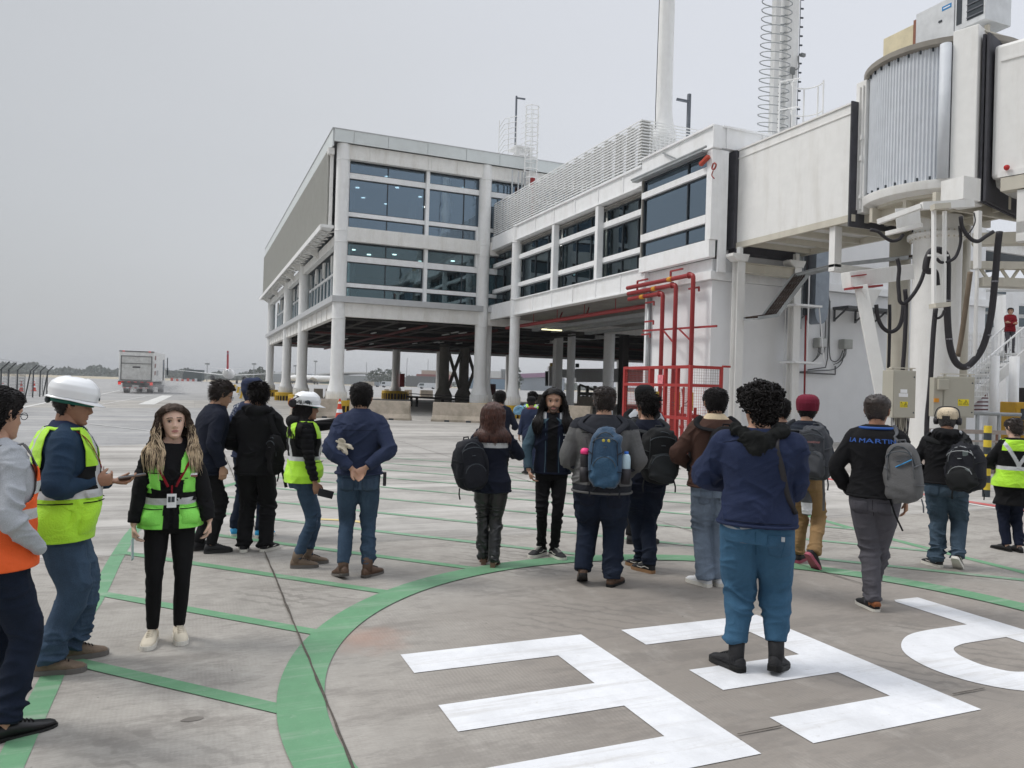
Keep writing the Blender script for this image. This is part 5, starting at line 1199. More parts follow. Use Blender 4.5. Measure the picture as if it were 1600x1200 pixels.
# ---------------- airliner seen from behind
M_PLW=mat('airliner_white',(.80,.80,.79),rough=.35)
def airliner(p,rz,sc,tailm,lab,nose=True):
    E_=empty('airliner',p,rz,label=lab,cat='airplane',scale=sc)
    mb=MB(); prof=[(-17,.25,4.6),(-15,.9,4.4),(-11,1.6,4.0),(-6,1.95,3.7),(8,1.98,3.65),(13,1.95,3.6),(16,1.5,3.4),(18,.7,3.1),(18.6,.15,3.0)]
    mb.tube([(0,y,z) for y,r_,z in prof],[r_ for y,r_,z in prof],24).build('fuselage',M_PLW,E_,local=True,smooth=True)
    for s in (-1,1):
        MB().add([(s*1.5,3.5,2.9),(s*1.5,-2.5,2.9),(s*17.5,-4.6,4.3),(s*17.5,-3.2,4.3),(s*1.5,3.5,3.3),(s*1.5,-2.5,3.15),(s*17.5,-4.6,4.4),(s*17.5,-3.2,4.42)],[(0,1,2,3),(7,6,5,4),(0,4,5,1),(1,5,6,2),(2,6,7,3),(3,7,4,0)]).build('wing',M_PLW,E_,local=True)
        MB().tube([(s*5.7,-.5,2.0),(s*5.7,.5,2.0),(s*5.7,3.6,1.95),(s*5.7,4.2,1.95)],[.5,.85,1.05,.95],16).build('engine',mat('dark_engine',(.10,.10,.11)),E_,local=True,smooth=True)
        MB().add([(s*.4,-11.5,5.0),(s*.4,-15.2,5.0),(s*6.3,-16.6,5.7),(s*6.3,-15.1,5.7),(s*.4,-11.5,5.25),(s*.4,-15.2,5.15),(s*6.3,-16.6,5.78),(s*6.3,-15.1,5.8)],[(0,1,2,3),(7,6,5,4),(0,4,5,1),(1,5,6,2),(2,6,7,3),(3,7,4,0)]).build('tailplane',M_PLW,E_,local=True)
        MB().cyl((s*3,-.8,1.9),(s*3,-.8,.5),.14,n=8).cyl((s*2.6,-.8,.55),(s*3.4,-.8,.55),.55,n=16).build('landing_gear',M_RUB,E_,local=True)
    MB().exyz([(-9.5,5.3),(-15.2,4.9),(-17.4,11.6),(-15.2,11.6)],'X',-.30,.30).build('tail_fin',tailm,E_,local=True)
    MB().box(-.31,.31,-17.2,-15.6,10.4,11.5).build('fin_tip_mark',mat('fin_grey',(.25,.2,.25)),E_,local=True)
    MB().cyl((0,-17.3,4.6),(0,-17.0,4.6),.2,n=12).build('exhaust',M_FRAME,E_,local=True)
    MB().cyl((0,14,2.0),(0,14,.4),.1,n=8).cyl((-.2,14,.4),(.2,14,.4),.4,n=12).build('nose_gear',M_RUB,E_,local=True)
    return E_
q=DP(357,590,285); airliner((q.x,q.y,0),R(-2)+0*R(0)-R(2),1.0,mat('fin_red',(.42,.03,.04)),'white airliner with a red tail fin seen from behind, far left of the terminal')
q=DP(492,592,430); airliner((q.x,q.y,0),R(65),.9,mat('fin_blue',(.12,.25,.60)),'small white airliner with a blue tail fin between the left columns')
# ---------------- distant buildings
def DB(px0,px1,py0,dep,th,name,m,parent,base=0.0,z1=None):
    a=DP(px0,600,dep); b=DP(px1,600,dep); zt=DP((px0+px1)/2,py0,dep).z if z1 is None else z1
    f=fw*th; vs=[(a.x,a.y,base),(b.x,b.y,base),(b.x+f.x,b.y+f.y,base),(a.x+f.x,a.y+f.y,base),(a.x,a.y,zt),(b.x,b.y,zt),(b.x+f.x,b.y+f.y,zt),(a.x+f.x,a.y+f.y,zt)]
    return MB().add(vs,[(0,3,2,1),(4,5,6,7),(0,1,5,4),(1,2,6,5),(2,3,7,6),(3,0,4,7)]).build(name,m,parent)
M_FARW=mat('far_white_roof',(.62,.64,.66)); M_FARG=mat('far_grey_wall',(.28,.31,.34),var=.1,vs=.1); M_FARB=mat('far_blue_wall',(.16,.24,.32)); M_FARD=mat('far_dark_door',(.07,.09,.09)); M_FARR=mat('far_red_roof',(.30,.10,.09)); M_MAU=mat('far_mauve_roof',(.34,.20,.30))
def far(lab,px,dep,parts):
    q=DP(px,600,dep); B=empty('hangar',(q.x,q.y,0),label=lab,cat='hangar',group='far airport buildings')
    for a in parts: DB(a[0],a[1],a[2],dep+a[3],a[4],a[5],a[6],B,base=a[7] if len(a)>7 else 0)
far('long pale roofed low shed behind the farthest left columns',430,600,[(392,446,584,0,40,'wall',M_FARG),(388,470,581.5,1,39,'roof',M_FARW,5)])
far('wide hangar with a shallow white roof and dark open door behind the corner column',560,620,[(478,640,587,0,50,'wall',M_FARG),(500,528,594,-1,2,'door',M_FARD),(504,520,597,-3,2,'dark_bus',mat('green_dark',(.05,.10,.08)))])
q=DP(560,600,621); B=empty('arched_roof',(q.x,q.y,0),label='very shallow white arched roof of the far hangar',cat='roof',group='far airport buildings')
vs=[];fs=[];n=14
for i in range(n+1):
    t=i/n; p=DP(487+(642-487)*t,600,619); z=DP(560,588,619).z+3.6*math.sin(math.pi*t)**.7
    for dz in (-1.2,0):
        vs.append((p.x,p.y,z+dz)); vs.append((p.x+fw.x*52,p.y+fw.y*52,z+dz))
for i in range(n):
    o_=4*i; fs+=[(o_,o_+4,o_+6,o_+2),(o_+1,o_+3,o_+7,o_+5),(o_+2,o_+6,o_+7,o_+3),(o_,o_+1,o_+5,o_+4)]
MB().add(vs,fs).build('roof_shell',M_FARW,B,smooth=False)
far('dark low hangar with a red and cream upper roof left of the braced pillars',660,520,[(634,690,588,0,30,'wall',mat('far_dark_wall',(.12,.13,.14))),(650,700,585,3,30,'red_roof',M_FARR),(658,700,579,8,30,'cream_roof',mat('far_cream',(.45,.40,.33)))])
far('low blue walled building right of the braced pillars',760,480,[(728,800,592,0,30,'wall',M_FARB),(720,800,590,2,30,'roof',mat('far_brown_roof',(.25,.20,.18)),6)])
far('white and grey buildings behind the pier columns, with small block on top',790,560,[(766,792,580,0,30,'wall',M_FARW),(782,792,577,0,20,'block',M_FARG),(815,880,596,-20,30,'low_wall',M_FARG)])
q=DP(843,600,470); B=empty('mauve_hangar',(q.x,q.y,0),label='hangar with a pale mauve sloping roof right of the white pier column',cat='hangar',group='far airport buildings')
a,b,c,d=[DP(x,y,470) for x,y in ((812,584),(884,581),(884,588),(812,590.5))]
f=fw*40; MB().add([a,b,c,d,a+f,b+f,c+f,d+f],[(0,1,2,3),(7,6,5,4),(0,4,5,1),(1,5,6,2),(2,6,7,3),(3,7,4,0)]).build('roof',M_MAU,B)
DB(814,882,590,471,38,'wall',M_FARG,B)
# far white jet bridge seen beneath the pier
q=DP(930,600,95); JB2=empty('distant_jet_bridge',(q.x,q.y,0),label='bright white jet bridge far off beneath the pier between two columns',cat='jet bridge')
mb=MB(); DBox(mb,900,1010,576,597,92,3.2); mb.build('tunnel',M_COLP,JB2)
mb=MB(); DBox(mb,858,873,572,603,90,4); DBox(mb,862,900,577,590,91,3); mb.build('cab',M_COLP,JB2)
mb=MB(); DBox(mb,860,865,567,572,89.5,2); mb.build('yellow_beacon_box',M_YEL,JB2)
mb=MB(); DBox(mb,852,857,580,603,89.8,.5); DBox(mb,900,905,568,574,91,1); mb.build('window',M_FARD,JB2)
mb=MB()
for i,(x,yy) in enumerate(((905,600),(918,606),(930,600),(945,604),(956,598))): a=DP(x,597,91.5); mb.bar((a.x,a.y,2.2),(a.x,a.y,0),.3); 
a=DP(905,606,91);b=DP(955,606,91); mb.bar((a.x,a.y,1.2),(b.x,b.y,1.2),.5,.4); mb.bar((a.x,a.y,2.3),(b.x,b.y,1),.25)
mb.build('undercarriage',mat('dusty_machinery',(.13,.13,.11)),JB2)
mb=MB(); 
for x in (925,935,912,948): a=DP(x,611,91); MB().cyl((a.x,a.y,.5),(a.x+.6*fw.x,a.y+.6*fw.y,.5),.5,n=14).build('wheel',M_RUB,JB2)
# apron vehicles far away
def van(px,dep,wd,h_,m,lab):
    q=DP(px,600,dep); E_=empty('service_van',(q.x,q.y,0),-YAW+R(80),label=lab,cat='van',group='far service vehicles')
    MB().exyz([(-wd,.5),(wd,.5),(wd,h_*.55),(wd*.8,h_),(-wd,h_)],'X',-1,1).build('body',m,E_,local=True,bevel=.05)
    MB().exyz([(wd*.3,h_*.55),(wd*.85,h_*.55),(wd*.72,h_*.9),(wd*.3,h_*.9)],'X',-1.02,1.02).build('window',M_FARD,E_,local=True)
    mb=MB()
    for y in (-wd*.6,wd*.6): mb.cyl((-1.01,y,.4),(1.01,y,.4),.4,n=14)
    mb.build('wheel',M_RUB,E_,local=True)
van(606,330,3,2.6,M_FARW,'tiny white van left of the lone far column'); van(575,340,2.6,2.3,mat('far_cream',(0,0,0)),'tiny cream van beyond the far apron behind the fleece wearer'); van(668,310,4,2.4,M_FARW,'tiny white van just left of the braced pillars'); van(585,345,2.4,2.2,M_FARG,'tiny grey van beyond the apron next to the cream van')
van(302,360,5,5.5,M_FARD,'tiny dark service vehicle left of the red tailed airliner')
# red and white blocks lined up beyond the truck
for i in range(12):
    q=DP(268+i*4.2,600,340+i*2); E_=empty('marker_board',(q.x,q.y,0),-YAW,label='tiny red and white board in the far row right of the truck',cat='marker',group='red and white boards beyond the truck')
    MB().box(-.55,.55,0,.3,0,.9+.5*(i%3==0)).build('board',M_FARW if i%2 else mat('board_red',(.5,.10,.08)),E_,local=True)
# masts and lamp poles
for i,(px,py,dep,hd) in enumerate(((323,569,420,1),(396,569,430,1),(461,572,480,1),(492,565,500,1),(572,566,500,0),(635,559,540,0),(668,561,560,0))):
    b=DP(px,600,dep); t=DP(px,py,dep); L=empty('apron_light_mast',(b.x,b.y,0),label=['light mast just left of the red tailed airliner','light mast right of the red tailed airliner','light mast between the second and third left columns','light mast right of the third left column','slim mast right of the corner column','thin red and white antenna right of the lone far column','thin antenna left of the braced pillars'][i],cat='light mast',group='far masts')
    MB().cyl((b.x,b.y,0),(b.x,b.y,t.z),.28 if hd else .2,.18,n=8).build('pole',mat('far_pole_grey',(.25,.27,.29)),L)
    if hd: MB().box(b.x-1.2,b.x+1.2,b.y-.5,b.y+.5,t.z-.3,t.z+.6).build('lamp_head',mat('far_pole_grey',(0,0,0)),L)
# ---------------- trees
M_TREE=mat('far_tree_foliage',(.055,.075,.05),var=.45,vs=.5,rough=.9); M_TRK=mat('far_trunk',(.1,.08,.06))
def fartree(px,dep,h_,w_,seed,lab,grp='far trees',conif=False):
    q=DP(px,600,dep); rnd=random.Random(seed); E_=empty('tree',(q.x,q.y,0),label=lab,cat='tree',group=grp)
    MB().cyl((0,0,0),(0,0,h_*.6),h_*.03,h_*.012,n=6).build('trunk',M_TRK,E_,local=True)
    mb=MB()
    for i in range(150):
        t=rnd.random()**.8; a=rnd.random()*6.283; rr=w_*.5*math.sqrt(rnd.random())*(1-t*.75 if conif else math.sin(math.pi*min(.97,.18+t*.8))**.6)
        c=Vector((math.cos(a)*rr,math.sin(a)*rr,h_*(.12+.88*t))); s=h_*.05*rnd.uniform(.6,1.5)
        n_=Vector((rnd.gauss(0,1),rnd.gauss(0,1),rnd.gauss(0,1))).normalized(); x,y,_=rotbasis(n_)
        mb.add([c+x*s,c+y*s*.8+n_*s*.3,c-x*s,c-y*s*.8-n_*s*.2],[(0,1,2,3)])
    mb.build('crown',M_TREE,E_,local=True)
tt=random.Random(11)
for i in range(9): fartree(391+i*3.1,560+tt.uniform(-20,20),tt.uniform(6,11),tt.uniform(4,7),i,'small dark tree in the row right of the red tailed airliner',conif=i%2==0)
for i in range(12): fartree(578+i*4.4,560+tt.uniform(-20,20),tt.uniform(7,13),tt.uniform(7,10),i+30,'dark tree in the row between the corner column and the lone far column')
for i in range(8): fartree(-4+i*5,640+tt.uniform(-20,20),tt.uniform(6,9),tt.uniform(8,12),i+60,'taller tree at the far left above the fence')
for i in range(4): fartree(801+i*3,420,tt.uniform(8,13),6,i+80,'tall dark tree behind the far undercroft column')
# wooded skyline: nobody could count it
mb=MB(); rnd=random.Random(9)
for i in range(7500):
    px=rnd.uniform(-120,400) if rnd.random()<.75 else rnd.uniform(400,900); dep=rnd.uniform(850,1100); h_=9+2*math.sin(px*.05)+2*math.sin(px*.13+1)+(2 if px<60 else 0)
    q=DP(px,600,dep); c=Vector((q.x,q.y,rnd.random()*h_)); s=rnd.uniform(1.2,3.0); n_=Vector((rnd.gauss(0,1),rnd.gauss(0,1),rnd.gauss(0,.6))).normalized(); x,y,_=rotbasis(n_)
    mb.add([c+x*s,c+y*s,c-x*s,c-y*s],[(0,1,2,3)])
a=DP(-200,600,1105);b=DP(1000,600,1105); mb.add([(a.x,a.y,0),(b.x,b.y,0),(b.x+fw.x*60,b.y+fw.y*60,0),(a.x+fw.x*60,a.y+fw.y*60,0),(a.x,a.y,7),(b.x,b.y,6),(b.x+fw.x*60,b.y+fw.y*60,6),(a.x+fw.x*60,a.y+fw.y*60,7)],[(0,3,2,1),(4,5,6,7),(0,1,5,4),(1,2,6,5),(2,3,7,6),(3,0,4,7)])
o=mb.build('wooded_skyline',mat('skyline_foliage',(.06,.08,.06),var=.4,vs=.05)); tag(o,'low blue grey band of far woods along the horizon','woods',kind='stuff')
# ================================================================ PEOPLE
def skinm(name,rgb):
    m=mat(name,rgb,rough=.5,var=.08,vs=18,spec=.35); b=m.node_tree.nodes['Principled BSDF']
    b.inputs['Subsurface Weight'].default_value=.08; b.inputs['Subsurface Radius'].default_value=(.02,.008,.004); return m
SK1=skinm('skin_warm',(.47,.275,.19)); SK2=skinm('skin_tan',(.34,.18,.115)); SK3=skinm('skin_fair',(.66,.44,.34))
def cloth(name,rgb,rough=.85,var=.10,sheen=0,bump=.35,bs=220,**k): return mat(name,rgb,rough=rough,var=var,vs=6,sheen=sheen,bump=bump,bs=bs,spec=.2,fine=.14,**k)
def denim(name,rgb,fade=.5):
    return mat(name,rgb,rough=.9,var=.22,vs=5,bump=.4,bs=300,spec=.15,dirt=fade,dcol=tuple(min(1,x*2.0+.05) for x in rgb),fine=.2,streak=True)
C_NAVY=cloth('navy_fleece',(.026,.036,.075)); C_NAVY2=cloth('deep_navy_cloth',(.009,.012,.024)); C_BLACK=cloth('black_cloth',(.006,.006,.007)); C_BLACKJ=cloth('black_hoodie_cloth',(.008,.008,.0095))
C_GREY=cloth('mid_grey_fleece',(.125,.125,.125)); C_GREYL=cloth('light_grey_cloth',(.40,.42,.45)); C_TEAL=cloth('teal_sweatpants',(.042,.11,.19)); C_BLUEJ=cloth('blue_jacket_cloth',(.018,.027,.066))
C_TEALN=cloth('dark_teal_jacket',(.018,.040,.075)); C_BROWN=cloth('brown_jacket_cloth',(.062,.032,.024)); C_TAN=cloth('tan_chino',(.30,.19,.09)); C_GPANT=cloth('slate_trousers',(.085,.082,.095)); C_RED=cloth('dark_red_cloth',(.22,.012,.02))
C_CREAM=cloth('cream_fleece',(.62,.50,.34)); C_LEATHER=mat('black_leather',(.010,.011,.012),rough=.33,var=.1,vs=8,bump=.15,bs=40,spec=.6)
C_BURG=cloth('burgundy_knit',(.16,.016,.035),bs=140); C_BEIGE=cloth('beige_cap_cloth',(.62,.52,.38))
D_MID=denim('mid_blue_denim',(.045,.075,.12),.6); D_DARK=denim('dark_indigo_denim',(.012,.018,.034),.2); D_LIGHT=denim('light_blue_denim',(.17,.215,.28)); D_GREY=denim('teal_blue_denim',(.055,.085,.12),.4); D_BLK=denim('navy_work_trousers',(.010,.014,.030),.1)
V_LIME=mat('lime_hi_vis',(.42,.78,.03),rough=.7,var=.06,vs=9,bump=.3,bs=90,emit=0,sheen=.2); V_GREEN=mat('green_hi_vis',(.27,.80,.12),rough=.7,var=.06,vs=9,bump=.3,bs=90); V_ORANGE=mat('orange_hi_vis',(.85,.12,.02),rough=.7,var=.06,vs=9,bump=.3,bs=90)
V_REF=mat('silver_reflective',(.52,.53,.54),rough=.4,var=.08,bump=.2,bs=120); H_WHITE=mat('helmet_white',(.80,.81,.82),rough=.3,var=.02,coat=.2)
HR_BLK=mat('black_hair',(.008,.006,.006),rough=.55,var=.4,vs=30,spec=.25); HR_BRN=mat('dark_brown_hair',(.022,.013,.010),rough=.45,var=.4,vs=30,spec=.5); HR_AUB=mat('auburn_hair',(.070,.026,.017),rough=.42,var=.5,vs=22,spec=.5); HR_BLD=mat('blonde_hair_tips',(.60,.47,.32),rough=.6,var=.3,vs=30,spec=.2); HR_ASH=mat('ash_brown_roots',(.055,.036,.026),rough=.6,var=.4,vs=30,spec=.2); HR_GREY=mat('greying_hair',(.05,.045,.045),rough=.5,var=.7,vs=60)
M_LIP=mat('lips',(.40,.17,.15),rough=.4); M_EYEW=mat('eye_white',(.50,.47,.45),rough=.2); M_IRIS=mat('iris_brown',(.03,.016,.01),rough=.15); M_STUB=mat('stubble_skin',(.10,.062,.045),rough=.7,var=.2,vs=60)
SH_BRN=mat('brown_boot_leather',(.10,.058,.038),rough=.6,var=.2,vs=12,bump=.2); SH_HIKE=mat('taupe_hiking_suede',(.17,.125,.09),rough=.85,var=.2,vs=12,bump=.3); SH_BLK=mat('black_shoe_leather',(.012,.012,.013),rough=.35,var=.1); SH_BLKM=mat('black_boot_matte',(.014,.014,.016),rough=.7,var=.1,bump=.3); SH_CRM=mat('cream_sneaker',(.62,.56,.45),rough=.7,var=.08); SH_WHT=mat('white_sneaker',(.75,.76,.78),rough=.6,var=.05); SH_BLU=mat('bright_blue_sneaker',(.02,.28,.55),rough=.6); SO_WHT=mat('white_rubber_sole',(.68,.66,.60),rough=.6,dirt=.3); SO_BLK=mat('black_rubber_sole',(.02,.02,.02),rough=.7); SO_GUM=mat('gum_sole',(.28,.16,.08),rough=.7); SO_GRY=mat('grey_sole',(.14,.13,.12),rough=.7); SO_RED=mat('dark_pink_sole',(.35,.08,.12),rough=.6)
def remesh(mb,vox,sm=2):
    me=bpy.data.meshes.new('tmp'); me.from_pydata(mb.v,[],mb.f); bm=bmesh.new(); bm.from_mesh(me); bmesh.ops.recalc_face_normals(bm,faces=bm.faces); bm.to_mesh(me); bm.free()
    o=bpy.data.objects.new('tmp',me); COL.objects.link(o); r=o.modifiers.new('r','REMESH'); r.mode='VOXEL'; r.voxel_size=vox; r.adaptivity=0
    dg=bpy.context.evaluated_depsgraph_get(); ev=o.evaluated_get(dg); m2=ev.to_mesh()
    n=len(m2.vertices); v=np.empty(n*3); m2.vertices.foreach_get('co',v); v=v.reshape(-1,3)
    nl=len(m2.loops); li=np.empty(nl,np.int32); m2.loops.foreach_get('vertex_index',li); ls=np.empty(len(m2.polygons),np.int32); m2.polygons.foreach_get('loop_total',ls)
    ev.to_mesh_clear(); bpy.data.objects.remove(o); bpy.data.meshes.remove(me)
    if (ls==4).all(): F=li.reshape(-1,4)
    else:
        st=np.concatenate([[0],np.cumsum(ls)[:-1]]); F=np.array([[li[s],li[s+1],li[s+2],li[s+3] if l>3 else li[s+2]] for s,l in zip(st,ls)])
    E=np.concatenate([F[:,[0,1]],F[:,[1,2]],F[:,[2,3]],F[:,[3,0]]]); deg=np.bincount(E[:,0],minlength=n)+np.bincount(E[:,1],minlength=n)
    for _ in range(sm):
        acc=np.zeros((n,3))
        for k in range(3): acc[:,k]=np.bincount(E[:,0],v[E[:,1],k],n)+np.bincount(E[:,1],v[E[:,0],k],n)
        v=v*.4+.6*acc/np.maximum(deg,1)[:,None]
    return v,F
def normals(v,F):
    a=v[F[:,2]]-v[F[:,0]]; b=v[F[:,3]]-v[F[:,1]]; fn=np.cross(a,b); n=np.zeros_like(v)
    for j in range(4):
        for k in range(3): n[:,k]+=np.bincount(F[:,j],fn[:,k],len(v))
    return n/np.maximum(np.linalg.norm(n,axis=1),1e-9)[:,None]
def meshobj(name,v,F,mats,idx=None,parent=None,label=None):
    me=bpy.data.meshes.new(name); me.vertices.add(len(v)); me.vertices.foreach_set('co',np.asarray(v,np.float32).ravel())
    F=np.asarray(F,np.int32); me.loops.add(F.size); me.loops.foreach_set('vertex_index',F.ravel()); me.polygons.add(len(F)); me.polygons.foreach_set('loop_start',np.arange(len(F),dtype=np.int32)*F.shape[1]); 
    try: me.polygons.foreach_set('loop_total',np.full(len(F),F.shape[1],np.int32))
    except Exception: pass
    for m in mats: me.materials.append(m)
    if idx is not None: me.polygons.foreach_set('material_index',np.asarray(idx,np.int32))
    me.polygons.foreach_set('use_smooth',[True]*len(F)); me.update(calc_edges=True); me.validate()
    o=bpy.data.objects.new(name,me); COL.objects.link(o)
    if parent: o.parent=parent
    if label: o['label']=label
    return o
def folds(v,F,amp,fx=7,fz=20,seed=0,mask=None,slant=.4):
    """soft cloth creases: ridged noise on a warped, slanted domain, absent where a slow noise says the cloth is taut"""
    n=normals(v,F); x,y,z=v.T; fz=4+fz*.48
    w1=vnoise(np.c_[x*5,y*5,z*4+9],seed+5)*.9; w2=vnoise(np.c_[x*4+7,y*4,z*5],seed+6)*.8
    sg=np.where(vnoise(np.c_[x*2.5,y*2.5,z*2.5+seed],seed+8)>0,1,-1)
    a=vnoise(np.c_[x*fx+w1,y*fx+seed+w2,z*fz+(x*sg+y*.5)*fz*slant*1.2+w1*1.5],seed)
    b=vnoise(np.c_[x*fx*2.1,y*fx*2.1+3,z*fz*2.2-x*fz*slant*2+w2*2],seed+1)
    taut=np.clip(vnoise(np.c_[x*6,y*6,z*5+2],seed+9)*1.3+.62,.12,1.2)
    r=((1-np.abs(a))**2.6*1.25-.42)*taut+.28*((1-np.abs(b))**3-.3)*taut
    if mask is not None: r=r*mask
    return v+n*(amp*1.7*r)[:,None]
SEC=np.array([[.74,.150,.105,.115],[.84,.172,.115,.132],[.93,.172,.115,.125],[1.02,.152,.112,.105],[1.12,.150,.118,.100],[1.25,.172,.130,.115],[1.34,.185,.120,.122],[1.40,.176,.098,.110],[1.445,.140,.078,.092],[1.48,.090,.064,.076],[1.52,.060,.056,.062],[1.56,.056,.056,.058]])
class Body:
    def __init__(s,P):
        s.P=P; s.g=P.get('girth',1.0); s.w=P.get('shw',1.0); s.lean=P.get('lean',0.0); s.side=P.get('side',0.0); s.belly=P.get('belly',0)
        s.fem=P.get('fem',0)
    def cen(s,z):
        t=np.clip((np.asarray(z)-.93)/.5,0,1.25); return s.side*t, s.lean*t**1.2
    def rad(s,z):
        hw=np.interp(z,SEC[:,0],SEC[:,1]);f=np.interp(z,SEC[:,0],SEC[:,2]);b=np.interp(z,SEC[:,0],SEC[:,3])
        k=np.interp(z,[.7,1.0,1.35,1.45,1.55],[s.g,s.g*1.02,1+(s.g-1)*.6,1+(s.g-1)*.35,1+(s.g-1)*.3])
        hw=hw*k*np.interp(z,[1.2,1.35,1.45],[1,s.w,1]); f=f*(1+(k-1)*1.2)+s.belly*np.exp(-((np.asarray(z)-1.05)/.14)**2); b=b*(1+(k-1)*.9)
        if s.fem: hw=hw*np.interp(z,[.84,.93,1.08,1.3,1.5],[1.03,1.0,.86,.90,.9])
        return hw,f,b
    def surf(s,th,z,off=0):
        """point on the torso at angle th (deg, 0=+x right, 90=front)"""
        hw,f,b=s.rad(z); cx,cy=s.cen(z); t=R(th); c,si=math.cos(t),math.sin(t)
        e=.86; x=(hw+off)*math.copysign(abs(c)**e,c); y=((f if si>0 else b)+off)*math.copysign(abs(si)**e,si)
        return Vector((cx+x,cy+y,z))
    def torso(s,mb,z0,z1,off,n=28,dz=.035,flare=0):
        zs=np.arange(z0,z1+1e-6,dz); vs=[];fs=[]
        for i,z in enumerate(zs):
            o=off+flare*max(0,1-(z-z0)/.10)
            for j in range(n): vs.append(s.surf(360*j/n,z,o))
        k=len(zs)
        for i in range(k-1):
            for j in range(n): a=i*n+j;b=i*n+(j+1)%n; fs.append((a,b,b+n,a+n))
        fs.append(tuple(range(n-1,-1,-1))); fs.append(tuple((k-1)*n+j for j in range(n))); mb.add(vs,fs)
def ik(a,t,L1,L2,pole):
    a=Vector(a);t=Vector(t); d=t-a; D=min(d.length,(L1+L2)*.998); u=d.normalized(); t=a+u*D
    x=(L1*L1-L2*L2+D*D)/(2*D); h=math.sqrt(max(0,L1*L1-x*x)); p=Vector(pole); p=(p-u*p.dot(u)).normalized(); return a+u*x+p*h,t
def limb(mb,a,j,b,rs,n=14,cap=True):
    """smooth tube a->j->b with radii at 0,.25,.5(joint),.75,1"""
    a,j,b=Vector(a),Vector(j),Vector(b); P=[a,a.lerp(j,.5),j,j.lerp(b,.5),b]; c=catm(P,5); k=len(c)
    r=[np.interp(i/(k-1),[0,.25,.5,.75,1],rs) for i in range(k)]; mb.tube(c,r,n)
    mb.sphere(a,rs[0]*.98,10,8)
    if cap: mb.sphere(b,rs[4]*.95,8,6)
def hand(mb,w,d,nrm,curl=.35,sc=1.0,spread=.1,side=1,point=False):
    """palm, four unequal bent fingers and a side thumb. w wrist, d direction, nrm palm normal"""
    w,d,nrm=Vector(w),Vector(d).normalized(),Vector(nrm); nrm=(nrm-d*nrm.dot(d)).normalized(); s=d.cross(nrm)*side
    pal=[w,w+d*.03*sc,w+d*.085*sc]
    mb.tube([w-d*.02,w+d*.012,w+d*.045*sc,w+d*.088*sc],[.024*sc,.028*sc,.040*sc,.040*sc],12,flat=.42,side=s)
    L=[.070,.079,.074,.058]
    for i in range(4):
        o=(i-1.5)*.0205*sc; base=w+d*.080*sc+s*(-o); c=curl if not(point and i==0) else .05; p=base; dd=(d+s*(-(i-1.5))*spread*.25).normalized(); pts=[p-d*.015]; 
        for k,fr in enumerate((.45,.32,.23)):
            a=c*(1.0+.25*k)*1.15; dd=(dd*math.cos(a)+nrm*math.sin(a)).normalized(); p=p+dd*L[i]*fr*sc; pts.append(p)
        mb.tube(pts,[.0098*sc,.0094*sc,.0085*sc,.0068*sc],8); mb.sphere(pts[-1],.0066*sc,6,5)
    tb=w+d*.022*sc+s*.024*sc; td=(d*.62+s*.62+nrm*.35).normalized(); t1=tb+td*.036*sc; td2=(d*.85+s*.2+nrm*(.2+curl*.6)).normalized(); t2=t1+td2*.030*sc; t3=t2+(td2+nrm*curl*.4).normalized()*.022*sc
    mb.tube([w+d*.01+s*.01,tb,t1,t2,t3],[.014*sc,.0145*sc,.012*sc,.0105*sc,.008*sc],8)
HP=np.array([[-.120,.014,.062,.020],[-.112,.025,.082,.012],[-.100,.036,.089,-.005],[-.080,.048,.088,-.038],[-.055,.058,.088,-.062],[-.030,.067,.086,-.080],[0,.073,.085,-.094],[.030,.0765,.092,-.101],[.060,.0760,.087,-.103],[.085,.067,.072,-.092],[.104,.047,.050,-.068],[.115,.025,.028,-.036],[.119,.008,.010,-.012]])
def headgrid(off=0,nz=46,nt_=76,face=True,fem=0):
    zs=np.linspace(-.120,.119,nz); zs=np.sort(zs); V=[]
    for z in zs:
        hw,f,b=[np.interp(z,HP[:,0],HP[:,k]) for k in (1,2,3)]
        if fem: hw*=.94 if z<0 else .97
        zz=z*(1+off/.12)
        t=np.arange(nt_)*2*np.pi/nt_; c,s=np.cos(t),np.sin(t); e=.92
        x=(hw+off)*np.sign(c)*np.abs(c)**e; mid=(f+b)/2; hd=(f-b)/2+off; y=mid+hd*np.sign(s)*np.abs(s)**e
        if face:
            fr=(s>0)
            G_=lambda x0,z0,sx,sz: np.exp(-((x-x0)/sx)**2-((z-z0)/sz)**2)
            d=np.zeros_like(x)
            nw=.009+.006*np.clip((.02-z)/.05,0,1)
            if -.052<z<.035: d+=np.interp(z,[-.052,-.040,-.030,0,.025,.035],[0,.016,.025,.012,.003,0])*np.exp(-(x/nw)**2)
            for sg in (-1,1): d+=-.010*G_(sg*.031,.006,.017,.012)+.004*G_(sg*.03,.026,.02,.008)+.004*G_(sg*.042,-.028,.02,.02)+.005*G_(sg*.012,-.037,.007,.008)
            d+=.006*G_(0,-.060,.022,.006)+.0065*G_(0,-.072,.019,.006)-.004*G_(0,-.066,.024,.0025)-.004*G_(0,-.084,.02,.006)+.006*G_(0,-.102,.02,.012)
            y=y+d*fr
        V.append(np.c_[x,y,np.full(nt_,zz)])
    V=np.concatenate(V); k=len(zs); a=(np.arange(k-1)[:,None]*nt_+np.arange(nt_)[None]).ravel(); b=(np.arange(k-1)[:,None]*nt_+(np.arange(nt_)[None]+1)%nt_).ravel()
    return V,np.c_[a,b,b+nt_,a+nt_]
def hairregion(c,style):
    x,y,z=c.T; line=np.where(y>.055,.066,np.where(y>.02,.045-.4*(np.abs(x)-.06),np.where(y>-.02,-.005,-.078)))
    line=np.interp(y,[-.1,-.035,-.02,.012,.03,.06,.09],[-.104,-.098,-.012,-.008,.035,.066,.072])
    return z>line
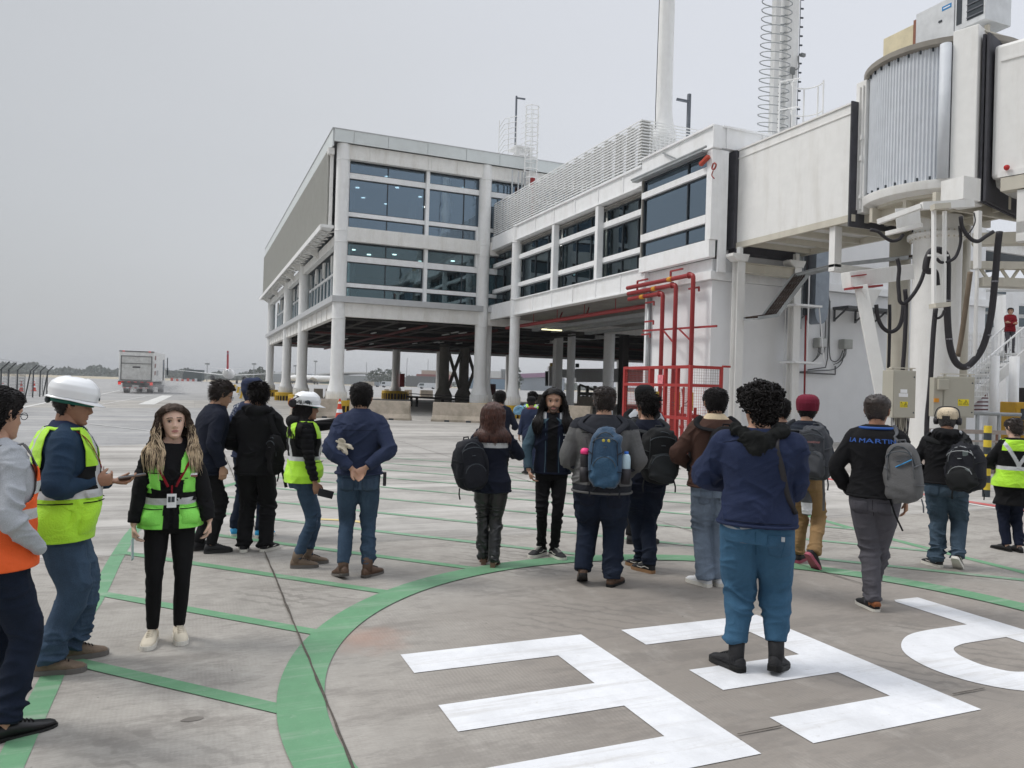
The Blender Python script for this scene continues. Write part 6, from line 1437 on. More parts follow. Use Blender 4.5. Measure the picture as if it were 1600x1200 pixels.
def mk_hair(style,m,root,HM,rnd,m2=None,Bd=None,clr=.035):
    """hair as its own mesh child: shell plus many strand clumps following the flow"""
    HMi=HM.inverted(); V,F=headgrid(.010 if style!='curly' else .016,*((64,110) if style in('long','auburn') else (46,76)),face=False); c=V[F].mean(1); keep=hairregion(c/(1.05),style)
    if style=='long': keep&=~((c[:,1]>.03)&(c[:,2]<.080-.30*np.abs(c[:,0])))
    if style in('long','auburn','bob'): keep=keep|((c[:,1]<-.01)&(c[:,2]>-.11))
    amp={'buzz':.003,'short':.005,'curly':.016,'long':.005,'auburn':.008,'messy':.012,'bun':.005,'bob':.008}[style]
    nrm=V/np.linalg.norm(V,axis=1)[:,None]; nn=vnoise(V*(38 if style!='curly' else 60)+rnd.random()*50,3)
    up_=np.clip(V[:,2]/.1,0,1)*({'curly':.022,'messy':.014,'short':.010,'auburn':.008}.get(style,.009)); V=V+nrm*(nn*amp+up_)[:,None]
    F=F[keep]; used=np.unique(F); mp=-np.ones(len(V),int); mp[used]=np.arange(len(used)); V=V[used]; F=mp[F]
    mb=MB(); mb.v=[tuple(p) for p in V]; mb.f=[tuple(f) for f in F]; mb.m=[0]*len(F)
    idx=rnd.sample(range(len(V)),min(len(V),{'buzz':200,'short':900,'messy':800,'curly':760,'long':2300,'auburn':2300,'bun':350,'bob':1100}[style]))
    for i in idx:
        p=Vector(V[i]); nv=p.normalized()
        if style=='curly':
            p=p+nv*rnd.uniform(-.004,.014); r_=rnd.uniform(.007,.012); ax=Vector((rnd.gauss(0,1),rnd.gauss(0,1),rnd.gauss(0,1))).normalized(); x,y,_=rotbasis(ax)
            mb.tube([p+x*math.cos(t)*r_+y*math.sin(t)*r_+ax*t*.0016 for t in [0,1.1,2.2,3.3,4.4,5.5,6.6]],.0042,4,caps=False)
        elif style in('long','auburn','bob'):
            ln={'long':.25,'auburn':.15,'bob':.20}[style]; ph=rnd.random()*6; vol={'long':.020,'auburn':.026,'bob':.012}[style]*rnd.uniform(.35,1.5)
            phi=math.degrees(math.atan2(p.y+.01,p.x))
            if style!='auburn' and 0<phi<180: phi=rnd.uniform(-2,30) if p.x>0 else rnd.uniform(150,182)
            elif style=='auburn' and 0<phi<180: phi=rnd.uniform(-30,12) if p.x>0 else rnd.uniform(168,210)
            t0=R(phi); hw_,hf_=.083+vol,.098+vol
            side_=Vector((math.cos(t0)*hw_,math.sin(t0)*hf_-.012,min(p.z*.45,.03)))
            mid_=(p+side_)/2+nv*.014; pts=[p,mid_,side_]; L_=6
            # lower down the lock swings to the front or back of the shoulder and rests on the clothes
            c_=math.cos(t0); low=phi
            if abs(c_)>.55: low=(rnd.uniform(12,60) if c_>0 else rnd.uniform(120,168)) if (style=='long' and rnd.random()<.42) else (rnd.uniform(-70,-4) if c_>0 else rnd.uniform(184,250))
            if style=='auburn' and math.sin(t0)>-.15: low=-18 if c_>0 else 198
            end=side_.z-.115-ln*rnd.uniform(.45,1.0)
            for k in range(1,L_+1):
                u=k/L_; z=side_.z+(end-side_.z)*u; q_=max(0,min(1,(-.06-z)/.12)); dl=((low-phi+180)%360)-180; an=R(phi+dl*q_)
                wv=(.011 if style=='long' else .010)*math.sin(ph+k*1.7)
                x_=math.cos(an)*(hw_+(.050*u+.012*math.sin(ph*3)*u if style=='long' else -.010*math.sin(u*2.4))+wv); y_=math.sin(an)*(hf_-.006*u+wv)-.012
                w_=HM@Vector((x_,y_,z))
                if w_.z<1.50:
                    cxx,cyy=Bd.cen(w_.z); th=math.degrees(math.atan2(w_.y-cyy,w_.x-cxx)); s_=Bd.surf(th,max(1.0,w_.z),clr+rnd.uniform(0,.012)); r0=math.hypot(w_.x-cxx,w_.y-cyy); r1=math.hypot(s_.x-cxx,s_.y-cyy)
                    if r1>r0: kk=r1/max(r0,1e-4); w_=Vector((cxx+(w_.x-cxx)*kk,cyy+(w_.y-cyy)*kk,w_.z))
                pts.append(HMi@w_)
            mb.cm=1 if (m2 and rnd.random()<.75) else 0
            c3=catm(pts,3); mb.tube(c3,list(np.interp(np.arange(len(c3)),[0,3,len(c3)-6,len(c3)-1],[.002,.0036,.0034,.0008])),4,caps=False,flat=.5)
            if m2 and mb.cm==1:
                # roots stay dark: first third recoloured
                nf=4; tot=(len(c3)-1)*nf
                for q_ in range(len(mb.m)-tot,len(mb.m)-tot+int(tot*rnd.uniform(.30,.62))): mb.m[q_]=0
            mb.cm=0
        else:
            fl=Vector((rnd.gauss(0,.25),-.5,-.55 if p.z<.06 else -.1))+nv*(.30 if style=='messy' else .02); fl=fl.normalized(); l_={'buzz':.008,'short':.017,'messy':.034,'bun':.03}[style]*rnd.uniform(.6,1.2)
            a=p+nv*.002; mb.tube([a,a+(fl+nv*.4).normalized()*l_*.5,a+(fl+nv*.4).normalized()*l_*.5+(fl-nv*.25).normalized()*l_*.6],[.0045,.0036,.001],4,caps=False,flat=.6)
    if style=='bun': mb.sphere((0,-.075,.085),.042,14,10); [mb.tube([Vector((0,-.075,.085))+Vector((math.cos(t+k)*.043,math.sin(t+k)*.043*math.cos(k),math.sin(t)*.03)) for t in (0,1,2,3)],.006,4) for k in range(10)]
    if style=='curly': pass
    mb.v=[tuple(HM@Vector(p)) for p in mb.v]
    return mb.build('hair',[m,m2] if m2 else m,root,local=True,smooth=True)
def mk_shoe(root,FM,kind,up_m,so_m,accent=None,knee=None):
    """FM: foot matrix, origin under the ankle on the ground, +y toe"""
    st=dict(sneaker=(.105,.0),dress=(.085,.0),boot=(.13,.10),hike=(.125,.03),combat=(.12,.13),heel=(.09,.02),slip=(.09,0))[kind]
    ys=[-.085,-.075,-.05,-.01,.04,.09,.135,.165,.182,.19]; hw=[.018,.030,.036,.036,.040,.046,.045,.037,.024,.008]
    top=[.055,.085,.092,.098,.092,.070,.055,.048,.038,.022]
    if kind=='dress': hw=[h*.86 for h in hw]; ys=[y*1.10 if y>0 else y for y in ys]; top=[t*.88 for t in top]
    if kind in('sneaker','hike','combat'): hw=[h*1.08 for h in hw]; top=[t*1.06 for t in top]
    lift=.045 if kind=='heel' else 0
    up=MB(); n=14; vs=[];fs=[]
    for y,w_,t in zip(ys,hw,top):
        lz=lift*np.interp(y,[-.08,.02,.09],[1,.8,0])
        for j in range(n):
            a=2*math.pi*j/n; c,s=math.cos(a),math.sin(a); z=.022+(t-.022)*(.5+.5*s) if s>-.2 else .018
            x=w_*math.copysign(abs(c)**.7,c)*(1 if s<.2 else 1-.35*((s-.2)/.8)**1.5)
            vs.append((x,y,z+lz))
    for i in range(len(ys)-1):
        for j in range(n): a=i*n+j;b=i*n+(j+1)%n; fs.append((a,b,b+n,a+n))
    fs.append(tuple(range(n-1,-1,-1))); fs.append(tuple((len(ys)-1)*n+j for j in range(n))); up.add(vs,fs)
    if kind in('boot','combat','hike'):
        h=st[1]+.03; a0=FM@Vector((0,-.03,.05)); a1=FM@Vector((0,-.024,.10)); dk=(knee-a1).normalized(); Fi=FM.inverted(); up.tube([Fi@a0,Fi@a1,Fi@(a1+dk*h)],[.043,.047,.053],14)
    up.cm=1
    for i in range(5): # laces / tread detail
        y=.02+i*.018; z=np.interp(y,ys,top)*.98+.004+lift*.4
        up.bar((-.022,y,z-.004),(.022,y+.006,z-.002),.006)
    up.cm=0
    if accent=='toe': up.sphere((0,.16,.03),.038,10,6,(1,.9,.55))
    up.v=[tuple(FM@Vector(p)) for p in up.v]
    o=up.build('shoe',[up_m,{'sneaker':SO_WHT}.get(kind,SO_BLK) if accent!='cream' else up_m],root,local=True,smooth=True)
    so=MB(); k=len(ys); hs=.022 if kind not in('sneaker','hike','combat') else .032
    if kind=='dress': hs=.014
    L=[(-h*1.06,y*1.02) for y,h in zip(ys,hw)]; Rr=[(h*1.06,y*1.02) for y,h in zip(ys,hw)]; poly=L+Rr[::-1]
    if lift:
        poly=[(x,y) for x,y in poly]; so.prism([(x,y) for x,y in poly if y>.03],0,.014); so.prism([(-.026,-.08),(.026,-.08),(.022,-.035),(-.022,-.035)],0,.075)
    else:
        so.prism(poly,0.001,hs)
        if kind in('dress','boot','combat'): so.prism([(x,y) for x,y in poly if y<-.0],0.0,hs+.004)
    so.v=[tuple(FM@Vector(p)) for p in so.v]; 
    s_=so.build('sole',so_m,o,local=True,bevel=0)
    if accent=='wave': # pale side stripe
        w_=MB()
        for sg in (-1,1): w_.tube([FM@Vector((sg*.039,-.05,.05)),FM@Vector((sg*.042,0,.062)),FM@Vector((sg*.044,.04,.045)),FM@Vector((sg*.047,.09,.05))],.004,5)
        w_.build('side_stripe',SO_WHT,o,local=True)
    if accent=='toecolor':
        w_=MB(); w_.tube([FM@Vector((0,-.088,.05)),FM@Vector((0,-.07,.06)),FM@Vector((0,-.02,.055))],[.03,.036,.040],12,flat=1); w_.build('heel_panel',mat('tan_heel_leather',(.27,.09,.03),rough=.5),o,local=True,smooth=True)
    return o
def person(P):
    rnd=random.Random(P['seed']); B=Body(P); H_=P['H']; s=H_/1.75
    loc=P['pos'] if 'pos' in P else G(*P['at']); az=math.atan2(loc.x,loc.y); rz=-(az+R(P['face']))
    root=empty('person',(loc.x,loc.y,loc.z),rz,label=P['label'],cat='person',scale=s)
    P['root']=root; P['B']=B
    vx=P.get('vox',.0075); g=B.g; lg=P.get('leg',1+(g-1)*.9)
    # joints
    hips=[Vector((-.088*g**.5,0,.90)),Vector((.088*g**.5,0,.90))]; feet=P['feet']; knees=[];ank=[]; FMs=[]
    for i,(fx,fy,yaw,pitch,fz) in enumerate(feet):
        FM=Matrix.Translation((fx,fy,fz))@Matrix.Rotation(-R(yaw),4,'Z')
        if pitch: FM=FM@Matrix.Translation((0,.10,0))@Matrix.Rotation(-R(pitch),4,'X')@Matrix.Translation((0,-.10,0))
        a=FM@Vector((0,-.02,.095)); kn,_=ik(hips[i],a,.43,.405,(P.get('kx',.0)*(-1 if i==0 else 1),1,0)); knees.append(kn); ank.append(a); FMs.append(FM)
    shw=.167*B.w*(1+(g-1)*.55)*(.9 if B.fem else 1); cx,cy=B.cen(1.40)
    sh=[Vector((cx-shw,cy-.005,1.395)),Vector((cx+shw,cy-.005,1.395))]; wr=[];el=[];hd=P['hands']
    for i in range(2):
        h=hd[i]; pole=h.get('pole',((-.5 if i==0 else .5),-1,-.3)); e_,w_=ik(sh[i],h['w'],.285,.25,pole); el.append(e_); wr.append(w_)
    # ---- body: one continuous skin surface under the clothes
    mb=MB(); B.torso(mb,.80,1.545,-.012)
    for i in range(2):
        limb(mb,hips[i]+Vector((0,0,-.02)),knees[i],ank[i],[.072*lg,.064*lg,.043*lg,.040*lg,.034])
        mb.tube([ank[i],FMs[i]@Vector((0,-.03,.05)),FMs[i]@Vector((0,.10,.032))],[.034,.032,.024],8)
        limb(mb,sh[i],el[i],wr[i],[.044*g**.5,.037*g**.5,.030,.029,.025])
        h=hd[i]
        if not h.get('hide'):
            d=h.get('d'); d=Vector(d) if d else (wr[i]-el[i]).normalized(); hand(mb,wr[i]+d*.01,d,h.get('n',(0,1,0)),h.get('curl',.35),sc=P.get('hs',1.0),side=h.get('side',-1 if i==0 else 1)*1,point=h.get('point',False))
    hc=Vector((cx,cy+.022+P.get('hfwd',0),1.606)); hy,hp,hr=P.get('head',(0,0,0)); HM=Matrix.Translation(hc)@Matrix.Rotation(-R(hy),4,'Z')@Matrix.Rotation(-R(hp),4,'X')@Matrix.Rotation(R(hr),4,'Y')@Matrix.Diagonal((1.09,1.06,1.04,1))
    n0=B.surf(0,1.50); nk=Vector((cx,cy+.0,1.47)); mb.tube([nk,nk.lerp(hc,.45)+Vector((0,-.012,0)),hc+Vector((0,-.022,-.03))],[.064*g**.4,.057*g**.4,.056],16)
    mb.sphere(HM@Vector((0,-.008,.012)),.066,16,12,(1,1.2,1.25))
    v,F=remesh(mb,min(vx,.0062) if P.get('near',1) else .010,2)
    hi_=P.get('vox',1)<.007; HV,HF=headgrid(0,92 if hi_ else 46,150 if hi_ else 76,fem=B.fem); ctr=HV[HF].mean(1); HV2=(np.array(HM.to_3x3())@HV.T).T+np.array(HM.translation)
    idx=np.zeros(len(HF),int); x,y,z=ctr.T
    idx[((x/.0215)**2+((z+.0655)/.0095)**2<1)&(y>.06)]=1
    brow=(np.abs(np.abs(x)-.031)<.018)&(y>.055)&(np.abs(z-.0255-.004*np.sin(np.abs(x)*60))<(.0030 if hi_ else .0040)); idx[brow]=2
    if P.get('beard'): idx[(y>.03)&(z<-.048)&(idx==0)&(z<-.046-.012*(np.abs(x)<.03)*0)]=3; idx[(np.abs(x)<.028)&(y>.05)&(z>-.056)&(z<-.046)]=3
    eb=MB()
    eb.cm=4
    for sg in (-1,1):
        eb.sphere((sg*.031,.0705,.005),.0116,12,8,(1.05,1,.50)); 
    eb.cm=5
    for sg in (-1,1): eb.sphere((sg*.031+P.get('gaze',0),.0800,.005),.0060,10,6,(1,.6,1)); eb.tube([(sg*.018,.0815,.011),(sg*.031,.086,.0135),(sg*.044,.080,.010)],.0021,4)
    eb.cm=0
    for sg in (-1,1):
        eb.tube(catm([(sg*.074,.004,-.026),(sg*.083,-.008,-.016),(sg*.088,-.018,.012),(sg*.083,-.010,.032),(sg*.074,.006,.026)],4),.0062,6); eb.sphere((sg*.077,-.006,.003),.012,8,6,(.4,1.0,2.1))
    ev=np.array([tuple(HM@Vector(p)) for p in eb.v]); ef=[f if len(f)==4 else None for f in eb.f]
    EF=[];EI=[]
    for f,mi in zip(eb.f,eb.m):
        if len(f)==4: EF.append(f);EI.append(mi)
        else:
            for k in range(1,len(f)-1): EF.append((f[0],f[k],f[k+1],f[k+1]));EI.append(mi)
    EF=np.array(EF)
    V_all=np.concatenate([v,HV2,ev]); F_all=np.concatenate([F,HF+len(v),EF+len(v)+len(HV2)]); I_all=np.concatenate([np.zeros(len(F),int),idx,np.array(EI)])
    meshobj('body',V_all,F_all,[P['skin'],M_LIP if not P.get('nolip') else P['skin'],P.get('browm',P['hairm']),M_STUB,M_EYEW,M_IRIS],I_all,root)
    P['HM']=HM; P['wr']=wr; P['el']=el; P['sh']=sh
    # ---- trousers
    tr=P['trousers']; mb=MB(); ez=tr.get('ease',.012); B.torso(mb,.80,1.02,ez*.6)
    tz=tr.get('cuff',.045); 
    for i in range(2):
        a=ank[i]; kn=knees[i]; end=a+(a-kn).normalized()*(.085-tz-.03)
        rr=tr.get('r',[.092,.086,.066,.060,.054]); rr=[q*(lg if k<3 else 1+(lg-1)*.8) for k,q in enumerate(rr)]
        limb(mb,hips[i]+Vector((0,0,-.015)),kn,end,rr,cap=False)
        if B.fem or g>1.1: mb.sphere(hips[i]+Vector((0,-.045,-.02)),.095*g**.6,12,8)
    v,F=remesh(mb,vx,3); z=v[:,2]
    msk=np.interp(z,[.0,.18,.30,.45,.52,.60,.8,.95],[1.5,1.4,.7,1.1,1.1,.6,.6,.5])
    v=folds(v,F,tr.get('amp',.010),6,tr.get('fz',24),P['seed'],msk,.25)
    meshobj('trousers',v,F,[tr['m']],None,root)
    # ---- shoes
    sh_=P['shoes']
    for i in range(2): mk_shoe(root,FMs[i],sh_['k'],sh_['m'],sh_['s'],sh_.get('a'),knees[i])
    # ---- jacket / top
    jk=P['top']; off=jk.get('off',.018); mb=MB(); hem=jk.get('hem',.86); B.torso(mb,hem,jk.get('neck',1.50),off,flare=jk.get('flare',0))
    ar=jk.get('ar',[.070,.061,.054,.050,.041]); ar=[q*.94*g**.5*(.9 if B.fem else 1) for q in ar]
    for i in range(2):
        cu=wr[i]+(el[i]-wr[i]).normalized()*jk.get('cuffback',.01) if not hd[i].get('hide') else wr[i]
        limb(mb,sh[i]+Vector((-.012 if i else .012,0,-.012)),el[i],cu,ar,cap=bool(hd[i].get('hide')))
        mb.tube([Vector((cx+(sh[i].x-cx)*.35,cy,1.455)),sh[i]+Vector((0,0,.002))],[.055,.066*g**.4],10)
    v,F=remesh(mb,vx,3)
    msk=np.interp(v[:,2],[hem,hem+.04,1.1,1.38,1.45],[.5,1.1,1,.7,.2])
    # sleeves get tighter folds
    v=folds(v,F,jk.get('amp',.011),5,jk.get('fz',15),P['seed']+7,msk,jk.get('slant',.5))
    if jk.get('puffer'):
        n=normals(v,F); q=np.abs(np.sin(v[:,2]*math.pi/.052)); v=v+n*(.012*(q**.5-.6))[:,None]
    mats=[jk['m']]+jk.get('m2',[]); idx=None
    if 'paint' in jk: c=v[F].mean(1); idx=jk['paint'](c,B)
    meshobj(jk.get('name','jacket'),v,F,mats,idx,root)
    if not jk.get('flare'):
        mb=MB(); mb.tube([B.surf(a_,hem+.012,off+.004) for a_ in range(0,361,10)],.011,6,caps=False); mb.build('hem_band',jk['m'],root,local=True,smooth=True)
    if jk.get('collar'):
        m_,h_=jk['collar']; mb=MB(); n=30; vs=[];fs=[]
        for k,(zz,o) in enumerate(((1.445,.012),(1.47,.020),(1.47+h_,.014),(1.475+h_,.008),(1.46+h_,.002),(1.45,.0))):
            for j in range(n): p=B.surf(360*j/n,min(zz,1.52),o); p.z=zz-.035*max(0,math.sin(2*math.pi*j/n)); vs.append(p)
        for i in range(5):
            for j in range(n): a=i*n+j;b=i*n+(j+1)%n; fs.append((a,b,b+n,a+n))
        mb.add(vs,fs).build('collar',m_,root,local=True,smooth=True)
    if jk.get('hood'):
        mb=MB(); pts=[]
        for t in range(9):
            a=R(200)+R(140)*t/8; pts.append(Vector((cx+math.cos(a)*.115*g**.3,cy-.02+math.sin(a)*.105,1.47+.01*math.sin(t))))
        mb.tube(pts,[.035,.048,.055,.060,.064,.060,.055,.048,.035],12); mb.sphere((cx,cy-.115,1.40),.075,14,10,(1.25,.6,1.0)); v,F=remesh(mb,.009,3); v=folds(v,F,.012,10,22,P['seed']+3); meshobj('hood',v,F,[jk['hood']],None,root)
    # ---- hair
    if P.get('hair'): P['hairo']=mk_hair(P['hair'],P['hairm'],root,HM,rnd,P.get('hairm2'),B,P.get('hclr',.035))
    return P
def child(P,nm): return [o for o in P['root'].children if o.name.split('.')[0]==nm][0]
def conform(P,on,name,x,z,w,h,m,off=.004,side=-1,parent=None,shape='rect',rot=0):
    """thin sewn-on patch that follows the cloth it sits on"""
    ob=child(P,on); bpy.context.view_layer.update(); n1,n2=9,9; V=[];ok=True
    for i in range(n1):
        for j in range(n2):
            u,v=i/(n1-1)-.5,j/(n2-1)-.5; ww=w*(1-.35*max(0,-v-.25) if shape=='pocket' else 1); dx,dz=u*ww,v*h-(.0 if shape!='pocket' else .10*h*(1-abs(2*u))*(v<-.4)); ca,sa=math.cos(rot),math.sin(rot)
            o_=Vector((x+dx*ca-dz*sa,side*1.0,z+dx*sa+dz*ca)); hit,loc,nor,_=ob.ray_cast(o_,Vector((0,-side,0)))
            if not hit: return None
            V.append(loc+Vector((0,side*off,0)))
    F=[(i*n2+j,(i+1)*n2+j,(i+1)*n2+j+1,i*n2+j+1) for i in range(n1-1) for j in range(n2-1)]
    o=meshobj(name,[tuple(v) for v in V],F,[m],None,parent or ob); s_=o.modifiers.new('t','SOLIDIFY'); s_.thickness=.003; s_.offset=0; return o
def seam(P,on,name,pts,m,r_=.0022,side=-1):
    ob=child(P,on); bpy.context.view_layer.update(); Q=[]
    for x,z in pts:
        hit,loc,nor,_=ob.ray_cast(Vector((x,side*1.0,z)),Vector((0,-side,0)))
        if hit: Q.append(loc+Vector((0,side*.001,0)))
    if len(Q)>2: return MB().tube(Q,r_,5).build(name,m,ob,local=True,smooth=True)
def pockets(P,m,st_=None,z=.85,dx=.088,w=.105,h=.12,cx=0):
    for sg in (-1,1): conform(P,'trousers','back_pocket',cx+sg*dx,z,w,h,m,shape='pocket')
def hatshell(P,name,m,off,zcut,nz=60,disp=None,mask=None,thick=True):
    V,F=headgrid(off,nz,72,face=False); c=V[F].mean(1); keep=zcut(c); V2=V.copy()
    if disp is not None: n=V/np.linalg.norm(V,axis=1)[:,None]; V2=V+n*disp(V)[:,None]
    F=F[keep]; used=np.unique(F); mp=-np.ones(len(V),int); mp[used]=np.arange(len(used)); v=(np.array(P['HM'].to_3x3())@V2[used].T).T+np.array(P['HM'].translation)
    return meshobj(name,v,mp[F],[m],None,P['root'])
def hb(P,mb,name,m,par=None,smooth=True):
    mb.v=[tuple(P['HM']@Vector(p)) for p in mb.v]; return mb.build(name,m,par or P['root'],local=True,smooth=smooth)
def vest(P,m,cols,z0=.80,off=.036,split=True,neckv=True,hem=None):
    """hi-vis vest shell with arm holes; cols(x,z,th)->material index"""
    B=P['B']; n=180; zs=np.arange(z0,1.475,.007); V=[];
    for z in zs:
        for j in range(n): V.append(B.surf(360*j/n,z,off+.010*math.sin(z*31+j*.21)*.4+.012*max(0,1-(z-z0)/.12)))
    V=np.array([tuple(p) for p in V]); k=len(zs); a=(np.arange(k-1)[:,None]*n+np.arange(n)[None]).ravel(); b=(np.arange(k-1)[:,None]*n+(np.arange(n)[None]+1)%n).ravel(); F=np.c_[a,b,b+n,a+n]
    th=((np.tile(np.arange(n),k-1)+.5)*360/n); c=V[F].mean(1); cx=np.array([B.cen(z)[0] for z in c[:,2]]); x=c[:,0]-cx; z=c[:,2]; ct=np.abs(np.cos(np.radians(th))); front=(th<180)
    hole=(z>1.17+.10*(1-ct)/.3)&(ct>.80)&(z<1.46)
    keep=~hole
    if split: keep&=~(front&(np.abs(x)<.010+np.clip((z-1.22)*.42,0,.12)))
    else: keep&=~((z>1.44)&(ct<.9)&front)
    idx=cols(x,z,th,front)[keep]; V=folds(V,F,.007,6,14,P['seed']+2,None,.5); F=F[keep]
    o=meshobj('vest',V,F,m,idx,P['root']); sd=o.modifiers.new('thick','SOLIDIFY'); sd.thickness=.004; return o
def pouch(P,th0,th1,z0,z1,off,bul,m,name='vest_pocket',nu=16,nv=12):
    B=P['B']; V=[];
    for i in range(nu+1):
        for j in range(nv+1):
            u,v=i/nu,j/nv; b_=bul*(max(0,math.sin(math.pi*u))**.45)*(max(0,math.sin(math.pi*v))**.45)*(1.15-.4*v); V.append(tuple(B.surf(th0+(th1-th0)*u,z0+(z1-z0)*v,off+b_)))
    F=[(i*(nv+1)+j,(i+1)*(nv+1)+j,(i+1)*(nv+1)+j+1,i*(nv+1)+j+1) for i in range(nu) for j in range(nv)]
    V=folds(np.array(V),np.array(F),.006,9,18,P['seed']); o=meshobj(name,V,F,[m],None,P['root'])
    c=P['B'].surf; MB().tube([c(th0+(th1-th0)*k/8,z1-.012,off+bul*.55) for k in range(9)],.0035,5).build('pocket_flap_edge',C_BLACK,o,local=True,smooth=True); return o
def lanyard(P,m,badge=True,off=.045,low=1.14):
    B=P['B']; mb=MB()
    for sg in (-1,1):
        pts=[B.surf(90-sg*62,1.455,.01),B.surf(90-sg*44,1.40,off),B.surf(90-sg*26,1.30,off),B.surf(90-sg*6,low+.05,off)]; mb.tube(catm(pts,4),.009,6,flat=.25,side=(1,0,0))
    p=B.surf(90,low,off+.003); mb.bar(p+Vector((0,0,.06)),p,.012,.004); o=mb.build('lanyard',m,P['root'],local=True)
    if badge:
        MB().box(p.x-.032,p.x+.032,p.y+.006,p.y+.010,p.z-.10,p.z).build('badge',M_WHITEP,o,local=True); q=MB().box(p.x-.02,p.x+.002,p.y+.0105,p.y+.012,p.z-.06,p.z-.02).box(p.x+.006,p.x+.024,p.y+.0105,p.y+.012,p.z-.06,p.z-.02); q.build('badge_photo',M_FRAME,o,local=True)
    return o
def backpack(P,label,m,mp,w=.30,h=.44,d=.17,z=1.19,x=0.0,straps=2,off=.03,pocket=True,tilt=0,trim=None,sm=None,cat='backpack',yaw=0,sx=None):
    """rounded pack on the back of a person: body, pocket, straps, handle"""
    B=P['B']; root=P['root']; E_=empty('backpack',root.location.copy(),root.rotation_euler.z,label=label,cat=cat,scale=root.scale[0]); sm=sm or mp
    bk=B.surf(270,z,off); c=Vector((bk.x+x,bk.y-d/2-.0,z)); T_=Matrix.Translation(c)@Matrix.Rotation(R(yaw),4,'Z')@Matrix.Rotation(R(tilt),4,'Y')
    def rb(w_,h_,d_,cc,e=3.4,seed=0,amp=.017):
        n=36;k=26; vs=[]
        for i in range(k+1):
            t=math.pi*i/k; st,c0=math.sin(t),math.cos(t); zz=math.copysign(abs(c0)**(2/e),c0)*h_/2; r_=abs(st)**(2/e)
            for j in range(n):
                a=2*math.pi*j/n; ca,sa=math.cos(a),math.sin(a); tp=1-.16*max(0,zz/(h_/2))**1.5
                vs.append((cc[0]+math.copysign(abs(ca)**(2/e),ca)*r_*w_/2*tp,cc[1]+math.copysign(abs(sa)**(2/e),sa)*r_*d_/2*(1-.22*zz/(h_/2) if sa<0 else 1),cc[2]+zz))
        a=(np.arange(k)[:,None]*n+np.arange(n)[None]).ravel(); b=(np.arange(k)[:,None]*n+(np.arange(n)[None]+1)%n).ravel(); F=np.c_[a,a+n,b+n,b]; V=np.array(vs); V=folds(V,F,amp,8,14,seed,None,.5)
        V=(np.array(T_.to_3x3())@V.T).T+np.array(T_.translation); return V,F
    V,F=rb(w,h,d,(0,0,0),seed=P['seed']); meshobj('pack_body',V,F,[m],None,E_)
    if pocket:
        V,F=rb(w*.78,h*.50,d*.5,(0,-d*.42,-h*.20),seed=P['seed']+1); o=meshobj('front_pocket',V,F,[mp],None,E_)
        mb=MB(); pts=[T_@Vector((math.cos(R(t))*w*.33,-d*.60-.012,-h*.16+math.sin(R(t))*h*.20)) for t in range(10,171,20)]; mb.tube(pts,.004,5).build('zip',trim or M_FRAME,o,local=True)
    mb=MB(); pts=[T_@Vector((math.cos(R(t))*w*.40,-d*.36,h*.05+math.sin(R(t))*h*.40)) for t in range(-10,191,20)]; mb.tube(pts,.005,5).build('main_zip',trim or M_FRAME,E_,local=True,smooth=True)
    for sg in (-1,1):
        MB().tube(catm([T_@Vector(p) for p in ((sg*w*.50,d*.1,h*.12),(sg*w*.47,-d*.30,h*.11),(sg*w*.36,-d*.50,h*.08))],3),.008,6,flat=.4).tube(catm([T_@Vector(p) for p in ((sg*w*.51,d*.1,-h*.22),(sg*w*.50,-d*.34,-h*.22),(sg*w*.38,-d*.62,-h*.20))],3),.008,6,flat=.4).tube([T_@Vector((sg*w*.33,-d*.40,h*.34)),T_@Vector((sg*w*.36,-d*.52,h*.10)),T_@Vector((sg*w*.38,-d*.60,-h*.10))],.004,5).build('compression_strap',sm,E_,local=True,smooth=True)
        MB().tube([T_@Vector((sg*w*.40,0,-h*.44)),T_@Vector((sg*w*.44,-.01,-h*.56)),T_@Vector((sg*w*.43,-.02,-h*.66))],.008,5,flat=.3).build('loose_webbing',sm,E_,local=True,smooth=True)
    MB().tube([T_@Vector((math.cos(R(t))*w*.36,-d*.47-.01,h*.26+math.sin(R(t))*h*.10)) for t in range(0,181,20)],.004,5).tube([T_@Vector((-w*.05,-d*.50-.012,h*.20)),T_@Vector((w*.05,-d*.50-.012,h*.20))],.010,6,flat=.4).build('lid_seam',trim or M_FRAME,E_,local=True,smooth=True)
    MB().tube([T_@Vector(p) for p in ((-.03,d*.3,h*.46),(-.025,d*.3,h*.54),(.025,d*.3,h*.54),(.03,d*.3,h*.46))],.008,6).build('handle',sm,E_,local=True,smooth=True)
    for sg in ((-1,1) if straps==2 else ((sx or 1),)):
        top=T_@Vector((sg*w*.22 if straps==2 else 0,d*.35,h*.40)); S=[top,B.surf(270+sg*38,1.40,off+.016),B.surf(270+sg*62,1.44,off+.02)]
        sx_=sg*.115*B.g**.3+B.cen(1.45)[0]; S+=[Vector((sx_,B.cen(1.45)[1],1.49+.012*(B.g-1))),B.surf(90-sg*48,1.40,off+.016),B.surf(90-sg*42,1.28,off+.014),B.surf(90-sg*62,1.12,off+.012),B.surf(-sg*8+(0 if sg>0 else 180),1.02,off+.02)]
        MB().tube(catm(S,4),.029,8,flat=.28,side=(1,0,0)).build('strap',sm,E_,local=True,smooth=True)
    P['packT']=T_; return E_
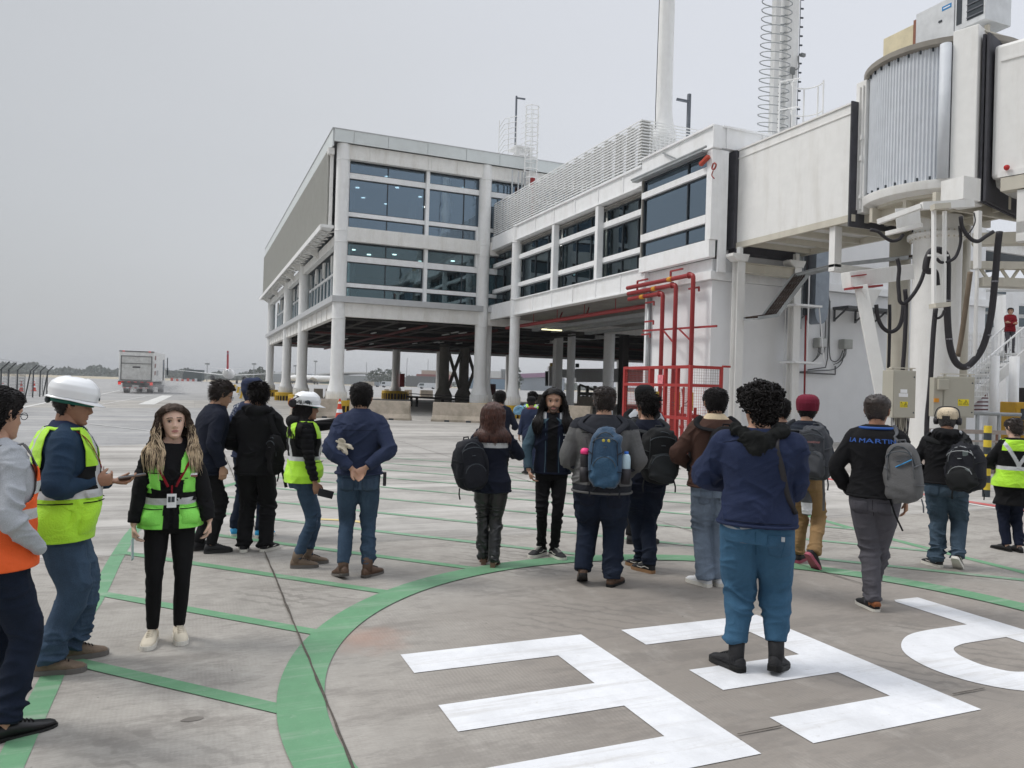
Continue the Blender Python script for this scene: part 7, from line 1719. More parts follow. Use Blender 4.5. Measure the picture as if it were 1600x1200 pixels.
def held(P,name,label,cat,at,size,rot=(0,0,0),m=None,m2=None):
    root=P['root']; E_=empty(name,root.location.copy(),root.rotation_euler.z,label=label,cat=cat,scale=root.scale[0]); T_=Matrix.Translation(at)@Euler([R(a) for a in rot]).to_matrix().to_4x4()
    a,b,c=size; mb=MB().box(-a/2,a/2,-b/2,b/2,-c/2,c/2); mb.v=[tuple(T_@Vector(p)) for p in mb.v]; mb.build('case',m,E_,local=True,bevel=.003)
    mb=MB().box(-a/2+.003,a/2-.003,-b/2+.003,b/2-.003,c/2+.0002,c/2+.001); mb.v=[tuple(T_@Vector(p)) for p in mb.v]; mb.build('screen',m2 or M_FRAME,E_,local=True); return E_
def helmet(P,brim=True,cap=False):
    o=hatshell(P,'helmet',H_WHITE,.028 if not cap else .022,lambda c:c[:,2]>.030-.10*0,disp=lambda V:.012*np.clip(V[:,2]/.1,0,1)+.006*np.exp(-(V[:,0]/.010)**2)*(V[:,2]>.05)+.003*np.exp(-((np.abs(V[:,0])-.035)/.008)**2)*(V[:,2]>.06))
    sd=o.modifiers.new('t','SOLIDIFY'); sd.thickness=.004
    mb=MB(); n=48; vs=[];fs=[]
    for r_,dz in ((.0,.036),(1,.026),(1.0,.022),(0,.030)):
        for j in range(n):
            a=2*math.pi*j/n; c,s=math.cos(a),math.sin(a); ext=(.016+.040*max(0,s)**2) if not cap else (.004+.055*max(0,s)**3)
            ext*=r_; hw_=.103; f_=.118; b_=.128; vs.append(((hw_+ext)*c,(f_ if s>0 else b_)*s-.006+ext*s,dz-.012*max(0,s)*r_))
    for i in range(3):
        for j in range(n): a=i*n+j;b=i*n+(j+1)%n; fs.append((a,b,b+n,a+n))
    mb.add(vs,fs); q=hb(P,mb,'brim',H_WHITE,o)
    mb=MB(); mb.tube([(math.cos(t)*.092,math.sin(t)*.108-.005,.012) for t in [2*math.pi*j/24 for j in range(25)]],.008,6,caps=False,flat=1.6); hb(P,mb,'headband',mat('green_headband',(.01,.12,.09)),o)
    mb=MB(); mb.sphere((0,-.128,.005),.022,12,8,(1.4,.8,1)); hb(P,mb,'ratchet_knob',M_FRAME,o)
    if not cap: mb=MB(); mb.sphere((.05,.128,.055),.011,8,6,(1,.4,1)); hb(P,mb,'front_badge',M_FRAME,o)
    else: mb=MB(); mb.sphere((.105,.0,.055),.022,10,8,(.3,1.2,.8)).sphere((-.105,.0,.055),.022,10,8,(.3,1.2,.8)); hb(P,mb,'side_vent',M_FRAME,o)
    return o
def earmuffs(P,red=True,up_=False):
    o=None; z=-.002 if not up_ else .030; yy=-.005 if not up_ else -.135
    mb=MB(); mb.tube(catm([(-.10,yy,z+.02),(-.11,yy-.03,.05),(-.09,-.09,.10) if up_ else (-.085,-.02,.13),(0,-.13,.10) if up_ else (0,-.03,.15),(.09,-.09,.10) if up_ else (.085,-.02,.13),(.11,yy-.03,.05),(.10,yy,z+.02)],4),.006,6); o=hb(P,mb,'ear_defenders',M_BLK)
    for sg in (-1,1):
        q_=.0 if not up_ else -.050; mb=MB().tube([(sg*(.078+q_),yy,z),(sg*(.092+q_),yy,z),(sg*(.118+q_),yy,z),(sg*(.124+q_),yy,z)],[.034,.042,.040,.026],16); hb(P,mb,'cup',M_BLK,o)
        if red: mb=MB().tube([(sg*(.088+q_),yy,z),(sg*(.100+q_),yy,z)],[.0440,.0440],16); hb(P,mb,'red_ring',mat('muff_red',(.5,.03,.04)),o)
    return o
def glasses(P):
    mb=MB()
    for sg in (-1,1): mb.tube([(sg*.031+math.cos(t)*.022,.100,.003+math.sin(t)*.017) for t in [2*math.pi*j/16 for j in range(17)]],.0018,5,caps=False).tube([(sg*.053,.098,.008),(sg*.072,.07,.010),(sg*.080,-.005,.012)],.002,5)
    mb.tube([(-.009,.101,.006),(0,.103,.008),(.009,.101,.006)],.0018,5); return hb(P,mb,'glasses',M_FRAME)
def down(sg,x=.25,y=.04,z=.86,**k): return dict(w=(sg*x,y,z),d=(0,.12,-1),n=(-sg,0,0),**k)
def pocket(sg,x=.20,y=.13,z=.93,**k): return dict(w=(sg*x,y,z),hide=True,**k)
def st(w=.11,y0=0,y1=0,a=10): return [(-w,y0,-a,0,0),(w,y1,a,0,0)]
XX={}
def nav(c,B): return np.zeros(len(c),int)
# ---- 1 man in orange vest at the left edge
P=person(dict(seed=1,at=(-24,1150),H=1.68,face=62,label='person cut by the left edge in orange hi-vis vest and light grey sleeves',skin=SK1,hair='short',hairm=HR_BLK,head=(-8,6,0),girth=1.12,
 feet=[(-.12,.02,-10,0,0),(.13,.05,14,0,0)],hands=[down(-1),pocket(1,.24,.10,.95,pole=(.5,-1,0))],trousers=dict(m=D_DARK,ease=.014,r=[.098,.09,.068,.062,.056]),shoes=dict(k='dress',m=SH_BLK,s=SO_BLK),top=dict(m=C_GREYL,name='sweater',hem=.88,collar=(C_GREYL,.02))))
vest(P,[V_ORANGE,V_REF,C_GREY],lambda x,z,th,fr:np.where((z>1.36),2,np.where((np.abs(z-1.12)<.028)|((np.abs(z-1.25)<.03)&(np.abs(x)>.05)),1,0)),z0=.86)
glasses(P)
# ---- 2 hard hat man with phone
P=person(dict(seed=2,at=(86,1043),H=1.71,face=92,label='person in white hard hat, navy jacket and lime vest looking down at a phone',skin=SK2,hair='buzz',hairm=HR_BLK,head=(2,10,0),girth=1.16,belly=.045,lean=.02,hfwd=.01,
 feet=[(-.12,.10,-6,0,0),(.10,-.02,8,0,0)],hands=[dict(w=(-.06,.27,1.12),d=(.15,1,-.05),n=(.2,-.1,1),curl=.45,side=-1,pole=(-.6,-.6,-1)),dict(w=(.10,.17,1.14),d=(-.25,1,.05),n=(-1,0,.3),curl=.75,pole=(.7,-.5,-1))],
 trousers=dict(m=D_MID,amp=.012,r=[.108,.100,.078,.072,.066],cuff=.03),shoes=dict(k='hike',m=SH_HIKE,s=SO_GRY),top=dict(m=C_TEALN,hem=.84,off=.022,collar=(C_BLUEJ,.035),ar=[.080,.074,.066,.058,.048])))
helmet(P)
vest(P,[V_LIME,V_REF,C_BLACK],lambda x,z,th,fr:np.where(np.abs(z-1.075)<.024,1,np.where((z>1.095)&(z<1.24),np.where(np.abs(np.abs(x)-.10)<.028,1,2),np.where((z>1.24)&(np.abs(np.abs(x)-.085)<.022),1,0))),z0=.80,off=.042)
for a_,b_ in ((28,78),(102,152),(-70,14)): pouch(P,a_,b_,.83,1.04,.040,.030,V_LIME)
lanyard(P,C_RED,False,.05,1.16)
held(P,'mobile_phone','thin phone held out flat by the person in the white hard hat','phone',(-.045,.39,1.15),(.075,.16,.009),(8,0,0),mat('phone_bronze',(.12,.08,.06),rough=.3))
# ---- 3 blonde woman
P=person(dict(seed=3,at=(260,998),H=1.575,face=178,fem=1,girth=.98,label='blonde person facing the camera in bright green vest, black hoodie and leggings',skin=SK3,hair='long',hairm=HR_ASH,hairm2=HR_BLD,head=(-4,-7,3),gaze=.002,browm=HR_ASH,vox=.0065,
 feet=[(-.085,.02,-4,0,0),(.10,.05,12,0,0)],hands=[dict(w=(-.28,.05,.83),d=(0,.1,-1),n=(1,0,0),curl=.55),dict(w=(.255,.06,.80),d=(-.1,.2,-1),n=(-1,.2,0),curl=.6)],kx=.05,
 trousers=dict(m=C_BLACK,amp=.003,r=[.090,.082,.056,.054,.042],cuff=.06),shoes=dict(k='sneaker',m=SH_CRM,s=SO_WHT,a='cream'),top=dict(m=C_BLACKJ,hem=.86,hood=C_BLACKJ,ar=[.078,.072,.064,.060,.050],amp=.013,neck=1.47,name='hoodie')))
vest(P,[V_GREEN,V_REF,C_BLACK],lambda x,z,th,fr:np.where(np.abs(z-1.04)<.024,1,np.where((np.abs(x)<.055)&fr|((z>1.10)&(z<1.20)&(np.abs(x)<.13)),2,np.where((z>1.065)&(z<1.10),2,0))),z0=.84,off=.030)
for a_,b_ in ((24,76),(104,156)): pouch(P,a_,b_,.865,1.00,.030,.034,V_GREEN)
pouch(P,34,66,1.12,1.26,.031,.014,V_GREEN); pouch(P,114,146,1.10,1.22,.031,.012,V_GREEN)
p=P['B'].surf(128,1.23,.040); MB().box(p.x-.045,p.x+.035,p.y-.01,p.y+.004,p.z-.013,p.z+.013).build('name_tape',M_WHITEP,P['root'],local=True)
MB().box(p.x-.045,p.x+.0,p.y+.0045,p.y+.006,p.z-.012,p.z-.002).build('red_tape_stripe',C_RED,P['root'],local=True)
lanyard(P,C_RED,True,.042,1.10)
mb=MB()
for sg in (-1,1): mb.sphere((sg*.082,-.004,-.034),.006,8,6)
hb(P,mb,'earring',mat('pearl',(.7,.68,.62),rough=.2))
held(P,'mobile_phone','pale teal phone hanging from the right hand of the blonde person','phone',(.245,.10,.70),(.012,.075,.15),(20,0,6),mat('phone_teal',(.30,.42,.42),rough=.3))
# ---- 4 man with glasses behind her
P=person(dict(seed=4,at=(318,862),H=1.72,face=72,lean=.07,label='person with dark tousled hair and glasses in navy padded jacket behind the blonde person',skin=SK1,hair='messy',hairm=HR_BRN,head=(5,20,0),hfwd=.05,
 feet=st(.10,.0,.06),hands=[down(-1),down(1,.24,.08,.90)],trousers=dict(m=C_BLACK),shoes=dict(k='sneaker',m=SH_BLKM,s=SO_BLK),top=dict(m=C_NAVY2,hem=.80,puffer=False,off=.03,collar=(C_NAVY2,.045),ar=[.085,.08,.07,.065,.052])))
glasses(P)
# ---- 6 hooded, behind
P=person(dict(seed=6,at=(387,838),H=1.76,face=22,label='person with a navy hood up and bright blue sneakers, mostly hidden behind the black hoodie',skin=SK1,hair='short',hairm=HR_BLK,head=(10,5,0),vox=.010,
 feet=st(.16,.02,.0,22),hands=[pocket(-1),pocket(1)],trousers=dict(m=D_DARK),shoes=dict(k='sneaker',m=SH_BLU,s=SO_WHT),top=dict(m=C_NAVY,hem=.88,m2=[C_GREYL],paint=lambda c,B:((np.abs(vnoise(c*60,4))<.12)&(c[:,2]>1.34)&(np.abs(c[:,0])>.12)).astype(int))))
hatshell(P,'hood',C_NAVY,.030,lambda c:(c[:,1]<.085)|(c[:,2]>.085),disp=lambda V:.008*vnoise(V*20,2))
# ---- 5 black hoodie from behind
P=person(dict(seed=5,at=(396,861),H=1.72,face=12,label='person from behind in all black hoodie and loose trousers with black and white sneakers',skin=SK1,hair='messy',hairm=HR_BLK,head=(-12,6,0),
 feet=[(-.10,.0,-14,0,0),(.13,.02,26,0,0)],hands=[pocket(-1,.15,.20,1.02,pole=(-1,-.6,-.3)),pocket(1,.15,.20,1.02,pole=(1,-.6,-.3))],trousers=dict(m=C_BLACK,amp=.012,r=[.105,.098,.084,.080,.074],cuff=.02),shoes=dict(k='sneaker',m=SH_BLKM,s=SO_WHT,a='wave'),top=dict(m=C_BLACKJ,hem=.80,off=.03,hood=C_BLACKJ,ar=[.088,.082,.072,.064,.052],amp=.014,name='hoodie')))

B5=backpack(P,'slim black bag with a dangling strap worn at the right side of the black hoodie','x' and C_BLACK,C_BLACKJ,w=.17,h=.40,d=.11,z=1.02,x=.22,straps=1,pocket=False,off=.02,yaw=-40,sx=1)
MB().tube(catm([(.27,-.10,.90),(.30,-.10,.80),(.33,-.11,.68)],4),.016,6,flat=.3).build('loose_strap',C_BLACK,B5,local=True,smooth=True)
# ---- 7 pointing person with cap helmet and ear defenders
P=person(dict(seed=7,at=(469,884),H=1.635,face=84,fem=1,girth=1.0,label='person in white cap helmet with ear defenders, quilted jacket and lime vest, pointing right',skin=SK2,hair='bob',hairm=HR_BLK,head=(6,4,0),
 feet=[(-.06,.10,-4,0,0),(.08,-.02,6,0,0)],hands=[dict(w=(-.10,.52,1.49),d=(.05,1,.10),n=(1,0,0),curl=.7,point=True,pole=(-.6,-.1,-1)),dict(w=(.22,.10,.84),d=(0,.3,-1),n=(-1,.1,0),curl=.6)],
 trousers=dict(m=D_MID,amp=.006,r=[.092,.084,.060,.058,.046],cuff=.055),shoes=dict(k='hike',m=SH_HIKE,s=SO_GRY),top=dict(m=C_BLACKJ,hem=.92,off=.024,puffer=True,hood=C_BLACKJ,ar=[.076,.070,.062,.056,.046],amp=.004,name='quilted_jacket')))
helmet(P,cap=True); earmuffs(P,True,True)
vest(P,[V_LIME,V_REF,C_BLACK],lambda x,z,th,fr:np.where(np.abs(z-1.10)<.022,1,np.where((z>1.12)&(z<1.30),np.where(np.abs(np.abs(x)-.09)<.022,1,2),0)),z0=.86,off=.045)
pouch(P,15,80,.90,1.08,.045,.055,V_LIME); pouch(P,100,160,.90,1.06,.045,.035,V_LIME)
P['hs']=1
held(P,'mobile_phone','black phone held low in the near hand of the pointing person','phone',(.24,.20,.76),(.012,.15,.075),(-15,0,0),M_BLK)
# ---- 8 fleece man hands behind back
P=person(dict(seed=8,at=(556,902),H=1.75,face=2,girth=1.06,shw=1.02,label='person from behind in navy fleece and jeans with hands clasped behind the back',skin=SK1,hair='short',hairm=HR_BLK,head=(2,2,0),
 feet=[(-.115,-.02,-26,10,.0),(.115,.03,38,0,0)],hands=[dict(w=(-.06,-.20,1.00),d=(.75,-.15,-.75),n=(0,-.7,.25),curl=.5,side=1,pole=(-1,-.25,.0)),dict(w=(.07,-.20,1.01),d=(-.8,-.22,-.6),n=(0,.9,.2),curl=.8,side=1,pole=(1,-.25,.0))],
 trousers=dict(m=D_MID,amp=.009,r=[.098,.090,.066,.062,.054],cuff=.07,fz=26),shoes=dict(k='boot',m=SH_BRN,s=SO_GRY),top=dict(m=C_NAVY,hem=.93,off=.022,collar=(C_NAVY,.045),ar=[.082,.074,.066,.060,.048],amp=.010)))
pockets(P,denim('mid_blue_denim_pocket',(.038,.062,.10),.6))
seam(P,'jacket','yoke_seam',[(x/100,1.33) for x in range(-15,16,2)],C_NAVY2)
seam(P,'trousers','centre_seam',[(0,z/100) for z in range(78,92,2)],D_DARK)

mb=MB(); a=P['B'].surf(300,.96,.03); b=P['B'].surf(240,.96,.03); 
p=P['B'].surf(-5,.93,.03); MB().box(p.x-.0,p.x+.03,p.y-.04,p.y+.03,p.z-.10,p.z+.02).build('belt_pouch',M_BLK,P['root'],local=True,bevel=.006)
GL=empty('work_gloves',P['root'].location.copy(),P['root'].rotation_euler.z,label='crumpled cream work gloves dangling at the back of the navy fleece',cat='gloves',scale=P['root'].scale[0])
mb=MB(); rr=random.Random(8); c=P['B'].surf(236,1.20,.05)
for k in range(9):
    a_=rr.uniform(-1.2,1.2); d_=Vector((math.sin(a_)*.11-.02,rr.uniform(-.03,.01),-math.cos(a_)*.10*(1 if k%3 else -.5))); mb.tube(catm([c,c+d_*.5+Vector((rr.uniform(-.02,.02),-.02,.01)),c+d_],3),[.024,.026,.026,.024,.022,.018,.012],9,flat=.55)
v,F=remesh(mb,.006,2); v=folds(v,F,.010,26,40,4); meshobj('glove_cloth',v,F,[mat('canvas_cream',(.60,.54,.43),rough=.9,var=.15,vs=14)],None,GL)
# ---- 10..12 people further back
P=person(dict(seed=10,at=(777,768),H=1.69,face=8,label='person with short black hair mostly hidden behind the auburn haired person',skin=SK1,hair='short',hairm=HR_BLK,vox=.012,near=0,feet=st(),hands=[down(-1),dict(w=(.22,.25,1.1),d=(0,1,0),n=(-1,0,0))],trousers=dict(m=C_BLACK),shoes=dict(k='sneaker',m=SH_BLKM,s=SO_BLK),top=dict(m=C_NAVY2,hem=.86)))
P=person(dict(seed=11,at=(829,733),H=1.66,face=18,label='small far person in lime vest with a crossed silver band on the back',skin=SK1,hair='messy',hairm=HR_BLK,vox=.012,near=0,feet=st(),hands=[down(-1),down(1)],trousers=dict(m=D_BLK),shoes=dict(k='sneaker',m=SH_BLKM,s=SO_BLK),top=dict(m=C_NAVY2,hem=.86)))
vest(P,[V_LIME,V_REF,C_NAVY2],lambda x,z,th,fr:np.where(((np.abs(np.abs(x)-np.abs(z-1.22)*.62)<.03)&(z>.98))|(np.abs(z-.95)<.02),1,np.where((z>1.34)|(z<.95),0,2)),z0=.80,off=.04,split=False)
BG_=backpack(P,'small pale blue shoulder bag of the far person in the lime vest',mat('pale_blue_bag',(.18,.36,.52)),mat('pale_blue_bag',(0,0,0)),w=.22,h=.2,d=.12,z=1.33,x=-.24,straps=1,pocket=False,cat='bag',sx=-1)
P=person(dict(seed=12,at=(827,741),H=1.58,face=-12,label='small far person in black cap and blue work overalls with a red collar',skin=SK2,hair='buzz',hairm=HR_BLK,vox=.012,near=0,feet=st(.08),hands=[down(-1),down(1)],trousers=dict(m=C_NAVY),shoes=dict(k='boot',m=SH_BLKM,s=SO_GRY),top=dict(m=C_NAVY,hem=.86,collar=(C_RED,.02))))
hatshell(P,'cap',C_BLACK,.018,lambda c:c[:,2]>.028)
# ---- 9 auburn woman
P=person(dict(seed=9,at=(764,885),H=1.60,face=-4,fem=1,girth=1.04,label='person with wavy auburn hair in navy jacket with silver back stripe and black leather trousers',skin=SK3,hair='auburn',hairm=HR_AUB,head=(14,4,0),
 feet=[(-.05,.14,4,0,0),(.05,-.02,14,0,0)],hands=[pocket(-1,.16,.22,1.05,pole=(-1,-.4,-.4)),dict(w=(.15,.30,1.22),d=(-.3,1,.3),n=(-1,0,0),curl=.5,pole=(1,-.3,-.8))],
 trousers=dict(m=C_LEATHER,amp=.010,r=[.098,.090,.066,.066,.058],cuff=.02,fz=30),shoes=dict(k='heel',m=SH_BLK,s=mat('brown_heel',(.16,.09,.06))),top=dict(m=C_NAVY2,hem=.80,off=.026,ar=[.080,.074,.066,.060,.050],amp=.013,m2=[V_REF],paint=lambda c,B:((np.abs(c[:,2]-1.30)<.026)&(np.abs(c[:,0])<.155)&(c[:,1]<-.05)).astype(int))))
backpack(P,'bulky black rucksack hanging off the left shoulder of the auburn haired person',mat('black_nylon',(.009,.010,.015),rough=.7,var=.1,bump=.3,bs=50,spec=.25),mat('black_nylon',(0,0,0)),w=.34,h=.52,d=.22,z=1.10,x=-.24,straps=1,off=-.01,yaw=20,sx=-1,tilt=-6)
# ---- 13 long haired man facing us
P=person(dict(seed=13,at=(858,869),H=1.76,face=180,label='bearded person facing the camera with long black hair and a two tone denim jacket',skin=SK1,hair='long',hairm=HR_BLK,beard=1,head=(0,2,0),girth=.95,vox=.0065,
 feet=[(-.06,.03,-30,0,0),(.09,-.02,34,0,0)],hands=[pocket(-1,.20,.12,.93),dict(w=(.235,.12,.90),d=(-.35,.1,-1),n=(-1,0,0),curl=.5,pole=(1,-.6,0))],kx=.05,
 trousers=dict(m=C_BLACK,amp=.009,r=[.088,.080,.060,.056,.048],cuff=.03,fz=28),shoes=dict(k='sneaker',m=SH_BLKM,s=SO_WHT,a='wave'),top=dict(m=D_BLK,hem=.86,off=.026,ar=[.074,.068,.060,.054,.048],amp=.014,m2=[C_BLACK,denim('faded_teal_denim',(.055,.095,.125),.4),V_REF],
 paint=lambda c,B:np.where((np.abs(c[:,0])<.052)&(c[:,1]>0)&(c[:,2]>.84),1,np.where((np.abs(c[:,0])>.185)&(c[:,2]<1.40),2,np.where((c[:,2]>1.41)&(np.abs(c[:,0])>.07)&(c[:,1]>-.02),3,0))))))
mb=MB()
for sg in (-1,1): mb.add([P['B'].surf(90-sg*8,1.44,.03),P['B'].surf(90-sg*45,1.475,.02),P['B'].surf(90-sg*52,1.40,.045),P['B'].surf(90-sg*22,1.375,.045)],[(0,1,2,3)]); mb.tube([P['B'].surf(90-sg*18,z,.034) for z in (1.40,1.2,1.0,.88)],.005,5)
mb.build('collar',mat('faded_teal_denim',(0,0,0)),P['root'],local=True)
mb=MB()
for (dx,dz,wd) in ((0,1.27,.05),(.0,1.215,.035),(0,1.19,.03)):
    p=P['B'].surf(128,dz,.034); 
    for k in range(4): mb.box(p.x-wd*.5+k*wd*.27,p.x-wd*.5+k*wd*.27+wd*.18,p.y+.006,p.y+.009,p.z-.008,p.z+.009)
mb.build('chest_print',M_WHITEP,P['root'],local=True)
# ---- 16 grey shirt with black beanie
P=person(dict(seed=16,at=(1000,850),H=1.80,face=14,label='person in black beanie and light grey sweatshirt, behind the one with the black rucksack',skin=SK1,hair='short',hairm=HR_BLK,head=(-6,0,0),girth=1.1,vox=.010,feet=st(),hands=[pocket(-1),pocket(1)],trousers=dict(m=C_BLACK),shoes=dict(k='sneaker',m=SH_BLKM,s=SO_BLK),top=dict(m=C_GREYL,hem=.88,name='sweatshirt')))
hatshell(P,'beanie',C_BLACK,.022,lambda c:c[:,2]>-.005,disp=lambda V:.02*np.clip(V[:,2]/.12,0,1)**2)
backpack(P,'black backpack straps and pack on the light grey sweatshirt',C_BLACK,C_BLACKJ,z=1.2)
# ---- 15 black rucksack, jeans
P=person(dict(seed=15,at=(1004,893),H=1.73,face=-16,label='person with thick black hair, black rucksack, blue jeans and striped skate shoes',skin=SK1,hair='messy',hairm=HR_BLK,head=(-28,2,0),girth=1.12,
 feet=[(.02,.16,-30,0,0),(.04,-.02,-34,0,0)],hands=[pocket(-1),pocket(1)],trousers=dict(m=D_DARK,amp=.012,r=[.104,.096,.074,.068,.060],cuff=.03),shoes=dict(k='sneaker',m=SH_BLKM,s=SO_GUM,a='wave'),top=dict(m=C_NAVY2,hem=.86,off=.024,m2=[mat('yellow_print',(.55,.45,.03))],paint=lambda c,B:((np.abs(c[:,2]-1.39)<.016)&(c[:,0]>.07)&(c[:,0]<.14)&(c[:,1]<-.06)&(np.abs(vnoise(c*90,2))<.6)).astype(int),collar=(C_NAVY2,.02))))
pockets(P,cloth('dark_pocket',(.010,.014,.028)),z=.79)

backpack(P,'large matt black rucksack with a ribbed lower pocket on the person in jeans',mat('black_canvas',(.010,.011,.012),rough=.75,var=.1,bump=.3,bs=120,spec=.25),mat('dark_grey_canvas',(.020,.023,.025),rough=.7,spec=.3),w=.36,h=.52,d=.22,z=1.16,x=.06)
# ---- 14 big man grey hoodie
P=person(dict(seed=14,at=(936,914),H=1.78,face=4,girth=1.36,shw=1.10,belly=.05,label='broad person walking away in grey fleece with a blue backpack and dark jeans',skin=SK1,hair='short',hairm=HR_BRN,head=(-4,4,0),
 feet=[(-.14,-.04,-8,26,.012),(.12,.02,22,0,0)],hands=[pocket(-1,.23,.17,.98,pole=(-.7,-1,-.1)),pocket(1,.23,.17,.98,pole=(.7,-1,-.1))],
 trousers=dict(m=D_DARK,amp=.010,r=[.112,.108,.078,.070,.062],cuff=.02),shoes=dict(k='boot',m=SH_BRN,s=SO_BLK),top=dict(m=C_GREY,hem=.82,off=.024,ar=[.082,.078,.070,.062,.050],amp=.011,m2=[cloth('charcoal_yoke',(.022,.024,.031))],collar=(cloth('charcoal_yoke',(0,0,0)),.03),
 paint=lambda c,B:np.where((c[:,2]>1.365+.10*np.clip(np.abs(c[:,0])-.10,0,.2))|(c[:,2]<.895),1,0))))
pockets(P,cloth('dark_pocket',(.010,.014,.028)),z=.78,dx=.12,w=.13,h=.14)
seam(P,'jacket','yoke_seam',[(x/100,1.345) for x in range(-18,19,2)],C_BLACK)

BB=backpack(P,'blue backpack with two small yellow pins and bottles in its side nets',mat('blue_nylon',(.018,.058,.115),rough=.6,var=.1,bump=.3,bs=60,sheen=.2),mat('blue_nylon_pocket',(.022,.072,.135),rough=.6,var=.1,bump=.3,bs=60),w=.29,h=.50,d=.17,z=1.14,x=.04,sm=cloth('charcoal_yoke',(0,0,0)))
T_=P['packT']; mb=MB()
for x in (-.015,.030): mb.sphere(T_@Vector((x,-.078,.155)),.013,8,6,(1,.4,1))
mb.build('yellow_pin',mat('pin_yellow',(.6,.5,.08)),BB,local=True)
for sg,lab,m_,cm_ in ((-1,'black sports bottle with a bright pink lid in the left net of the blue backpack',M_BLK,mat('bright_pink_lid',(.85,.05,.22),rough=.4)),(1,'clear water bottle with a blue cap in the right net of the blue backpack',mat('clear_bottle',(.42,.55,.62),rough=.15),mat('blue_cap',(.03,.15,.55)))):
    Bo=empty('water_bottle',BB.location.copy(),BB.rotation_euler.z,label=lab,cat='bottle',scale=BB.scale[0],group='bottles in the blue backpack')
    c=T_@Vector((sg*.175,.0,-.06)); MB().lathe([(.036,-.12),(.038,.06),(.032,.09),(.020,.105)],c,16).build('bottle_body',m_,Bo,local=True,smooth=True)
    MB().lathe([(.038,.09),(.040,.115),(.028,.135),(.012,.14)] if sg<0 else [(.018,.10),(.018,.125)],c,14).build('lid',cm_,Bo,local=True,smooth=True)
    MB().lathe([(.040,-.15),(.044,-.02)],c,14).build('side_net',M_BLK,BB,local=True,smooth=True)
# ---- 17 brown jacket
P=person(dict(seed=17,at=(1110,918),H=1.80,face=-14,label='person in brown jacket with cream fleece collar, light jeans and white sneakers',skin=SK1,hair='short',hairm=HR_BLK,head=(-4,2,0),girth=1.08,
 feet=[(-.05,.06,-34,0,0),(.08,.10,-20,0,0)],hands=[pocket(-1,.16,.22,1.05,pole=(-1,-.6,-.2)),pocket(1)],trousers=dict(m=D_LIGHT,r=[.10,.09,.076,.072,.070],cuff=.02),shoes=dict(k='sneaker',m=SH_WHT,s=SO_WHT),top=dict(m=C_BROWN,hem=.88,off=.028,collar=(C_CREAM,.05),ar=[.084,.076,.068,.060,.05])))
pockets(P,denim('light_denim_pocket',(.14,.18,.24)),z=.80)

backpack(P,'black backpack with wide straps on the brown jacket',C_BLACK,C_BLACKJ,z=1.2,x=.05)
# ---- 19 hidden person between
P=person(dict(seed=19,at=(1214,872),H=1.72,face=4,label='person in dark clothes almost hidden behind the curly haired one',skin=SK1,hair='short',hairm=HR_BLK,vox=.010,feet=st(.06),hands=[down(-1),down(1,.22,.0,.86)],trousers=dict(m=C_BLACK),shoes=dict(k='sneaker',m=SH_BLKM,s=SO_BLK),top=dict(m=C_BLACKJ,hem=.86)))
BK=backpack(P,'black rucksack with a red key tag beside the burgundy beanie person',mat('black_canvas',(0,0,0)),mat('dark_grey_canvas',(0,0,0)),w=.34,h=.46,d=.2,z=1.16,x=.14)
T_=P['packT']; mb=MB(); c=T_@Vector((.14,-.12,-.10)); mb.box(c.x-.02,c.x+.02,c.y-.008,c.y,c.z-.16,c.z-.02); mb.build('red_key_tag',mat('tag_red',(.55,.01,.02),rough=.4),BK,local=True,bevel=.004)
GJ=empty('tied_jacket',P['root'].location.copy(),P['root'].rotation_euler.z,label='grey jacket with a white patch hanging below the black rucksack',cat='jacket',scale=P['root'].scale[0])
mb=MB(); c=T_@Vector((.13,-.02,-.20)); mb.tube(catm([c,c+Vector((.02,-.02,-.2)),c+Vector((.03,0,-.42))],4),[.05,.055,.06,.062,.06,.058,.056,.052,.045],12,flat=.6); v,F=remesh(mb,.008,2); v=folds(v,F,.01,12,20,3)
meshobj('hanging_sleeve',v,F,[cloth('mid_grey_cloth',(.12,.125,.135)),M_WHITEP],((v[F].mean(1)[:,2]<c.z-.29)&(v[F].mean(1)[:,2]>c.z-.41)).astype(int),GJ)
# ---- 20 burgundy beanie
P=person(dict(seed=20,at=(1254,884),H=1.74,face=14,label='person in burgundy beanie walking away in tan chinos with a grey backpack',skin=SK1,hair='buzz',hairm=HR_BLK,head=(-14,0,0),
 feet=[(-.08,.16,0,0,0),(.10,-.20,24,48,.03)],hands=[down(-1),pocket(1,.2,.2,1.0)],trousers=dict(m=C_TAN,amp=.013,r=[.096,.088,.070,.066,.060],cuff=.04),shoes=dict(k='sneaker',m=SH_BLKM,s=SO_RED),top=dict(m=cloth('dark_slate_jacket',(.022,.028,.04)),hem=.94,collar=(C_NAVY2,.03))))
pockets(P,cloth('tan_pocket',(.26,.165,.078)),z=.85)
seam(P,'trousers','centre_seam',[(0,z/100) for z in range(78,93,2)],C_BROWN)

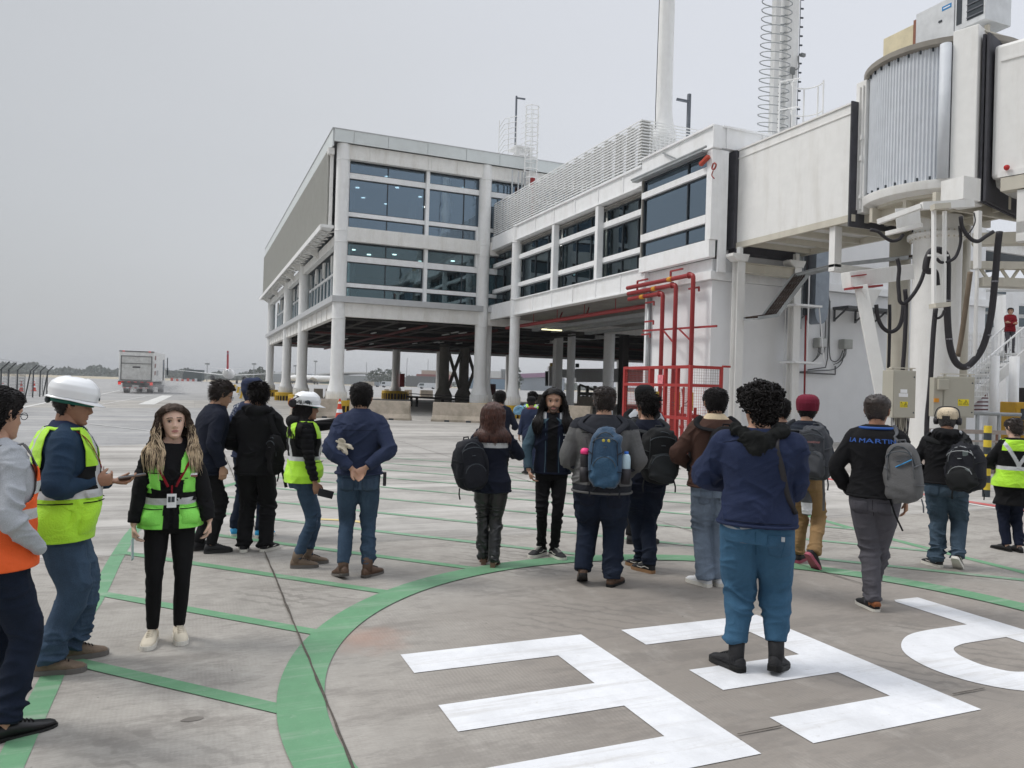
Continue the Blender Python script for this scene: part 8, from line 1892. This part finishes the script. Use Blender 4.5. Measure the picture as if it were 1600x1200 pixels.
hatshell(P,'beanie',C_BURG,.024,lambda c:c[:,2]>.0,disp=lambda V:.022*np.clip(V[:,2]/.12,0,1)**2+.0018*np.sin(np.arctan2(V[:,1],V[:,0])*64))
BP=backpack(P,'dark grey backpack with a small pink word, worn by the burgundy beanie person',mat('charcoal_nylon',(.035,.039,.048),rough=.7,var=.1,bump=.3,bs=90),mat('charcoal_nylon2',(.05,.054,.062),rough=.7),w=.33,h=.54,d=.21,z=1.19,x=.14)
T_=P['packT']; vs_,fs_=textmesh('outdoor',.036); MB().add([T_@Vector((v.x+.03,-.150,v.y+.12)) for v in vs_],fs_).build('pack_word',mat('salmon_print',(.62,.28,.26)),BP,local=True)
MB().tube([T_@Vector((.10,-.02,-.24)),T_@Vector((.11,-.02,-.42)),T_@Vector((.11,-.02,-.56))],.012,6,flat=.3).build('loose_strap',C_GREY,BP,local=True)
# ---- 21 LA MARTINA sweater
P=person(dict(seed=21,at=(1362,950),H=1.78,face=6,girth=1.06,shw=1.02,label='person in black sweater with blue lettering across the shoulders and slate grey trousers',skin=SK2,hair='buzz',hairm=HR_BRN,head=(10,2,0),
 feet=[(.0,-.04,-38,0,0),(-.03,.26,-6,0,0)],hands=[pocket(-1,.21,.10,.93,pole=(-1,-.6,0)),down(1,.22,.12,.9)],trousers=dict(m=C_GPANT,amp=.012,r=[.104,.096,.076,.070,.062],cuff=.03,fz=26),shoes=dict(k='slip',m=SH_BLKM,s=SO_WHT,a='toecolor'),top=dict(m=C_BLACKJ,hem=.91,off=.022,collar=(C_BLACKJ,.03),ar=[.082,.076,.066,.058,.048],amp=.009,name='sweater')))
pockets(P,cloth('slate_pocket',(.070,.068,.08)),z=.83,w=.11,h=.10)
seam(P,'trousers','centre_seam',[(0,z/100) for z in range(76,91,2)],C_BLACK)

mb=MB(); mb.tube(catm([P['B'].surf(a,1.475,.026) for a in (190,230,270,310,350)],4),.012,6); mb.build('blue_collar_trim',mat('royal_blue_trim',(.02,.09,.35)),P['root'],local=True,smooth=True)
vs_,fs_=textmesh('LA MARTINA',.050); B=P['B']; mb=MB(); n_=len(vs_)
V_=[]
for v in vs_:
    th=270+math.degrees(v.x*1.25/.19); z=1.372+v.y; p=B.surf(th,z,.0335+(.002 if v.z>0 else 0)); V_.append(p)
mb.add(V_,fs_).build('shoulder_lettering',mat('royal_blue_print',(.03,.11,.42)),P['root'],local=True)
BM=backpack(P,'mid grey backpack with a bright blue slash slung on the right shoulder',mat('heather_grey_nylon',(.105,.105,.107),rough=.8,var=.12,bump=.3,bs=140),mat('heather_grey_nylon',(0,0,0)),w=.26,h=.47,d=.15,z=1.14,x=.22,straps=1,off=-.01,tilt=-8,pocket=False,sm=cloth('mid_grey_cloth',(0,0,0)),sx=1,yaw=-12)
T_=P['packT']; mb=MB(); mb.tube([T_@Vector((-.03,-.078,.05)),T_@Vector((.09,-.074,.10))],.010,6,flat=.4); mb.build('blue_slash',mat('sky_blue_print',(.03,.30,.65)),BM,local=True); mb=MB().tube([T_@Vector((-.12,-.02,-.2)),T_@Vector((-.09,-.03,-.33)),T_@Vector((-.05,-.03,-.45))],.014,6,flat=.3); mb.build('loose_strap',C_BLACK,BM,local=True)
# ---- 22 beige cap, ear defenders
P=person(dict(seed=22,at=(1474,887),H=1.67,face=8,girth=1.18,belly=.03,label='person in beige cap with black ear defenders, black hoodie and blue jeans',skin=SK2,hair='buzz',hairm=HR_GREY,head=(0,0,0),
 feet=[(-.08,.02,-50,0,0),(.12,-.06,6,38,.02)],hands=[pocket(-1,.2,.10,.93,pole=(-1,-.6,0)),pocket(1)],trousers=dict(m=D_GREY,amp=.012,r=[.104,.094,.074,.068,.062],cuff=.02),shoes=dict(k='sneaker',m=SH_BLKM,s=SO_WHT,a='wave'),top=dict(m=C_BLACKJ,hem=.92,hood=C_BLACKJ,off=.026,name='hoodie',amp=.012)))
pockets(P,denim('teal_denim_pocket',(.042,.066,.095),.4),z=.84)

mb=MB(); mb.tube(catm([P['B'].surf(a,1.485,.05) for a in (200,235,270,305,340)],4),.024,10); mb.build('white_inner_hood',C_GREYL,P['root'],local=True,smooth=True)
hatshell(P,'baseball_cap',C_BEIGE,.016,lambda c:(c[:,2]>.022)&~((c[:,1]<-.07)&(np.abs(c[:,0])<.032)&(c[:,2]<.052)),disp=lambda V:.010*np.clip(V[:,2]/.12,0,1)**2)
mb=MB(); mb.add([(math.cos(t)*.075,.085+math.sin(t)*.085,.030-.012*math.sin(t)) for t in [math.pi*j/12 for j in range(13)]],[tuple(range(13))]); hb(P,mb,'cap_peak',C_BEIGE,smooth=False)
earmuffs(P,False)
backpack(P,'black backpack with grey reflective patches on the black hoodie of the capped person',mat('black_nylon',(0,0,0)),mat('black_canvas',(0,0,0)),w=.36,h=.50,d=.24,z=1.13,x=.22,yaw=-16,trim=M_GALV,tilt=-6)
T_=P['packT']; mb=MB()
for (x,z,a_,b_) in ((.05,.15,.05,.07),(.07,-.02,.055,.03),(.07,-.12,.055,.04)): mb.tube([T_@Vector((x-a_/2,-.15 if z<.1 else -.105,z)),T_@Vector((x+a_/2,-.15 if z<.1 else -.10,z))],b_/2,8,flat=.2,side=(0,0,1))
mb.build('reflective_patch',mat('dull_reflective',(.14,.17,.17)),bpy.data.objects['backpack'] if False else [o for o in COL.objects if o.name.startswith('backpack')][-1],local=True)
# ---- 23 hair bun at right edge
P=person(dict(seed=23,at=(1580,862),H=1.56,face=-22,fem=1,girth=1.06,label='person with a dark hair bun, black coat and lime vest crossed with silver bands',skin=SK3,hair='bun',hairm=HR_BRN,head=(-26,16,0),
 feet=[(-.05,.05,-30,0,0),(.09,.02,-6,0,0)],hands=[dict(w=(-.12,.30,1.08),d=(0,1,.1),n=(1,0,0),curl=.5,pole=(-1,-.4,-.6)),pocket(1,.1,.28,1.08)],trousers=dict(m=D_BLK),shoes=dict(k='dress',m=SH_BLK,s=SO_BLK),top=dict(m=C_BLACK,hem=.62,off=.03,flare=.035,name='coat',collar=(C_GREYL,.02),ar=[.08,.074,.066,.06,.052])))
vest(P,[V_LIME,V_REF,C_BLACK],lambda x,z,th,fr:np.where((np.abs(z-1.10)<.026)|((z>1.12)&(np.abs(np.abs(x)-np.clip((z-1.14),0,1)*.55)<.026)),1,np.where((z>1.12)&(z<1.33),2,0)),z0=.86,off=.048,split=False)
# ---- 24 red jacket on the stair landing
q=DP(1577,551,29); P=person(dict(seed=24,pos=Vector((q.x,q.y,3.62)),H=1.72,face=165,label='person in dark red jacket with folded arms standing on the boarding stair landing',skin=SK1,hair='short',hairm=HR_BLK,vox=.011,near=0,head=(12,0,0),feet=st(),hands=[dict(w=(.06,.20,1.16),d=(1,.1,.1),n=(0,-1,0),curl=.5,pole=(-1,-.2,-1)),dict(w=(-.06,.23,1.12),d=(-1,.1,.1),n=(0,-1,0),curl=.5,pole=(1,-.2,-1))],trousers=dict(m=C_GPANT),shoes=dict(k='dress',m=SH_BLK,s=SO_BLK),top=dict(m=C_RED,hem=.82)))
# ---- two people inside the lower windows
for (px,py,lab,tm) in ((740,452,'blurred person in dark clothes behind the lower right window of the terminal',C_NAVY2),(777-52,455,'person in lime and dark clothing behind the lower right window of the terminal',V_LIME)):
    q=PL(px,py,'Y',46.0); P=person(dict(seed=int(px),pos=Vector((q.x+(1.1 if tm is V_LIME else 0),46,6.56)),H=1.7,face=160 if tm is C_NAVY2 else 20,label=lab,skin=SK1,hair='short',hairm=HR_BLK,vox=.014,near=0,feet=st(),hands=[down(-1),down(1)],trousers=dict(m=C_BLACK),shoes=dict(k='dress',m=SH_BLK,s=SO_BLK),top=dict(m=tm,hem=.86)))

# ---- 18 big curly haired man in the foreground
P=person(dict(seed=18,at=(1176,1048),H=1.80,face=2,girth=1.20,shw=1.10,belly=.04,leg=1.05,label='large person seen from behind with curly black hair, blue pullover and teal sweatpants',skin=SK1,hair='curly',hairm=HR_BLK,head=(-38,10,0),vox=.0068,
 feet=[(-.115,-.02,-48,0,0),(.135,.02,14,10,.0)],hands=[dict(w=(-.17,.30,1.10),d=(.6,.6,.1),n=(1,0,0),curl=.5,pole=(-1,-.5,-.35)),pocket(1,.10,.30,1.10,pole=(.25,-.3,-1))],
 trousers=dict(m=C_TEAL,amp=.011,r=[.120,.116,.090,.080,.062],cuff=.13,fz=16),shoes=dict(k='combat',m=SH_BLKM,s=SO_BLK),top=dict(m=C_BLUEJ,hem=.90,off=.022,amp=.011,ar=[.098,.092,.082,.070,.056],name='pullover')))
conform(P,'trousers','back_pocket',.135,.80,.13,.13,cloth('teal_pocket',(.040,.102,.178)),shape='pocket')
seam(P,'trousers','centre_seam',[(0,z/100) for z in range(72,90,2)],cloth('teal_seam',(.025,.08,.14)))
seam(P,'pullover','shoulder_seam',[(-.10-x/100*1.1,1.425-x/100*.25) for x in range(0,12,2)],C_NAVY2)
seam(P,'pullover','hem_seam',[(x/100,.935) for x in range(-20,21,2)],C_NAVY2,.0018)

B=P['B']
mb=MB(); mb.tube(catm([B.surf(a,1.47,.030)+Vector((0,0,dz)) for a,dz in ((20,.0),(-20,.02),(-50,-.01),(-90,-.05),(-130,-.01),(-160,.02),(160,.0))],5),[.022]*5+[.030]*5+[.036]*15+[.026]*6,14); mb.sphere(B.surf(270,1.405,.012),.085,16,12,(1.25,.50,.85))
v,F=remesh(mb,.007,3); v=folds(v,F,.014,10,24,5); v=v+normals(v,F)*(.003*vnoise(v*160,2))[:,None]; meshobj('fleece_hood',v,F,[cloth('black_boucle_fleece',(.010,.011,.011),bs=160)],None,P['root'])
mb=MB(); pts=[B.surf(300,1.44,.028),B.surf(292,1.38,.030),B.surf(300,1.28,.030),B.surf(312,1.18,.030),B.surf(326,1.08,.030),B.surf(345,.99,.035)]; MB().tube(catm(pts,5),.019,8,flat=.22,side=(.8,0,.6)).build('shoulder_strap',M_BLK,P['root'],local=True,smooth=True)
mb=MB(); vs=[];fs=[]
for j in range(13):
    a=205+j*5.5; vs.append(B.surf(a,.905,.012)); vs.append(B.surf(a,.905-.018*math.sin(math.pi*j/12)-.002,.016))
mb.add(vs,[(2*j,2*j+1,2*j+3,2*j+2) for j in range(12)]).build('shirt_hem',C_GREYL,P['root'],local=True,smooth=True)
mb=MB(); a=B.surf(292,.80,.055); 
mb.tube([B.surf(x_,z_,.030) for x_,z_ in ((285,.865),(300,.862),(312,.858))],.0022,5).tube([B.surf(x_,z_,.030) for x_,z_ in ((312,.858),(312,.80),(311,.74))],.0018,5).build('pocket_seam',cloth('teal_seam',(.025,.08,.14)),P['root'],local=True)
p=B.surf(307,.852,.033); MB().box(p.x-.010,p.x+.010,p.y-.003,p.y,p.z-.016,p.z+.012).build('pocket_tab',C_GREYL,P['root'],local=True)

# ================================================================ AIR
mb=MB().box(-2600,2600,-2100,2700,-1.1,34); o=mb.build('haze',None); 
hm=bpy.data.materials.new('haze'); hm.use_nodes=True; t=hm.node_tree; t.nodes.clear()
v=N(t,'ShaderNodeVolumePrincipled'); v.inputs['Color'].default_value=(.74,.76,.79,1); v.inputs['Density'].default_value=.00042; v.inputs['Anisotropy'].default_value=.2
om=N(t,'ShaderNodeOutputMaterial'); t.links.new(v.outputs[0],om.inputs['Volume']); o.data.materials.append(hm)
tag(o,'thin pale haze over the airfield that fades the far woods and hangars','haze',kind='stuff')
